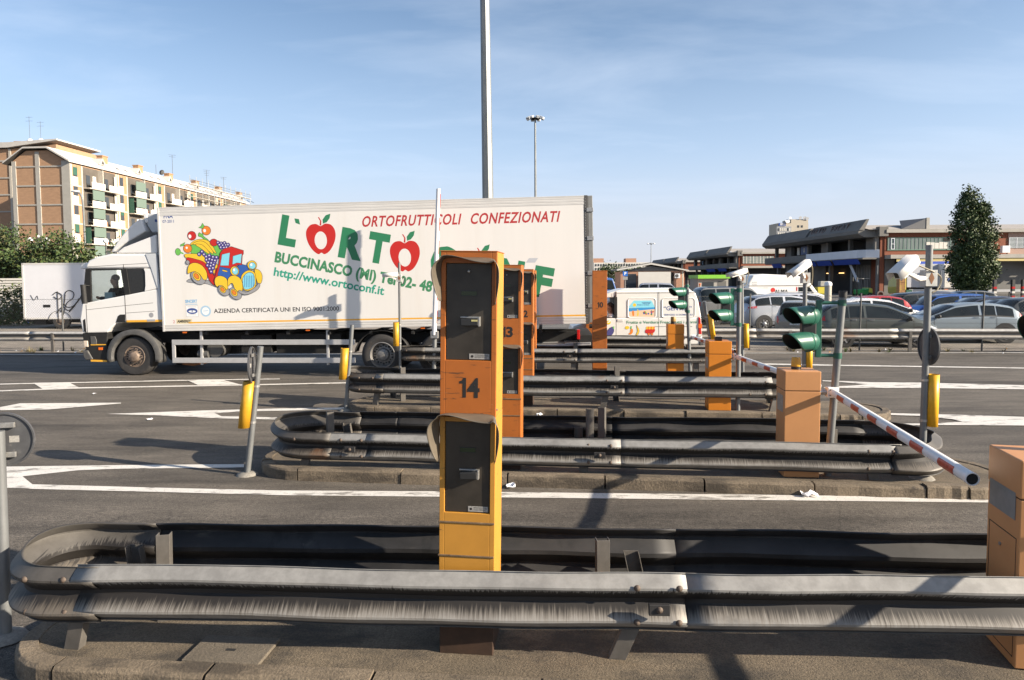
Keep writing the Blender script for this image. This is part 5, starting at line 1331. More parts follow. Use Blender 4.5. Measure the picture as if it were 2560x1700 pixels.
# ------------------------------------------------------------------ masts and lamps
M_MAST = mat('galvanised_mast', (0.19, 0.2, 0.2), 0.5, 0.3, var=0.22, vscale=5, vstretch=(1, 1, .35), speck=(30, .15))
M_LAMPW = mat('lamp_white', (.7, .7, .7), .4); M_LAMPG = mat('lamp_grey', (.3, .32, .34), .5)
t = thing('light_mast', 'thick octagonal grey mast rising out of the top of the photo behind the lorry', 'light mast', (-.84, 26, 0))
mb = MB(); mb.tube([(0, 0, 0), (-.12, 0, 15), (-.2, 0, 30)], [.235, .165, .11], 8); o = mb.build('pole', M_MAST, t); o.rotation_euler = (0, 0, R(9))
mb = MB(); mb.cbox((0, 0, .02), (.7, .7, .04)); mb.build('base_plate', M_MAST, t, bevel=.01)
mb = MB(); mb.lathe([(.5, 29.7), (.5, 29.85), (.1, 30.1)], 12); mb.build('lamp_ring', M_LAMPG, t)
def ring_mast(label, x, y, h, r, rr, n, sc=1.0):
    t = thing('light_mast', label, 'light mast', (x, y, 0))
    mb = MB(); mb.tube([(0, 0, 0), (0, 0, h)], [r, r * .6], 8); mb.build('pole', M_MAST, t, smooth=40)
    mb = MB(); mb.lathe([(rr * .55, h - .12 * sc), (rr * .6, h - .12 * sc), (rr * .6, h + .02 * sc), (rr * .55, h + .02 * sc), (rr * .55, h - .12 * sc)], 16)
    for k in range(4): mb.tube([(0, 0, h - .05), (rr * .6 * math.cos(k * PI / 2), rr * .6 * math.sin(k * PI / 2), h - .05)], .03, 5)
    mb.build('lamp_ring', M_LAMPG, t)
    for k in range(n):
        a = 2 * PI * k / n + .3; c = Vector((rr * .85 * math.cos(a), rr * .85 * math.sin(a), h))
        mb = MB(); mb.M = Matrix.Translation(c) @ Matrix.Rotation(a, 4, 'Z') @ Matrix.Rotation(R(28), 4, 'Y'); mb.cbox((0, 0, 0), (.5 * sc, .42 * sc, .22 * sc)); mb.build('floodlight', M_LAMPW if k % 2 else M_LAMPG, t, bevel=.03 * sc)
ring_mast('tall thin mast with a ring of floodlights above the lorry box', 3.17, 90, 23.2, .2, 1.15, 8)
ring_mast('tiny distant light mast above the gatehouse roof', 52.9, 260, 15.6, .18, 1.6, 6, 1.3)
t = thing('street_lamp', 'curved grey street lamp in front of the apartment block', 'street lamp', (-34.2, 55, 0))
mb = MB(); mb.tube(spline([(0, 0, 0), (-.02, 0, 5), (-.05, 0, 8.4), (-.18, 0, 9.2), (-.4, 0, 9.42)], 4, False), [.09] * 17 if False else .075, 8); mb.build('pole', M_MAST, t, smooth=40)
mb = MB(); mb.ball((-.6, 0, 9.5), (.36, .16, .11), 12, 8); mb.build('lamp_head', M_LAMPW, t, smooth=180)
t = thing('street_lamp', 'dark post with two white globe lamps on arms above the trees at left', 'street lamp', (-34.5, 50, 0))
mb = MB(); mb.cyl((0, 0, 0), (0, 0, 5.55), .06, n=8); mb.tube([(-.55, 0, 5.5), (0, 0, 5.35), (.6, 0, 5.5)], .03, 6); mb.build('pole', M_FPOST, t, smooth=40)
for x in (-.58, .62):
    mb = MB(); mb.lathe([(.05, .12), (.17, -.02), (.19, -.12), (.1, -.18)], 12, Matrix.Translation((x, 0, 5.42))); mb.build('lamp_shade', M_LAMPW, t, smooth=60)
mb = MB(); mb.ball((0, 0, 5.62), .09); mb.build('finial', M_LAMPW, t, smooth=180)
t = thing('street_lamp', 'small globe lamp post just left of the lorry cab roof', 'street lamp', (-28.4, 48, 0))
mb = MB(); mb.cyl((0, 0, 0), (0, 0, 5.0), .05, n=8); mb.build('pole', M_FPOST, t, smooth=40)
mb = MB(); mb.ball((0, 0, 5.12), .18); mb.build('globe', M_LAMPW, t, smooth=180)

# ------------------------------------------------------------------ apartment block
M_BRICKG = mat('gable_brick', (0.36, 0.215, 0.125), 0.85, var=0.16, vscale=1.1, vstretch=(1, 1, 3), speck=(14, .12))
M_BRICKO = mat('orange_brick', (0.35, 0.2, 0.105), 0.85, var=0.1, vscale=2, vstretch=(1, 1, 3))
M_FRAMEC = mat('cream_frame', (0.44, 0.4, 0.335), 0.8, var=0.08, vscale=1)
M_WPANEL = mat('white_panel', (0.6, 0.57, 0.51), 0.8, var=0.05, vscale=1)
M_ROOFW = mat('pale_roof', (0.5, 0.47, 0.43), 0.8, var=0.1, vscale=1.2, vstretch=(1, .2, 1), dirt=[((.4, .36, .32), .6, .2, .8, (1, .3, 1), .5)])
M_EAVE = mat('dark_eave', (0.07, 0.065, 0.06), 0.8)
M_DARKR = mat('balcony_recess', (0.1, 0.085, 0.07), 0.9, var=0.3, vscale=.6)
M_WIN = mat('window_dark', (0.04, 0.045, 0.05), 0.12, spec=.7)
M_SHUT = mat('green_shutter', (0.025, 0.09, 0.062), 0.7, var=.15, vscale=1); M_SHUT2 = mat('teal_awning', (0.04, 0.22, 0.18), 0.8); M_AWN = mat('pale_green_awning', (.12, .165, .135), .8)
M_RAILR = mat('rust_red_frame', (.3, .13, .07), .8)
AP = thing('apartment_block', 'long brick apartment block with balconies and pale roof, behind the trees at left', 'apartment block', (-71.6, 112, 0), math.atan2(-5, 63))
LEN = 62.0
ROOF = [(-11.2, 21.55), (-7.6, 23.95), (-3.6, 23.95), (.25, 21.7)]
mb = MB(); mb.prism([(-9.9, 0), (-.0, 0), (-.0, 21.55), (-3.7, 23.7), (-7.5, 23.7), (-9.9, 22.0)], 0, LEN); mb.build('wall', M_BRICKG, AP)
mb = MB(); mb.prism([(x, z + .05) for x, z in ROOF] + [(x, z + .3) for x, z in ROOF[::-1]], -.55, LEN + .5); mb.build('roof', M_ROOFW, AP)
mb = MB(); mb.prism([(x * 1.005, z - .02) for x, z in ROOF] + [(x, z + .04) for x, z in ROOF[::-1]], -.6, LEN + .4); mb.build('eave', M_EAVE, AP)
for x0, x1 in ((-10.0, -9.3), (-5.9, -5.2), (-1.4, .02)):
    mb = MB(); mb.box(x0, x1, -.12, 0, 0, 22.0 if x0 > -2 or x0 < -9 else 23.5); mb.build('gable_pilaster', mat('grey_render', (.36, .34, .3), .85, var=.1, vscale=1), AP)
for k in range(7):
    mb = MB(); z = 21.0 - 3.1 * k; mb.box(-9.3, -5.9, -.1, 0, z, z + .22); mb.box(-5.2, -1.4, -.1, 0, z, z + .22); mb.build('gable_band', mat('grey_render', (.36, .34, .3), .85, var=.1, vscale=1), AP)
rb = random.Random(5)
P_ = 11.7
# shared meshes for the repeated pieces
def share(mb, name, m): return mb.build(name, m, AP)
nb = 5
protos = {}
def put(key, mbf, name, m, loc):
    if key not in protos: protos[key] = mbf().build(name, m, AP, loc)
    else: inst(protos[key], name, AP, loc)
def bx(*a): return lambda: MB().box(*a)
for b in range(nb):
    y0 = b * P_
    put('col', bx(0, .08, 0, .35, 0, 21.5), 'facade_frame', M_FRAMEC, (0, y0, 0))
    put('brk', bx(0, .05, 0, .95, 0, 21.4), 'brick_strip', M_BRICKO, (0, y0 + 1.45, 0))
    put('brk2', bx(0, .05, 0, .4, 0, 21.4), 'brick_strip', M_BRICKO, (0, y0 + .36, 0))
    put('rec', bx(-1.3, .012, 0, 7.6, 0, 21.45), 'balcony_recess', M_DARKR, (0, y0 + 2.75, 0)) if False else None
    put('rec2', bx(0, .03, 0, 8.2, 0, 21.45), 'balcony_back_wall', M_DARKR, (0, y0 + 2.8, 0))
    put('pier', bx(.0, .12, 0, .3, 0, 21.5), 'facade_frame', M_FRAMEC, (0, y0 + 2.42, 0))
    put('pier', bx(.0, .12, 0, .3, 0, 21.5), 'facade_frame', M_FRAMEC, (0, y0 + 11.1, 0))
    put('pier2', bx(.0, .9, 0, .18, 0, 21.4), 'balcony_pier', M_FRAMEC, (0, y0 + 6.6, 0))
    for r in range(7 if b < 2 else 3):
        zt = 21.1 - 3.1 * r
        put('win', bx(0, .05, 0, .95, -1.5, 0), 'window', M_WIN, (.04, y0 + .55, zt))
        q = rb.random()
        if q < .65:
            put('shut%d' % int(q * 6), bx(0, .05, 0, .95, -1.5 * (.4 + int(q * 6) * .15), 0), 'window_shutter', M_SHUT, (.06, y0 + .55, zt))
        put('pan', bx(0, .07, 0, 1.2, -1.45, 0), 'white_panel', M_WPANEL, (.02, y0 + .42, zt - 1.55))
        put('band', bx(0, .09, 0, 2.4, -.12, .12), 'floor_band', M_FRAMEC, (.02, y0 + .1, zt - 3.0))
        zf = zt - 3.1
        put('slab', bx(0, 1.15, 0, 8.0, -.14, 0.02), 'balcony_slab', M_FRAMEC, (0, y0 + 2.9, zf))
        put('par', bx(1.08, 1.16, 0, 3.3, .03, 1.05), 'balcony_parapet', M_WPANEL, (0, y0 + 3.5, zf))
        put('par2', bx(1.08, 1.16, 0, 2.5, .03, 1.05), 'balcony_parapet', M_WPANEL, (0, y0 + 7.9, zf))
        put('rail', bx(1.1, 1.13, 0, 1.1, .95, 1.0), 'balcony_rail', M_FPOST, (0, y0 + 6.75, zf))
        put('door', bx(0, .06, 0, .9, .05, 2.2), 'balcony_door', M_WIN, (.02, y0 + 3.6, zf))
        put('door2', bx(0, .06, 0, .8, .05, 2.2), 'balcony_door', M_WPANEL, (.02, y0 + 5.2, zf))
        put('door', bx(0, .06, 0, .9, .05, 2.2), 'balcony_door', M_WIN, (.02, y0 + 8.2, zf))
        put('blind', bx(0, .05, 0, .55, .05, 2.9), 'louvre_screen', M_FRAMEC, (.25, y0 + 10.4, zf))
        q = rb.random()
        if q < .3: put('awn', bx(1.1, 1.2, 0, 2.9, 1.2, 2.8), 'balcony_awning', M_AWN, (0, y0 + 3.6, zf))
        elif q < .45: put('awn2', bx(1.12, 1.2, 0, 2.3, .6, 2.6), 'balcony_awning', M_SHUT2, (0, y0 + 7.9, zf))
        if rb.random() < .45: put('gr', bx(.0, 1.0, 0, .05, .05, 2.7), 'balcony_screen', M_SHUT, (0, y0 + 3.0, zf))
        if rb.random() < .4: put('box', bx(.5, .95, 0, .6, .02, .9), 'balcony_box', M_RAILR, (0, y0 + 6.8, zf))
        if rb.random() < .4: put('lau', bx(1.17, 1.2, 0, 1.4, .5, 1.2), 'laundry', mat('laundry', (.6, .6, .62), .9), (0, y0 + 8.3, zf))
for k in range(6):
    y = 9 + k * 10.3
    mb = MB(); mb.prism([(-.9, 0), (.9, 0), (0, 1.15)], -1.2, 1.3); o = mb.build('dormer', M_ROOFW, AP, (-1.9, y, 22.75), rot=(0, 0, PI / 2))
    mb = MB(); mb.prism([(-.4, .12), (.4, .12), (0, .8)], -1.26, -1.2); c = mb.build('dormer_opening', M_EAVE, o)
    mb = MB(); mb.box(-3.4, -2.3, y + 2.2, y + 3.6, 23, 24.75); mb.box(-3.5, -2.2, y + 2.1, y + 3.7, 24.75, 24.9); mb.build('chimney', M_BRICKO, AP)
    for j in range(2):
        mb = MB(); mb.M = Matrix.Translation((-1.2, y + 4.5 + j * 2.4, 22.82)) @ Matrix.Rotation(R(30), 4, 'Y'); mb.box(-.35, .35, -.25, .25, 0, .08); mb.build('skylight', M_WIN, AP)
for (y, h, k) in ((36, 5.5, 1), (50, 4.5, 2), (30, 2.5, 0), (58, 4, 1)):
    mb = MB(); mb.cyl((-4, y, 23.9), (-4, y, 23.9 + h), .04, n=5)
    for j in range(k * 2): mb.cyl((-4.6 + .1 * j, y - .4, 23.9 + h - .4 * j), (-3.4 - .1 * j, y + .4, 23.9 + h - .4 * j), .025, n=4)
    mb.build('aerial', M_FPOST, AP)
mb = MB(); mb.lathe([(0, 0), (.4, .08), (.55, .2)], 14, Matrix.Translation((-3.5, 31, 25.0)) @ Matrix.Rotation(R(-100), 4, 'X')); mb.build('satellite_dish', M_FPOST, AP, smooth=60, solid=.02)
t = thing('scaffolding', 'grey tube scaffolding along the far end of the apartment block', 'scaffolding', (-71.6, 112, 0), math.atan2(-5, 63))
def tubes(nm, segs, r):
    mb = MB()
    for a, b in segs: mb.cyl(a, b, r, n=4)
    return mb.build(nm, M_MAST, t)
for i in range(12):
    y = 33 + i * 2.5
    tubes('standard', [((1.5, y, 8), (1.5, y, 24.6))], .06)
for k in range(5):
    z = 12.4 + k * 2.6
    tubes('ledger', [((1.5, 33, z + 1.0), (1.5, 61, z + 1.0))], .05); tubes('ledger', [((1.5, 33, z + .5), (1.5, 61, z + .5))], .04)
    mb = MB(); mb.box(.9, 1.55, 33, 61, z, z + .08); mb.build('deck', M_FRAMEC, t)

t = thing('apartment_block', 'brick apartment block with sloping white roof at the far left edge', 'apartment block', (-83.6, 127, 0), R(-4))
mb = MB(); mb.prism([(-30, 0), (0, 0), (0, 27.6), (-9, 26.9), (-30, 26.6)], 0, 11); mb.build('wall', M_BRICKG, t)
mb = MB(); mb.prism([(-30, 27.0), (-9, 27.1), (.6, 28.25), (.6, 28.5), (-9, 28.05), (-30, 28)], -.6, 11.5); mb.build('roof', M_ROOFW, t)
mb = MB(); mb.box(-8.6, 0, -.05, 0, 0, 26.9); mb.build('brick_bay', M_BRICKO, t)
for x in (-9.2, -5.6, -.5):
    mb = MB(); mb.box(x, x + .45, -.14, 0, 0, 26.9); mb.build('pilaster', M_FRAMEC, t)
for k in range(7):
    mb = MB(); mb.box(-29, -9.2, -.12, 0, 24.6 - 3.1 * k, 24.85 - 3.1 * k); mb.build('floor_band', mat('grey_render', (.36, .34, .3), .85), t)
for x in (-24, -11.5):
    mb = MB(); mb.box(x, x + 1.3, 4, 5.4, 27.5, 29.2); mb.build('chimney', M_BRICKO, t)
for x, h in ((-8.2, 6), (-6.0, 5)):
    mb = MB(); mb.cyl((x, 4, 27.8), (x, 4, 27.8 + h), .03, n=5)
    for j in range(2): mb.cyl((x - .7, 4, 27.6 + h - j * .7), (x + .7, 4, 27.6 + h - j * .7), .02, n=4)
    mb.build('aerial', M_FPOST, t)
    mb = MB(); mb.ball((x, 4, 29.1), .5); mb.build('aerial_box', M_LAMPW, t, smooth=180)

# ------------------------------------------------------------------ market halls
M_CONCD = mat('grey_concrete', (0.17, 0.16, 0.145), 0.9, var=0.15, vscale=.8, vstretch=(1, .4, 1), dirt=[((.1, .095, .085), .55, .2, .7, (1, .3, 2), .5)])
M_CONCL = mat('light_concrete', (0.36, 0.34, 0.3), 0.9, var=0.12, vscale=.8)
M_CORR = mat('fibre_cement_roof', (0.3, 0.275, 0.25), 0.9, var=0.12, vscale=2.2, vstretch=(1.5, .3, .3), dirt=[((.16, .145, .13), .56, .2, .6, (1, .5, 1), .6)])
M_BRICKR = mat('red_brick', (0.2, 0.062, 0.03), 0.85, var=0.12, vscale=3, vstretch=(1, 1, 4))
M_BLUEA = mat('blue_awning', (0.015, 0.05, 0.3), 0.7, var=.1, vscale=1)
M_YCORR = mat('yellow_corrugated', (0.5, 0.4, 0.16), 0.7)
M_GLAZ = mat('dusty_glazing', (0.16, 0.19, 0.18), 0.25, var=.3, vscale=.9, vstretch=(1, 1, .3), spec=.5)
M_WHITEF = mat('white_fascia', (0.62, 0.64, 0.68), 0.5, var=.06, vscale=.7)
M_INT = mat('painted_interior_shade', (0.014, 0.013, 0.012), 0.9)  # near-black painted in for the shade of recesses and openings
M_SHUTG = mat('ribbed_shutter', (.13, .125, .115), .7, var=.1, vscale=1)
def hall(name, label, x, y, L, W, detail=2, s=1.0):
    """corner of the facade at x, y; long shaded flank runs along +y, lit end along +x"""
    t = thing(name, label, 'market hall', (x, y, 0), 0, 'concrete market halls in a row')
    mb = MB(); mb.box(1.2, W, .3, L, 0, 8.2); mb.build('core', M_INT, t)  # solid block, its black stands in for shade behind the columns
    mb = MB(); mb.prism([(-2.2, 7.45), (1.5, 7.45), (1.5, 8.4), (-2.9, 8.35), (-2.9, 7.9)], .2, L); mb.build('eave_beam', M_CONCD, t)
    segs = [(0.0, .46), (.48, 1.0)] if detail > 1 else [(0, .49), (.51, 1)]
    for a, b in segs:
        y0, y1 = L * a + .1, L * b - .1
        mb = MB(); mb.prism([(-2.85, 8.36), (-2.2, 8.36), (-1.6, 9.75), (-1.9, 9.75)], y0, y1); mb.build('parapet', M_CONCD, t)
    # shell roof
    n = 12; rows = []
    for i in range(n + 1):
        yy = -.4 + (L * .5 + .4) * i / n
        rows.append([(xx, yy, 8.38 + 1.15 * math.sin(min(1, (yy + .4) / 9.0) * PI / 2)) for xx in (-1.8, W)])
    mb = MB(); mb.grid([r[::-1] for r in rows]); mb.build('shell_roof', M_CORR, t, smooth=60)
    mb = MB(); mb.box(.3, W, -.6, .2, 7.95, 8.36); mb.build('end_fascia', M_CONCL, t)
    mb = MB(); mb.box(-.6, .6, -.5, .4, 7.5, 8.75); mb.build('corner_block', M_CONCD, t, bevel=.05)
    # flank: dark upper storey, canopy, ground floor
    npil = max(4, int(L / 6))
    for i in range(npil + 1):
        yy = .5 + (L - 1) * i / npil
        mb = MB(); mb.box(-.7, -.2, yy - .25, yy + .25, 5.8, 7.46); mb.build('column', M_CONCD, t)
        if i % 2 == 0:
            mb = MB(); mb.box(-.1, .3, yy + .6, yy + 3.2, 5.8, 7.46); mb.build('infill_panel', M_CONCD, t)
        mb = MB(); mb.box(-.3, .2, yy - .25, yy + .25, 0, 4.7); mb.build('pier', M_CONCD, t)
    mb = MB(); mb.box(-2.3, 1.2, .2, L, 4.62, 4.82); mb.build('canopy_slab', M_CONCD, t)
    mb = MB(); mb.box(-2.4, -2.2, L * .5, L, 4.75, 5.75); mb.build('canopy_fascia', M_CONCD, t)
    mb = MB(); mb.prismz([(-2.4, L * .5), (-2.2, L * .5), (-2.2, 2.2), (-1.6, .9), (-.2, .4), (-.2, .1), (-1.7, .6), (-2.35, 1.6)], 4.8, 5.85)
    mb.build('white_canopy_fascia', M_WHITEF if detail > 1 else M_CONCD, t, bevel=.02)
    # end wall
    mb = MB(); mb.box(.4, W, .0, .3, 5.12, 7.95); mb.build('brick_wall', M_BRICKR, t)
    mb = MB(); mb.box(-.1, .4, .1, .5, 0, 8.0); mb.build('brick_corner', M_BRICKR, t)
    mb = MB(); mb.box(.5, W, -1.3, .3, 4.64, 5.12); mb.build('end_canopy', M_CONCL, t)
    return t
H1 = hall('market_hall', 'nearest concrete market hall with ORTOMERCATO letters on its parapet', 47.5, 88, 34, 40)
lt = [text('sign_letter', ch, 1.35, mat('rusty_letter', (.13, .1, .09), .8, var=.3, vscale=3), H1, (0, 0, 0), bold=.03, ext=.06) for ch in 'ORTO MERCATO'.replace(' ', '')]
ys = [11.2, 10.0, 8.85, 7.7, 6.2, 5.25, 4.3, 3.35, 2.4, 1.5]
ys = [13.6 - i * .98 for i in range(10)]
ys = [14.6, 13.45, 12.3, 11.1, 9.6, 8.4, 7.35, 6.3, 5.2, 4.05]
for o, yy, i in zip(lt, ys, range(10)):
    o.matrix_local = Matrix.Translation((-2.45, yy, 9.02)) @ Matrix.Rotation(R(-90), 4, 'Z') @ Matrix.Rotation(PI / 2 - R(18), 4, 'X') @ Matrix.Diagonal((.85, 1, 1, 1))
bpy.data.objects.remove(lt[4])           # the M has fallen off
# lit end of the nearest hall
def part(name, m, *boxes, parent=None, bevel=0):
    mb = MB()
    for b in boxes: mb.box(*b)
    return mb.build(name, m, parent, bevel=bevel)
part('yellow_band', M_YCORR, (1.3, 40, -1.2, -1.1, 4.25, 4.62), parent=H1)
for a, b in ((1.4, 9.0), (9.3, 12.5), (17.5, 21.0), (22, 26)):
    mb = MB(); mb.prism([(0, 0), (.1, 0), (.6, -.42), (.5, -.45)], a, b); o = mb.build('blue_awning', M_BLUEA, H1, (0, 0, 0)); o.matrix_local = Matrix.Translation((0, -1.15, 4.25)) @ Matrix.Rotation(R(-90), 4, 'Z') @ Matrix.Diagonal((1, 1, 1, 1))
    o.matrix_local = Matrix(((0, 1, 0, 0), (-1, 0, 0, -1.15), (0, 0, 1, 4.25), (0, 0, 0, 1)))
part('blue_sign', mat('sign_lightblue', (.06, .3, .6), .5), (21.0, 23.2, -1.45, -1.35, 3.85, 4.25), parent=H1)
wf = part('window_band', M_GLAZ, (.75, 9.4, -.05, 0, 5.82, 7.3), parent=H1)
for i in range(18):
    part('mullion', mat('green_frame', (.1, .2, .15), .6), (.75 + i * .5, .79 + i * .5, -.08, -.05, 5.82, 7.3), parent=wf)
part('sill', mat('green_frame', (.1, .2, .15), .6), (.7, 9.45, -.1, -.05, 5.72, 5.82), (.7, 9.45, -.1, -.05, 7.3, 7.36), parent=wf)
f = part('white_window_frame', M_WHITEF, (1.15, 1.22, -.12, -.05, 5.85, 7.28), (1.55, 1.62, -.12, -.05, 5.85, 7.28), (1.22, 1.55, -.12, -.05, 7.2, 7.28), (1.22, 1.55, -.12, -.05, 6.5, 6.57), (1.22, 1.55, -.12, -.05, 5.85, 5.92), parent=H1)
for i in range(5): part('white_pane', M_WPANEL, (5.7 + i * .55, 6.2 + i * .55, -.09, -.082, 5.9, 6.75 - .05 * (i % 3)), parent=wf)
part('open_pane', M_INT, (7.9, 8.7, -.1, -.083, 6.85, 7.28), parent=wf)
part('pink_panel', mat('pink_render', (.36, .24, .19), .85), (16.2, 26, -.06, 0, 5.12, 7.9), parent=H1)
g = part('grille_window', M_GLAZ, (16.3, 20.2, -.1, -.06, 5.9, 7.3), parent=H1)
for i in range(9): part('grille_bar', M_WHITEF, (16.3, 20.2, -.13, -.1, 5.95 + i * .16, 5.99 + i * .16), parent=g)
for i in range(5): part('grille_bar', M_WHITEF, (16.3 + i * .95, 16.36 + i * .95, -.135, -.1, 5.9, 7.3), parent=g)
part('air_conditioner', M_LAMPW, (15.0, 16.0, -.75, -.3, 5.3, 6.2), parent=H1, bevel=.03)
for b, c_ in (((.6, 1.9, .28, .3, 0, 4.6), M_SHUTG), ((2, 13, .25, .3, 0, 4.6), M_INT), ((13, 22, .25, .3, 0, 4.6), M_SHUTG), ((22, 40, .25, .3, 0, 4.6), M_INT)):  # near-black sections paint the shade of the open bays
    part('ground_floor_wall', c_, b, parent=H1)
mb = MB(); mb.add([(2.4, -.2, 8.45), (5.6, -.2, 8.45), (5.6, 4.5, 9.1), (3.9, 3.0, 9.75), (5.6, -.2, 9.8), (5.9, -.2, 9.8), (5.9, 4.5, 9.85), (5.9, -.2, 8.45)],
                  [(0, 1, 4, 3), (3, 4, 5, 6), (1, 7, 5, 4), (0, 3, 6), (7, 2, 6, 5)]); mb.build('roof_monitor', mat('dark_slate', (.12, .12, .125), .8), H1)
mb = MB(); mb.box(5.55, 5.95, -.25, .0, 8.4, 9.85); mb.build('monitor_end', M_CONCL, H1)
# flank ground floor: openings, shutters, blue awnings, loading bay
for (y0, y1, m_) in ((1, 4.5, M_BRICKR), (4.6, 10, M_SHUTG), (18, 22, M_SHUTG), (27, 33, M_SHUTG)):
    part('flank_wall', m_, (1.1, 1.2, y0, y1, 0, 4.6), parent=H1)
for i in range(12): part('shutter_rib', mat('grey_rib', (.3, .29, .27), .6), (1.04, 1.1, 4.8 + i * .42, 4.9 + i * .42, .2, 4.0), parent=H1)
for (y0, y1) in ((1.5, 8.5), (9.2, 13.6), (14.2, 19), (27, 31)):
    mb = MB(); mb.prism([(-2.35, 4.7), (-2.25, 4.7), (-1.9, 4.05), (-2.0, 4.0)], y0, y1); mb.build('blue_awning', M_BLUEA, H1)
mb = MB(); mb.M = Matrix.Translation((-1.3, 3.6, 0)); mb.tube([(-.2, 1.5, 4.1), (.2, 0, 1.6)], .22, 4); mb.build('loading_chute', M_WHITEF, H1)
for yy in (12, 16): part('ceiling_lamp', mat('lit_tube', (.9, .5, .2), .5, emit=((1, .55, .2), 2.0)), (1.0, 1.1, yy, yy + 1.4, 2.9, 2.98), parent=H1)
part('storey_sign', M_WPANEL, (-.45, -.35, 24.0, 24.9, 6.0, 7.2), parent=H1); part('storey_sign', mat('sign_navy', (.03, .07, .2), .5), (-.45, -.35, 21.0, 23.5, 6.0, 7.3), parent=H1)
text('sign_numeral', '0', 1.0, M_WPANEL, H1, (-.46, 22.2, 6.65), rot=(PI / 2, 0, R(-90)), bold=.03)

H2 = hall('market_hall', 'second concrete market hall with a green kiosk band, right of the gatehouse', 53.2, 160, 37, 30, 1)
text('sign_letter', 'C', 1.2, M_CLBLUE, H2, (-.75, 28, 6.5), rot=(PI / 2, 0, R(-90)), bold=.04)
g = part('grille_window', M_GLAZ, (.8, 8, -.1, 0, 5.7, 7.4), parent=H2)
for i in range(9): part('grille_bar', M_WPANEL, (.8 + i * .8, .92 + i * .8, -.14, -.1, 5.7, 7.4), parent=g)
for i in range(4): part('grille_bar', M_WPANEL, (.8, 8, -.13, -.1, 5.8 + i * .45, 5.86 + i * .45), parent=g)
for (y0, y1) in ((3, 9), (12, 19)):
    mb = MB(); mb.prism([(-2.35, 4.7), (-2.25, 4.7), (-1.9, 4.0), (-2.0, 3.95)], y0, y1); mb.build('blue_awning', M_BLUEA, H2)
H3 = hall('market_hall', 'farthest concrete market hall, small and grey above the gatehouse roof', 59.4, 236, 42, 30, 1)
t = thing('kiosk', 'low grey kiosk with a bright green roof band in front of the second hall', 'kiosk', (18.0, 66, 0), R(0))
mb = MB(); mb.box(0, 2.9, 0, 3, 0, 2.25); mb.build('wall', M_CONCL, t)
mb = MB(); mb.box(-.1, 3.0, -.3, 3.2, 2.25, 2.6); mb.build('green_roof_band', mat('lime_green', (.2, .5, .04), .5), t)
mb = MB(); mb.box(1.9, 2.7, -.02, 0, .1, 2.0); mb.build('door', M_SHUTG, t)
mb = MB(); mb.box(.4, 1.5, -.02, 0, .9, 1.9); mb.build('window', M_WIN, t)

t = thing('gatehouse', 'low gatehouse with shallow gable roof and large blank white board', 'gatehouse', (9.55, 60, 0), R(-3))
mb = MB(); mb.prism([(0, 0), (5.5, 0), (5.5, 2.9), (2.6, 3.35), (0, 2.9)], 0, 5); mb.build('wall', mat('salmon_render', (.42, .23, .15), .85, var=.06), t)
mb = MB(); mb.prism([(-.35, 2.98), (2.6, 3.5), (5.85, 2.9), (5.85, 3.0), (2.6, 3.62), (-.35, 3.1)], -.4, .1); mb.build('bargeboard', M_WPANEL, t)
mb = MB(); mb.prism([(-.3, 3.0), (2.6, 3.52), (5.8, 2.94), (5.8, 3.05), (2.6, 3.7), (-.3, 3.14)], .1, 6); mb.build('roof', mat('grey_felt', (.16, .155, .14), .9, var=.1), t)
mb = MB(); mb.prism([(.3, 2.95), (5.2, 2.95), (2.6, 3.38)], -.06, 0); mb.build('gable_boarding', M_SHUTG, t)
mb = MB(); mb.box(1.5, 4.3, -.35, -.2, 1.2, 2.86); mb.build('white_board', M_WPANEL, t)
mb = MB(); mb.box(.5, 1.35, -.05, 0, 1.4, 2.7); mb.build('window', M_WIN, t)
mb = MB(); mb.box(4.35, 4.6, -.04, 0, .9, 2.8); mb.build('door', M_INT, t)
ac = MB().box(4.65, 5.1, -.3, -.02, 2.3, 2.7).build('air_conditioner', M_LAMPW, t, bevel=.02)
mb = MB(); mb.cyl((4.83, -.305, 2.5), (4.83, -.3, 2.5), .15, n=14); mb.build('fan_grille', M_FPOST, ac)
mb = MB(); mb.cyl((5.35, -.2, 0), (5.35, -.2, 2.9), .05, n=6); mb.build('downpipe', mat('pale_pipe', (.5, .5, .4), .6), t)
t = thing('parking_sign', 'blue P parking sign on a thin post behind the white van', 'sign', (7.46, 45, 0))
mb = MB(); mb.cyl((0, 0, 0), (0, 0, 2.75), .03, n=6); mb.build('post', M_POLE, t)
mb = MB(); mb.box(-.16, .16, -.05, -.035, 2.44, 2.76); mb.build('plate', mat('sign_bright_blue', (.02, .14, .5), .4), t)
text('letter', 'P', .27, M_CWHITE, t, (0, -.052, 2.6), bold=.01)
mb = MB(); mb.box(-.16, .16, -.045, -.035, 2.2, 2.4); mb.build('sub_plate', M_STICK, t)

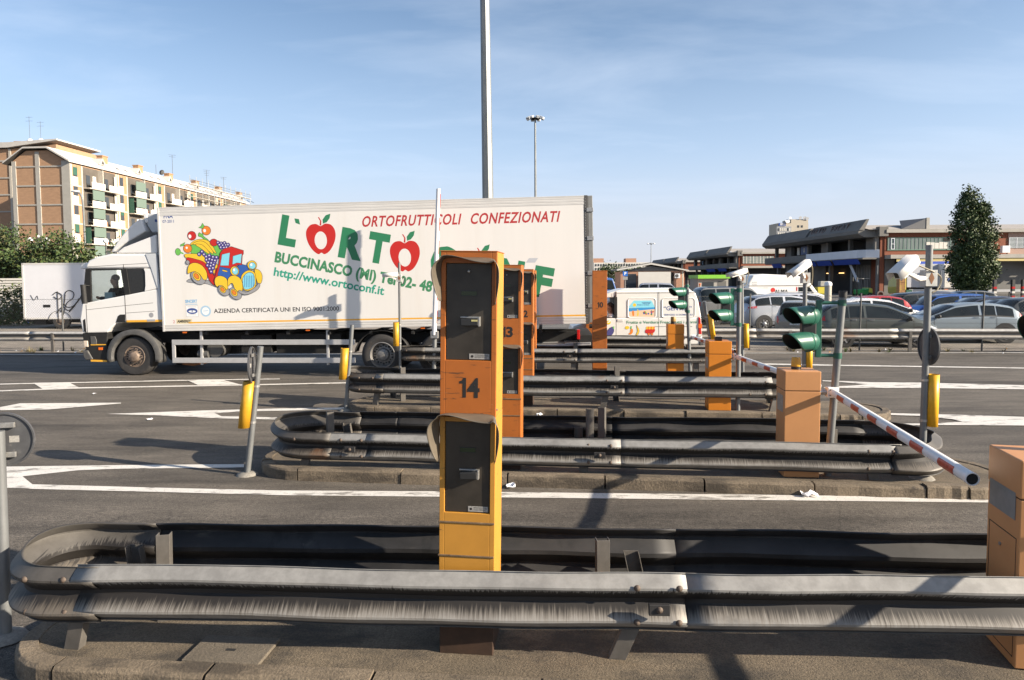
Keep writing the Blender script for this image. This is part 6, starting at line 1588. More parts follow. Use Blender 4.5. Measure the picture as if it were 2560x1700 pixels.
t = thing('office_tower', 'pale office tower with white dishes on its roof behind the market hall', 'tower', (96.8, 250, 0))
mb = MB(); mb.box(0, 11.3, 0, 8, 0, 22.2); mb.box(5.0, 11.2, 0, 8, 22.2, 23.6); mb.build('wall', mat('tower_cream', (.45, .4, .32), .85), t)
mb = MB(); mb.box(-.3, 5.0, -.3, 0, 0, 21.0); mb.build('curtain_wall', mat('tower_grey', (.27, .28, .29), .7), t)
for r in range(5):
    for k in range(7):
        mb = MB(); mb.box(.1 + k * .68, .5 + k * .68, -.36, -.3, 19.4 - r * 1.6, 20.4 - r * 1.6); mb.build('window', M_WPANEL if (r + k) % 5 else M_WIN, t)
for x in (7.3, 8.6):
    for z in (18.0, 20.6): mb = MB(); mb.box(x, x + .7, -.05, 0, z, z + .8); mb.build('window', M_WIN, t)
for x, z, r_ in ((3.6, 22.7, .8), (4.6, 23.9, .5), (8.2, 24.2, .6), (9.8, 24.1, .7), (10.7, 23.9, .6)):
    mb = MB(); mb.lathe([(0, .0), (r_ * .7, .15), (r_, .4)], 14, Matrix.Translation((x, 0, z)) @ Matrix.Rotation(R(60 if x < 6 else 110), 4, 'X')); mb.cyl((x, .3, z - .9), (x, .2, z), .08, n=5); mb.build('dish', M_LAMPW, t, smooth=60)
mb = MB(); mb.box(.4, 3.0, -.2, -.1, 21.2, 22.3); mb.build('roof_sign', M_CNAVY, t)
text('roof_lettering', 'EMI', 1.0, M_CWHITE, t, (1.8, -.22, 21.75), bold=.03)

FA = thing('apartment_row', 'far white apartment row on the horizon between the lorry and the gatehouse', 'apartment block', (50.5, 420, 0))
mb = MB(); mb.box(0, 34, 0, 12, 0, 12.4); mb.build('wall', mat('far_white', (.6, .57, .52), .9, var=.05, vscale=.1), FA)
for r in range(4):
    for k in range(21):
        inst(protos['fw'], 'window', FA, (.8 + k * 1.58, -.1, 10.2 - r * 2.4)) if 'fw' in protos else protos.__setitem__('fw', MB().box(0, .8, -.05, 0, 0, 1.4).build('window', M_WIN, FA, (.8 + k * 1.58, -.1, 10.2 - r * 2.4)))
for x0, x1, h in ((0, 6.4, 15.1), (20, 26.5, 15.0)):
    mb = MB(); mb.box(x0, x1, 3, 11, 12.4, h); mb.build('attic', mat('far_terracotta', (.36, .2, .13), .9), FA)
t = thing('apartment_row', 'far brown rooftops left of the distant white apartment row', 'apartment block', (38, 430, 0))
mb = MB(); mb.box(0, 11, 0, 12, 0, 12.8); mb.prism([(-.5, 12.8), (11.5, 12.8), (5.5, 14.5)], 0, 12); mb.build('wall', mat('far_brown', (.32, .2, .15), .9), t)

# ------------------------------------------------------------------ trees
LEAFM = [mat('leaf_dark', (0.028, 0.05, 0.014), 0.6), mat('leaf_mid', (0.055, 0.088, 0.022), 0.6), mat('leaf_light', (0.07, 0.092, 0.022), 0.6), mat('leaf_olive', (0.068, 0.066, 0.02), 0.65)]
M_BARK = mat('bark', (0.1, 0.075, 0.055), 0.9, var=.3, vscale=6)
def tree(name, label, cat, x, y, trunk_h, lobes, n, leaf, seed, group=None, w=(5, 5, 3, 1), trunk_r=.16, clump=1.0, rz=0):
    rr = random.Random(seed)
    t = thing(name, label, cat, (x, y, 0), rz, group)
    mb = MB()
    top = max(c[2] for c, r in lobes)
    mb.tube(spline([(0, 0, -.05), (.05, .03, trunk_h * .6), (-.03, 0, trunk_h * 1.1), (.05, 0, top)], 3, False), [trunk_r * (1 - .085 * i) for i in range(10)], 7)
    for c, r in lobes:
        for k in range(3):
            a = rr.uniform(0, 6.28)
            e = Vector(c) + Vector((r[0] * .6 * math.cos(a), r[1] * .6 * math.sin(a), r[2] * rr.uniform(-.2, .5)))
            s = Vector((0, 0, max(trunk_h * .7, min(c[2] - r[2] * .6, e.z - .4))))
            mb.tube([s, (s + e) / 2 + Vector((0, 0, .1)), e], [trunk_r * .45, trunk_r * .3, trunk_r * .1], 5)
    mb.build('trunk', M_BARK, t, smooth=60)
    cr = MB()
    vol = [r[0] * r[1] * r[2] for c, r in lobes]; tot = sum(vol)
    for (c, r), v in zip(lobes, vol):
        nc = max(6, int(n / 26 * v / tot))
        for _ in range(nc):
            while True:
                p = Vector((rr.uniform(-1, 1), rr.uniform(-1, 1), rr.uniform(-1, 1)))
                if .3 < p.length < 1: break
            if rr.random() < .6: p = p.normalized() * rr.uniform(.72, 1.05)
            cc = Vector((c[0] + p.x * r[0], c[1] + p.y * r[1], c[2] + p.z * r[2]))
            cs = leaf * 2.4 * clump * rr.uniform(.7, 1.4)
            base = rr.choices((0, 1, 2, 3), w)[0]
            for _k in range(26):
                q = cc + Vector((rr.gauss(0, cs * .55), rr.gauss(0, cs * .55), rr.gauss(0, cs * .5)))
                nrm = (Vector((rr.gauss(0, 1), rr.gauss(0, 1), rr.gauss(.3, 1))) + p * .8).normalized()
                u = nrm.cross(Vector((rr.gauss(0, 1), rr.gauss(0, 1), rr.gauss(0, 1)))).normalized(); w_ = nrm.cross(u)
                l = leaf * rr.uniform(.6, 1.3)
                cr.m = base if rr.random() < .75 else rr.choice((0, 1, 2))
                o = len(cr.v)
                cr.v += [tuple(q - u * l * .5), tuple(q + w_ * l * .32), tuple(q + u * l * .55), tuple(q - w_ * l * .32)]
                cr.f.append([o, o + 1, o + 2, o + 3]); cr.mi.append(cr.m)
    cr.build('crown', LEAFM, t)
    return t
tree('poplar_tree', 'tall dark poplar with two pointed crowns, right of the market hall windows', 'tree', 42.3, 63, 1.2,
     [((-.25, 0, 6.3), (1.35, 1.3, 3.9)), ((.85, 0, 5.4), (1.2, 1.2, 3.6)), ((-.2, .2, 3.3), (1.7, 1.5, 2.3)), ((.75, .1, 3.0), (1.5, 1.5, 2.1)), ((-.35, 0, 9.2), (.55, .5, 1.3)), ((1.0, .1, 8.2), (.55, .5, 1.2)), ((.2, 0, 1.7), (1.3, 1.2, .9))], 36000, .21, 3, trunk_r=.25, clump=.62, w=(7, 5, 2, 0))
TG = 'bushy trees below the apartment block'
tree('bushy_tree', 'dark bushy tree at the left edge, below the far left apartment block', 'tree', -32.6, 44, 1.5, [((0, 0, 3.9), (2.2, 1.8, 1.9)), ((-1, 0, 3), (2, 1.8, 2)), ((1.6, 0, 2.8), (1.5, 1.5, 1.6))], 7800, .2, 11, TG, w=(5, 5, 3, 3))
tree('bushy_tree', 'round bushy tree left of the lorry cab, in front of the gable wall', 'tree', -28.2, 43, 1.5, [((0, 0, 3.6), (1.7, 1.6, 1.75)), ((-.9, 0, 2.8), (1.5, 1.5, 1.7)), ((.9, 0, 2.7), (1.2, 1.4, 1.5))], 7000, .2, 12, TG, w=(6, 5, 2, 2))
tree('bushy_tree', 'olive green tree between the two darker ones behind the graffiti trailer', 'tree', -30.6, 45, 1.2, [((0, 0, 3.0), (1.8, 1.6, 1.7)), ((-1.2, 0, 2.4), (1.4, 1.5, 1.5)), ((1.3, 0, 2.5), (1.4, 1.4, 1.4))], 6000, .2, 13, TG, w=(2, 4, 4, 6))
tree('bushy_tree', 'small tree peeking over the lorry cab beside the globe lamp', 'tree', -25.8, 46, 1.6, [((0, 0, 4.0), (1.0, 1.0, 1.3)), ((.5, 0, 3.2), (1.1, 1.0, 1.2))], 2600, .18, 14, TG)
tree('shrub', 'pale green shrub between the white slatted panel and the trailer', 'shrub', -26.1, 36, .3, [((0, 0, 1.1), (.9, .7, 1.0)), ((-.6, 0, .7), (.7, .6, .7)), ((.5, 0, .6), (.6, .6, .6))], 2400, .15, 15, w=(2, 4, 5, 1), trunk_r=.06)
FT = 'far trees on the horizon'
for i, (x, y, h, r, lb) in enumerate(((90.5, 380, 10, 6.5, 'round dark far tree right of the tiny light mast'), (71, 380, 8.2, 5, 'low far trees left of the tiny light mast'), (33, 200, 6.0, 3.6, 'far green tree above column 10'), (40, 200, 5.4, 3.6, 'far green tree between column 10 and the gatehouse'), (27.5, 190, 6.2, 2.6, 'far tree right beside the lorry rear'))):
    tree('far_tree', lb, 'tree', x, y, h * .3, [((0, 0, h - r * .55), (r, r, r * .6)), ((r * .6, 0, h - r * .8), (r * .8, r, r * .5)), ((-r * .7, 0, h - r * .85), (r * .8, r, r * .45))], 1300, .9 if y > 300 else .5, 30 + i, FT, trunk_r=.4)
# ------------------------------------------------------------------ parked cars
def paint(name, c, metal=.35): return mat(name, c, 0.38, metal, coat=.7, spec=.5, dirt=[((.25, .23, .2), .58, .25, 2.5, (1, 1, 1), .25)])
M_CARGL = mat('car_glass', (0.012, 0.016, 0.017), 0.05, spec=.42, var=.6, vscale=1.5)
M_CARBK = mat('car_trim_black', (0.02, 0.02, 0.02), 0.6)
M_ALLOY = mat('alloy_rim', (0.45, 0.45, 0.46), 0.3, 0.7)
M_HEADL = mat('car_headlamp', (.55, .57, .6), .12, coat=.6)
M_CHROME = mat('chrome', (.6, .6, .6), .15, .9)
M_PLATE = mat('number_plate', (.7, .7, .68), .5)
TOPS = {
 'round': ([(0, .5), (.03, .92), (.14, 1.2), (.45, 1.37), (.95, 1.44), (1.5, 1.45), (2.1, 1.38), (2.7, 1.10), (3.0, .95), (3.35, .85), (3.6, .66), (3.7, .42)], [(0, .9), (1.2, .93), (2.4, .9), (3.0, .85), (3.7, .55)], 3.7, 1.45, (2.1, 2.95), (.1, .4)),
 'hatch': ([(0, .5), (.05, .85), (.2, 1.08), (.45, 1.27), (1.0, 1.37), (1.6, 1.38), (2.2, 1.30), (2.9, 1.0), (3.15, .91), (3.6, .8), (3.88, .62), (3.95, .42)], [(0, .86), (1.2, .92), (2.4, .88), (3.1, .83), (3.95, .55)], 3.95, 1.38, (2.2, 3.1), (.16, .48)),
 'suv': ([(0, .6), (.04, 1.0), (.25, 1.3), (.6, 1.5), (1.2, 1.58), (2.0, 1.58), (2.6, 1.48), (3.1, 1.18), (3.35, 1.06), (3.9, .98), (4.2, .8), (4.3, .5)], [(0, 1.05), (1.0, 1.12), (2.5, 1.02), (3.3, .98), (4.3, .7)], 4.3, 1.58, (2.6, 3.3), (.18, .5)),
 'boxy': ([(0, .7), (.03, 1.1), (.1, 1.5), (.22, 1.8), (.5, 1.86), (1.6, 1.88), (2.7, 1.82), (3.0, 1.55), (3.3, 1.18), (3.6, 1.1), (4.3, 1.02), (4.45, .8), (4.5, .55)], [(0, 1.12), (3.3, 1.1), (4.5, .9)], 4.5, 1.88, (2.75, 3.3), (.05, .2)),
 'old': ([(0, .55), (.03, .9), (.25, 1.25), (.4, 1.37), (1.0, 1.41), (1.9, 1.40), (2.2, 1.33), (2.65, 1.02), (2.8, .95), (3.4, .88), (3.65, .72), (3.7, .45)], [(0, .88), (2.8, .88), (3.7, .68)], 3.7, 1.41, (2.2, 2.75), (.07, .36)),
 'estate': ([(0, .55), (.04, .95), (.25, 1.25), (.5, 1.42), (1.0, 1.47), (2.2, 1.46), (2.8, 1.36), (3.3, 1.02), (3.5, .95), (4.1, .86), (4.4, .68), (4.5, .45)], [(0, .92), (3.4, .9), (4.5, .62)], 4.5, 1.47, (2.75, 3.45), (.1, .42)),
}
def lerp_line(pts, x):
    if x <= pts[0][0]: return pts[0][1]
    for a, b in zip(pts[:-1], pts[1:]):
        if x <= b[0]: return a[1] + (b[1] - a[1]) * (x - a[0]) / (b[0] - a[0])
    return pts[-1][1]
def smooth_line(pts, x, h=.07): return sum(lerp_line(pts, x + d * h) for d in (-1, -.5, 0, .5, 1)) / 5
def car(label, cx, cy, rz, style, col, L=None, H=None, W=1.68, rims=None, panes=None, head=True, handles=True, bumper=False, rack=False, chromeh=False, z=0.0, cat='car', tail=(4.0, 5.0, .03, .3), roofc=None, bars=False):
    top, belt, L0, H0, ws, rw = TOPS[style]
    L = L or L0; H = H or H0; kx, kz = L / L0, H / H0
    t = thing('parked_car', label, cat, (cx, cy, z), rz, 'cars in the car park behind the chain-link fence')
    hw = W / 2
    def sec(x):
        u = x / kx
        zt = smooth_line(top, u) * kz; zb = min(smooth_line(belt, u) * kz, zt - .012)
        e = abs(u - L0 / 2) / (L0 / 2)
        w = hw * (1 - .03 * e ** 2 - .2 * max(0, e - .82) / .18 * max(0, (e - .82) / .18))
        wt = max(.25, w * .93 - max(0, zt - zb) * .36)
        zl = .2 + .1 * max(0, e - .8) / .2
        wt2 = max(.15, wt - .1)
        return [(0, zl), (w * .9, zl), (w * .985, zl + .1), (w, zl + (zb - zl) * .55), (w * .985, zb - .04), (w * .94, zb), (wt, max(zb, zt - .05)), (wt2, zt - .008), (0, zt)]
    xs = sorted(set([0, .02, .06, .12] + [L * i / 40 for i in range(1, 40)] + [L - .1, L - .04, L]))
    rows = []
    for x in xs:
        s = sec(x); h = [(L / 2 - 0, 0, 0)] if False else None
        ring = [(x - L / 2, -a, b) for a, b in s] + [(x - L / 2, a, b) for a, b in s[1:-1][::-1]]
        rows.append(ring)
    mb = MB(); mb.grid(rows, True); mb.poly(rows[0][::-1]); mb.poly(rows[-1])
    body = mb.build('body', col, t, smooth=38)
    def pt(x, k, side, off=.006):
        s = sec(x); i = min(int(k), len(s) - 2); f = k - i
        y = s[i][0] + (s[i + 1][0] - s[i][0]) * f; zz = s[i][1] + (s[i + 1][1] - s[i][1]) * f
        dy, dz = s[i + 1][1] - s[i][1], -(s[i + 1][0] - s[i][0]); l = math.hypot(dy, dz) or 1
        return (x - L / 2, side * (y + off * dy / l), zz + off * dz / l)
    def patch(nm, m, x0, x1, k0, k1, side, n=6, off=.006, m2=2, parent=t):
        mb = MB(); mb.grid([[pt(x0 + (x1 - x0) * i / n, k0 + (k1 - k0) * j / m2, side, off) for j in range(m2 + 1)] for i in range(n + 1)])
        return mb.build(nm, m, parent, smooth=60)
    r0, r1 = rw[1] * kx, ws[0] * kx
    pn = panes or [(r0 * .9, r0 + .5 * (r1 - r0) * .55), (r0 + .5 * (r1 - r0) * .6, r0 + (r1 - r0) * .55), (r0 + (r1 - r0) * .6, ws[1] * kx - .2)]
    for side in (-1, 1):
        for a, b in pn: patch('side_window', M_CARGL, a, b, 5.1, 5.9, side, 8)
        for a, b in pn:
            patch('door_gap', M_SEAM, b + .035, b + .047, 2.3, 5.0, side, 1, .005, 6)
        patch('window_seal', M_CARBK, pn[0][0], pn[-1][1] + .1, 5.0, 5.1, side, 12, .007, 1)
        patch('tail_lamp', M_REDL, tail[2], tail[3], tail[0], tail[1], side, 4, .008)
        if head: patch('headlamp', M_HEADL, L - .42, L - .06, 3.7, 4.9, side, 4, .008)
        patch('sill_trim', M_CARBK, .5, L - .5, 1.1, 2.3 if bumper else 2.0, side, 4, .004)
        if handles:
            for a, b in pn[-2:]:
                p = pt(a + .1, 4.2, side, .015); mb = MB(); mb.cbox(p, (.16, .03, .025)); mb.build('door_handle', M_CHROME if chromeh else col, t, bevel=.006)
        p = pt(ws[1] * kx - .28, 5.1, side, .1); mb = MB(); mb.ball(p, (.07, .1, .075), 10, 6); mb.build('door_mirror', M_CARBK if not roofc else col, t, smooth=180)
        for xw in (L * .185, L * .80):
            s = sec(xw); yw = s[3][0]
            M_ = Matrix.Translation((xw - L / 2, side * (yw + .004), .33)) @ Matrix.Rotation(PI / 2 * (1 if side < 0 else -1), 4, 'X')
            mb = MB(); mb.lathe([(0, .001), (.365, .001), (.375, -.03)], 26, M_); mb.build('wheel_arch', M_CARBK, t)
            w = wheel(t, Vector((xw - L / 2, side * (yw - .085), .305)), .305, .19, rims or M_RIMG, side, .66, .02, 5)
            mb = MB()
            MM = Matrix.Translation((xw - L / 2, side * (yw - .085), .305)) @ Matrix.Rotation(PI / 2 * (1 if side < 0 else -1), 4, 'X')
            for q in range(7):
                a = 2 * PI * q / 7
                pts = [MM @ Vector((rr_ * math.cos(a + d), rr_ * math.sin(a + d), .1)) for rr_, d in ((.05, -.4), (.185, -.12), (.185, .12), (.05, .4))]
                mb.poly(pts)
            mb.build('spokes', rims or M_ALLOY, w)
    for nm, x0, x1 in (('windscreen', ws[0] * kx + .03, ws[1] * kx - .02), ('rear_window', rw[0] * kx + .01, rw[1] * kx)):
        mb = MB(); rows = []
        for i in range(7):
            x = x0 + (x1 - x0) * i / 6; s = sec(x)
            yy = s[6][0] - .02
            nx = .008 if nm == 'windscreen' else -.008
            rows.append([(x - L / 2 + nx, -yy, s[6][1] + .004), (x - L / 2 + nx, -s[7][0], s[7][1] + .006), (x - L / 2 + nx, 0, s[8][1] + .006), (x - L / 2 + nx, s[7][0], s[7][1] + .006), (x - L / 2 + nx, yy, s[6][1] + .004)])
        mb.grid(rows); mb.build(nm, M_CARGL, t, smooth=60)
    if roofc:
        mb = MB(); rows = []
        for i in range(8):
            x = rw[1] * kx + (ws[0] * kx - rw[1] * kx) * i / 7; s = sec(x)
            rows.append([(x - L / 2, -s[6][0] - .004, s[6][1]), (x - L / 2, -s[7][0], s[7][1] + .008), (x - L / 2, s[7][0], s[7][1] + .008), (x - L / 2, s[6][0] + .004, s[6][1])])
        mb.grid(rows); mb.build('roof_panel', roofc, t, smooth=60)
    for x, nm in ((-L / 2 - .012, 'rear_plate'), (L / 2 + .012, 'front_plate')):
        mb = MB(); mb.cbox((x, 0, .62 * kz), (.015, .5, .11)); mb.build(nm, M_PLATE, t)
    if bars:
        for side in (-1, 1):
            mb = MB(); s = sec(L * .35); mb.tube([(-L * .35, side * (s[7][0] - .02), H - .06), (-L * .3, side * (s[7][0] - .02), H + .03), (L * .1, side * (s[7][0] - .02), H + .03), (L * .15, side * (s[7][0] - .02), H - .06)], .018, 6); mb.build('roof_bar', M_ALU, t, smooth=60)
    return t
P_SILV = paint('silver_paint', (.42, .44, .48)); P_SILB = paint('bluish_silver_paint', (.3, .35, .38)); P_GREY = paint('grey_paint', (.2, .2, .195)); P_DGRN = paint('dark_green_grey_paint', (.075, .085, .075))
P_WHITE = paint('white_paint', (.7, .7, .7), 0); P_RED = paint('red_paint', (.4, .015, .015), .1); P_BLUE = paint('blue_paint', (.015, .09, .35)); P_NAVY = paint('navy_paint', (.02, .028, .06)); P_BLACK = paint('black_paint', (.015, .016, .018)); P_DGREY = paint('dark_grey_paint', (.09, .09, .085)); P_BEIGE = paint('beige_grey_paint', (.26, .25, .225))
car('dark green grey rounded hatchback with chrome handles, parked behind the right fence', 11.95, 22.62, R(-7), 'round', P_DGRN, L=3.75, H=1.43, rims=M_ALLOY, chromeh=True, tail=(4.2, 5.6, .02, .16))
car('bluish silver hatchback facing left with tall red tail lamp, behind the right fence', 15.55, 24.0, PI + R(-9), 'hatch', P_SILB, H=1.37, rims=M_ALLOY, tail=(5.0, 5.9, .05, .24))
car('silver crossover with black wheel arches and red tail lamp, behind the middle traffic light', 12.05, 29.95, R(4), 'suv', P_SILV, L=4.4, H=1.54, W=1.8, rims=M_ALLOY, bumper=True, tail=(3.9, 4.95, .03, .5))
car('old beige grey hatchback seen from its back corner beside the silver crossover', 11.05, 25.95, R(62), 'old', P_BEIGE, H=1.42, W=1.62, tail=(3.2, 4.8, .01, .1))
car('big boxy dark blue off-roader behind the silver crossover', 11.3, 34.3, R(4), 'boxy', P_GREY, W=1.85, H=1.86, rims=M_ALLOY, roofc=P_NAVY, tail=(3.5, 4.8, .0, .12))
car('white hatchback between the dark green one and the bluish silver one', 15.0, 27.95, R(-5), 'hatch', P_WHITE, L=4.1, H=1.42)
car('red hatchback with bright roof, behind the white hatchback', 16.55, 32.2, PI + R(-4), 'hatch', P_RED, H=1.42, tail=(4.6, 5.6, .04, .25))
car('silver estate car with roof bars behind the red hatchback', 15.0, 35.2, R(2), 'estate', P_SILV, H=1.5, bars=True)
car('pale car roof farther back left of the grey bollard', 14.2, 39.3, R(2), 'estate', P_WHITE, H=1.48)
car('black car with red tail lamp right of the tall camera post', 21.0, 34.2, R(2), 'estate', P_BLACK, H=1.5, L=4.2, tail=(4, 5, .03, .4))
car('bright blue estate car behind the bluish silver hatchback', 20.15, 32.0, PI + R(-3), 'estate', P_BLUE, H=1.48)
car('navy saloon in front of the bright blue estate', 20.3, 29.8, PI + R(-4), 'hatch', P_NAVY, H=1.42, L=4.1)
car('dark hatchback with red tail lamp left of the grey estate at the right edge', 19.55, 27.2, PI + R(-5), 'hatch', P_BLACK, H=1.42, L=4.0, tail=(4.6, 5.6, .04, .25))
car('dark grey estate car cut off by the right edge', 20.25, 25.1, R(-6), 'estate', P_DGREY, H=1.5, tail=(4.2, 5.8, .03, .14))
car('silver hatchback just right of the white van tail', 9.6, 38.0, R(10), 'hatch', P_SILV, H=1.42)
car('grey green pickup with roof lights behind the middle traffic light post', 10.2, 42.3, R(3), 'boxy', P_DGREY, H=1.72, L=4.6)
car('silver off-roader in front of the gatehouse board', 12.2, 54.5, R(-8), 'boxy', P_SILV, H=1.95, L=4.3, W=1.8, roofc=P_SILV)
car('silver car seen above the white van roof, left of the off-roader', 9.0, 52.0, R(28), 'hatch', P_SILV, H=1.55)
car('small blue car beside the worker in an orange vest', 19.4, 62.0, R(60), 'hatch', P_BLUE, H=1.45)
car('pale grey car behind the second row near the bollard', 13.5, 45.0, R(2), 'hatch', P_SILV, H=1.5)
car('dark estate car beyond the bright blue estate', 24.0, 38.0, R(1), 'estate', P_NAVY, H=1.48)
car('dark grey hatchback near the poplar trunk', 27.3, 41.5, PI + R(-3), 'hatch', P_DGREY, H=1.45)

# ------------------------------------------------------------------ small white van with fruit pictures
V = thing('small_van', 'small white van with fruit pictures and green Frutta e Verdura lettering', 'van', (5.6, 20.0, 0), R(-1.5))
M_VANW = mat('van_white', (.7, .68, .64), .35, coat=.4, var=.03, vscale=2, dirt=[((.5, .45, .38), .6, .25, 2, (1, 1, .5), .3)])
VL = 3.9
lower = [(-.03, .3), (-.0, .5), (-.04, 1.12), (-3.1, 1.12), (-3.45, .98), (-3.8, .86), (-3.9, .55), (-3.86, .28)]
mb = MB(); mb.prism(lower, .02, 1.5); mb.build('lower_body', M_VANW, V, bevel=.05, bseg=3)
mb = MB(); mb.prism([(-.03, 1.1), (-.13, 1.6), (-.22, 1.85), (-.36, 1.9), (-2.55, 1.9), (-2.55, 1.1)], .03, 1.49); mb.build('cargo_body', M_VANW, V, bevel=.035, bseg=3)
mb = MB(); mb.prism([(-.3, 1.88), (-.42, 1.975), (-2.3, 1.965), (-2.7, 1.86), (-3.02, 1.74), (-3.0, 1.7), (-2.6, 1.71), (-2.5, 1.86)], .06, 1.46); mb.build('roof', M_VANW, V, bevel=.03, bseg=3)
for y0 in (.035, 1.42):
    mb = MB(); mb.prism([(-2.98, 1.73), (-3.04, 1.73), (-3.34, 1.1), (-3.24, 1.1)], y0, y0 + .06); mb.build('windscreen_pillar', M_VANW, V, bevel=.01)
mb = MB(); mb.quad((-3.05, .1, 1.72), (-3.05, 1.42, 1.72), (-3.36, 1.42, 1.02), (-3.36, .1, 1.02)); mb.build('windscreen', M_GLASS, V)
mb = MB(); mb.box(-2.56, -2.54, .05, 1.45, 1.1, 1.85); mb.build('bulkhead', M_CARBK, V)
mb = MB(); mb.box(-3.28, -2.54, .03, .045, 1.08, 1.13); mb.build('window_rubber', M_CARBK, V)
mb = MB(); mb.box(-2.58, -2.5, .022, .03, 1.1, 1.72); mb.build('window_edge', M_CARBK, V)
mb = MB(); mb.box(-2.62, -2.57, .15, .6, .7, 1.5); mb.build('seat', M_CARBK, V, bevel=.04)
mb = MB()
for x in (-1.28, -2.53): mb.box(x - .004, x + .004, .017, .022, .4, 1.88)
mb.box(-2.5, -.2, .024, .029, 1.836, 1.846); mb.box(-1.4, -.3, .017, .021, .84, .85)
mb.build('panel_gaps', M_SEAM, V)
def rrect(x0, x1, z0, z1, r, n=5):
    out = []
    for cx_, cz_, a0 in ((x1 - r, z1 - r, 0), (x0 + r, z1 - r, 90), (x0 + r, z0 + r, 180), (x1 - r, z0 + r, 270)):
        for i in range(n + 1):
            a = R(a0 + 90 * i / n); out.append((cx_ + r * math.cos(a), cz_ + r * math.sin(a)))
    return out
for x0, x1 in ((-2.2, -1.36), (-1.2, -.22)):
    mb = MB(); a = rrect(x0, x1, 1.1, 1.69, .08); b = rrect(x0 + .03, x1 - .03, 1.13, 1.66, .06)
    mb.grid([[(x, .031, z) for x, z in a], [(x, .012, z) for x, z in rrect(x0 + .012, x1 - .012, 1.112, 1.678, .075)], [(x, .024, z) for x, z in b]], True)
    mb.poly([(x, .024, z) for x, z in b][::-1]); mb.build('blind_window', M_VANW, V, smooth=40)
mb = MB(); mb.prism([(-.02, .57), (-.06, 1.1), (-.13, 1.12), (-.12, .57)], .0, .1); mb.build('tail_lamp', M_REDL, V, bevel=.015)
mb = MB(); mb.box(-.125, -.02, -.003, .05, .8, .92); mb.build('turn_lamp', M_AMBERL, V)
mb = MB(); mb.box(-.125, -.02, -.002, .05, .55, .62); mb.build('reverse_lamp', M_WPANEL, V)
mb = MB(); mb.prism([(.05, .3), (.05, .5), (-.1, .52), (-.1, .28)], .0, 1.52); mb.build('rear_bumper', M_TGREY, V, bevel=.03)
mb = MB(); mb.box(-2.5, -2.33, .01, .02, .99, 1.07); mb.build('door_handle', M_TRIM, V, bevel=.01)
for x in (-.65, -3.2):
    wheel(V, Vector((x, .12, .29)), .29, .17, M_RIMG, -1, .6, .03, 5); wheel(V, Vector((x, 1.4, .29)), .29, .17, M_RIMG, 1, .6, .03, 5)
def vt(nm, s, x, z, size, m, w, lift=.016, bold=.004, **k):
    o = text(nm, s, size, m, V, (x, lift, z), bold=bold, ext=.0003, **k)
    q = [v.co.x for v in o.data.vertices]; o.scale = (w / (max(q) - min(q)), 1, 1); return o
vt('side_lettering', 'Frutta e Verdura Fresca tutti i giorni', -1.2, .975, .12, M_CGREEN2, 2.05, bold=.001)
vt('name_lettering', '\u201cGENTILE\u201d', -.73, 1.375, .17, M_CNAVY, .82, .022, .002)
vt('name_lettering', 'Frutta', -.58, 1.56, .11, M_CRED, .36, .022, .002)
vt('name_lettering', 'SERVIZIO A DOMICILIO', -.71, 1.19, .065, M_CNAVY, .84, .022, .0005)
def vu(x, y): return (-2.55 + (x - 385) * .0021, 1.94 - (y - 690) * .0021)
VS = [(M_CCYAN, [(560, 945), (590, 905), (640, 845), (880, 843), (900, 870), (935, 945)], False, False), (mat('print_sea', (.03, .25, .55), .5), [(560, 950), (935, 940), (935, 965), (560, 1000)], False, False),
      (mat('print_sand', (.75, .5, .33), .5), [(570, 1000), (700, 985), (930, 965), (925, 1075), (575, 1070)], False, False), (M_CYEL, circ(650, 907, 24), True, False)]
VS += [(M_CORG, [(615, 995), (640, 990), (645, 1050), (625, 1060)], True, False), (M_CYEL, [(690, 965), (705, 985), (705, 1050), (685, 1055), (692, 1010)], True, False)]
rv = random.Random(4)
for i in range(14): VS.append((rv.choice([M_CGREEN, M_CRED, M_CBLUE, M_CWHITE, M_CLEAF]), circ(770 + rv.uniform(0, 140), 990 + rv.uniform(0, 60), rv.uniform(8, 15), n=8), False, False))
art('beach_picture', VS, parent=V, conv=vu, M=Matrix.Translation((0, .0235, 0)), base=.0004)
vt('picture_lettering', '\u201cGENTILE\u201d', vu(815, 880)[0], vu(0, 880)[1], .075, M_CNAVY, .27, .0222, .001)
vt('picture_lettering', 'Frutta e verdura', vu(770, 905)[0], vu(0, 905)[1], .05, M_CNAVY, .34, .0222, .0005)
VS = [(M_CYEL, circ(290, 1150, 28), True, False), (M_CYEL, circ(548, 1224, 30, 24), True, False),
      (mat('print_aubergine', (.06, .06, .2), .5), [(262, 1330), (270, 1270), (310, 1225), (350, 1215), (362, 1260), (345, 1310), (300, 1345)], True, True), (M_CLEAF, [(345, 1215), (368, 1200), (366, 1235), (352, 1240)], False, False),
      (M_CORG, [(600, 1245), (622, 1240), (628, 1285), (600, 1320), (565, 1310), (590, 1290)], True, False), (M_CLEAF, [(592, 1240), (600, 1200), (612, 1205), (610, 1240)], False, False),
      (M_CYEL, [(680, 1190), (690, 1210), (712, 1250), (710, 1300), (685, 1330), (675, 1320), (692, 1280), (690, 1240)], True, True),
      (M_CRED, [(815, 1250), (930, 1245), (925, 1290), (880, 1312), (830, 1308), (800, 1290)], True, False)]
for i in range(6): VS.append(((M_CORG if i % 2 else M_CYEL), [(808 + i * 20 + 10, 1208), (828 + i * 20 + 8, 1208), (830 + i * 20, 1248), (810 + i * 20, 1248)], False, False))
VS += [(M_CORG, circ(850, 1315, 14), False, True), (M_CORG, circ(895, 1315, 14), False, True)]
art('fruit_pictures', VS, outline=3, parent=V, conv=vu, M=Matrix.Translation((0, .0155, 0)), base=.0004)
p = V.matrix_basis @ Vector((-2.63, .3, .72))
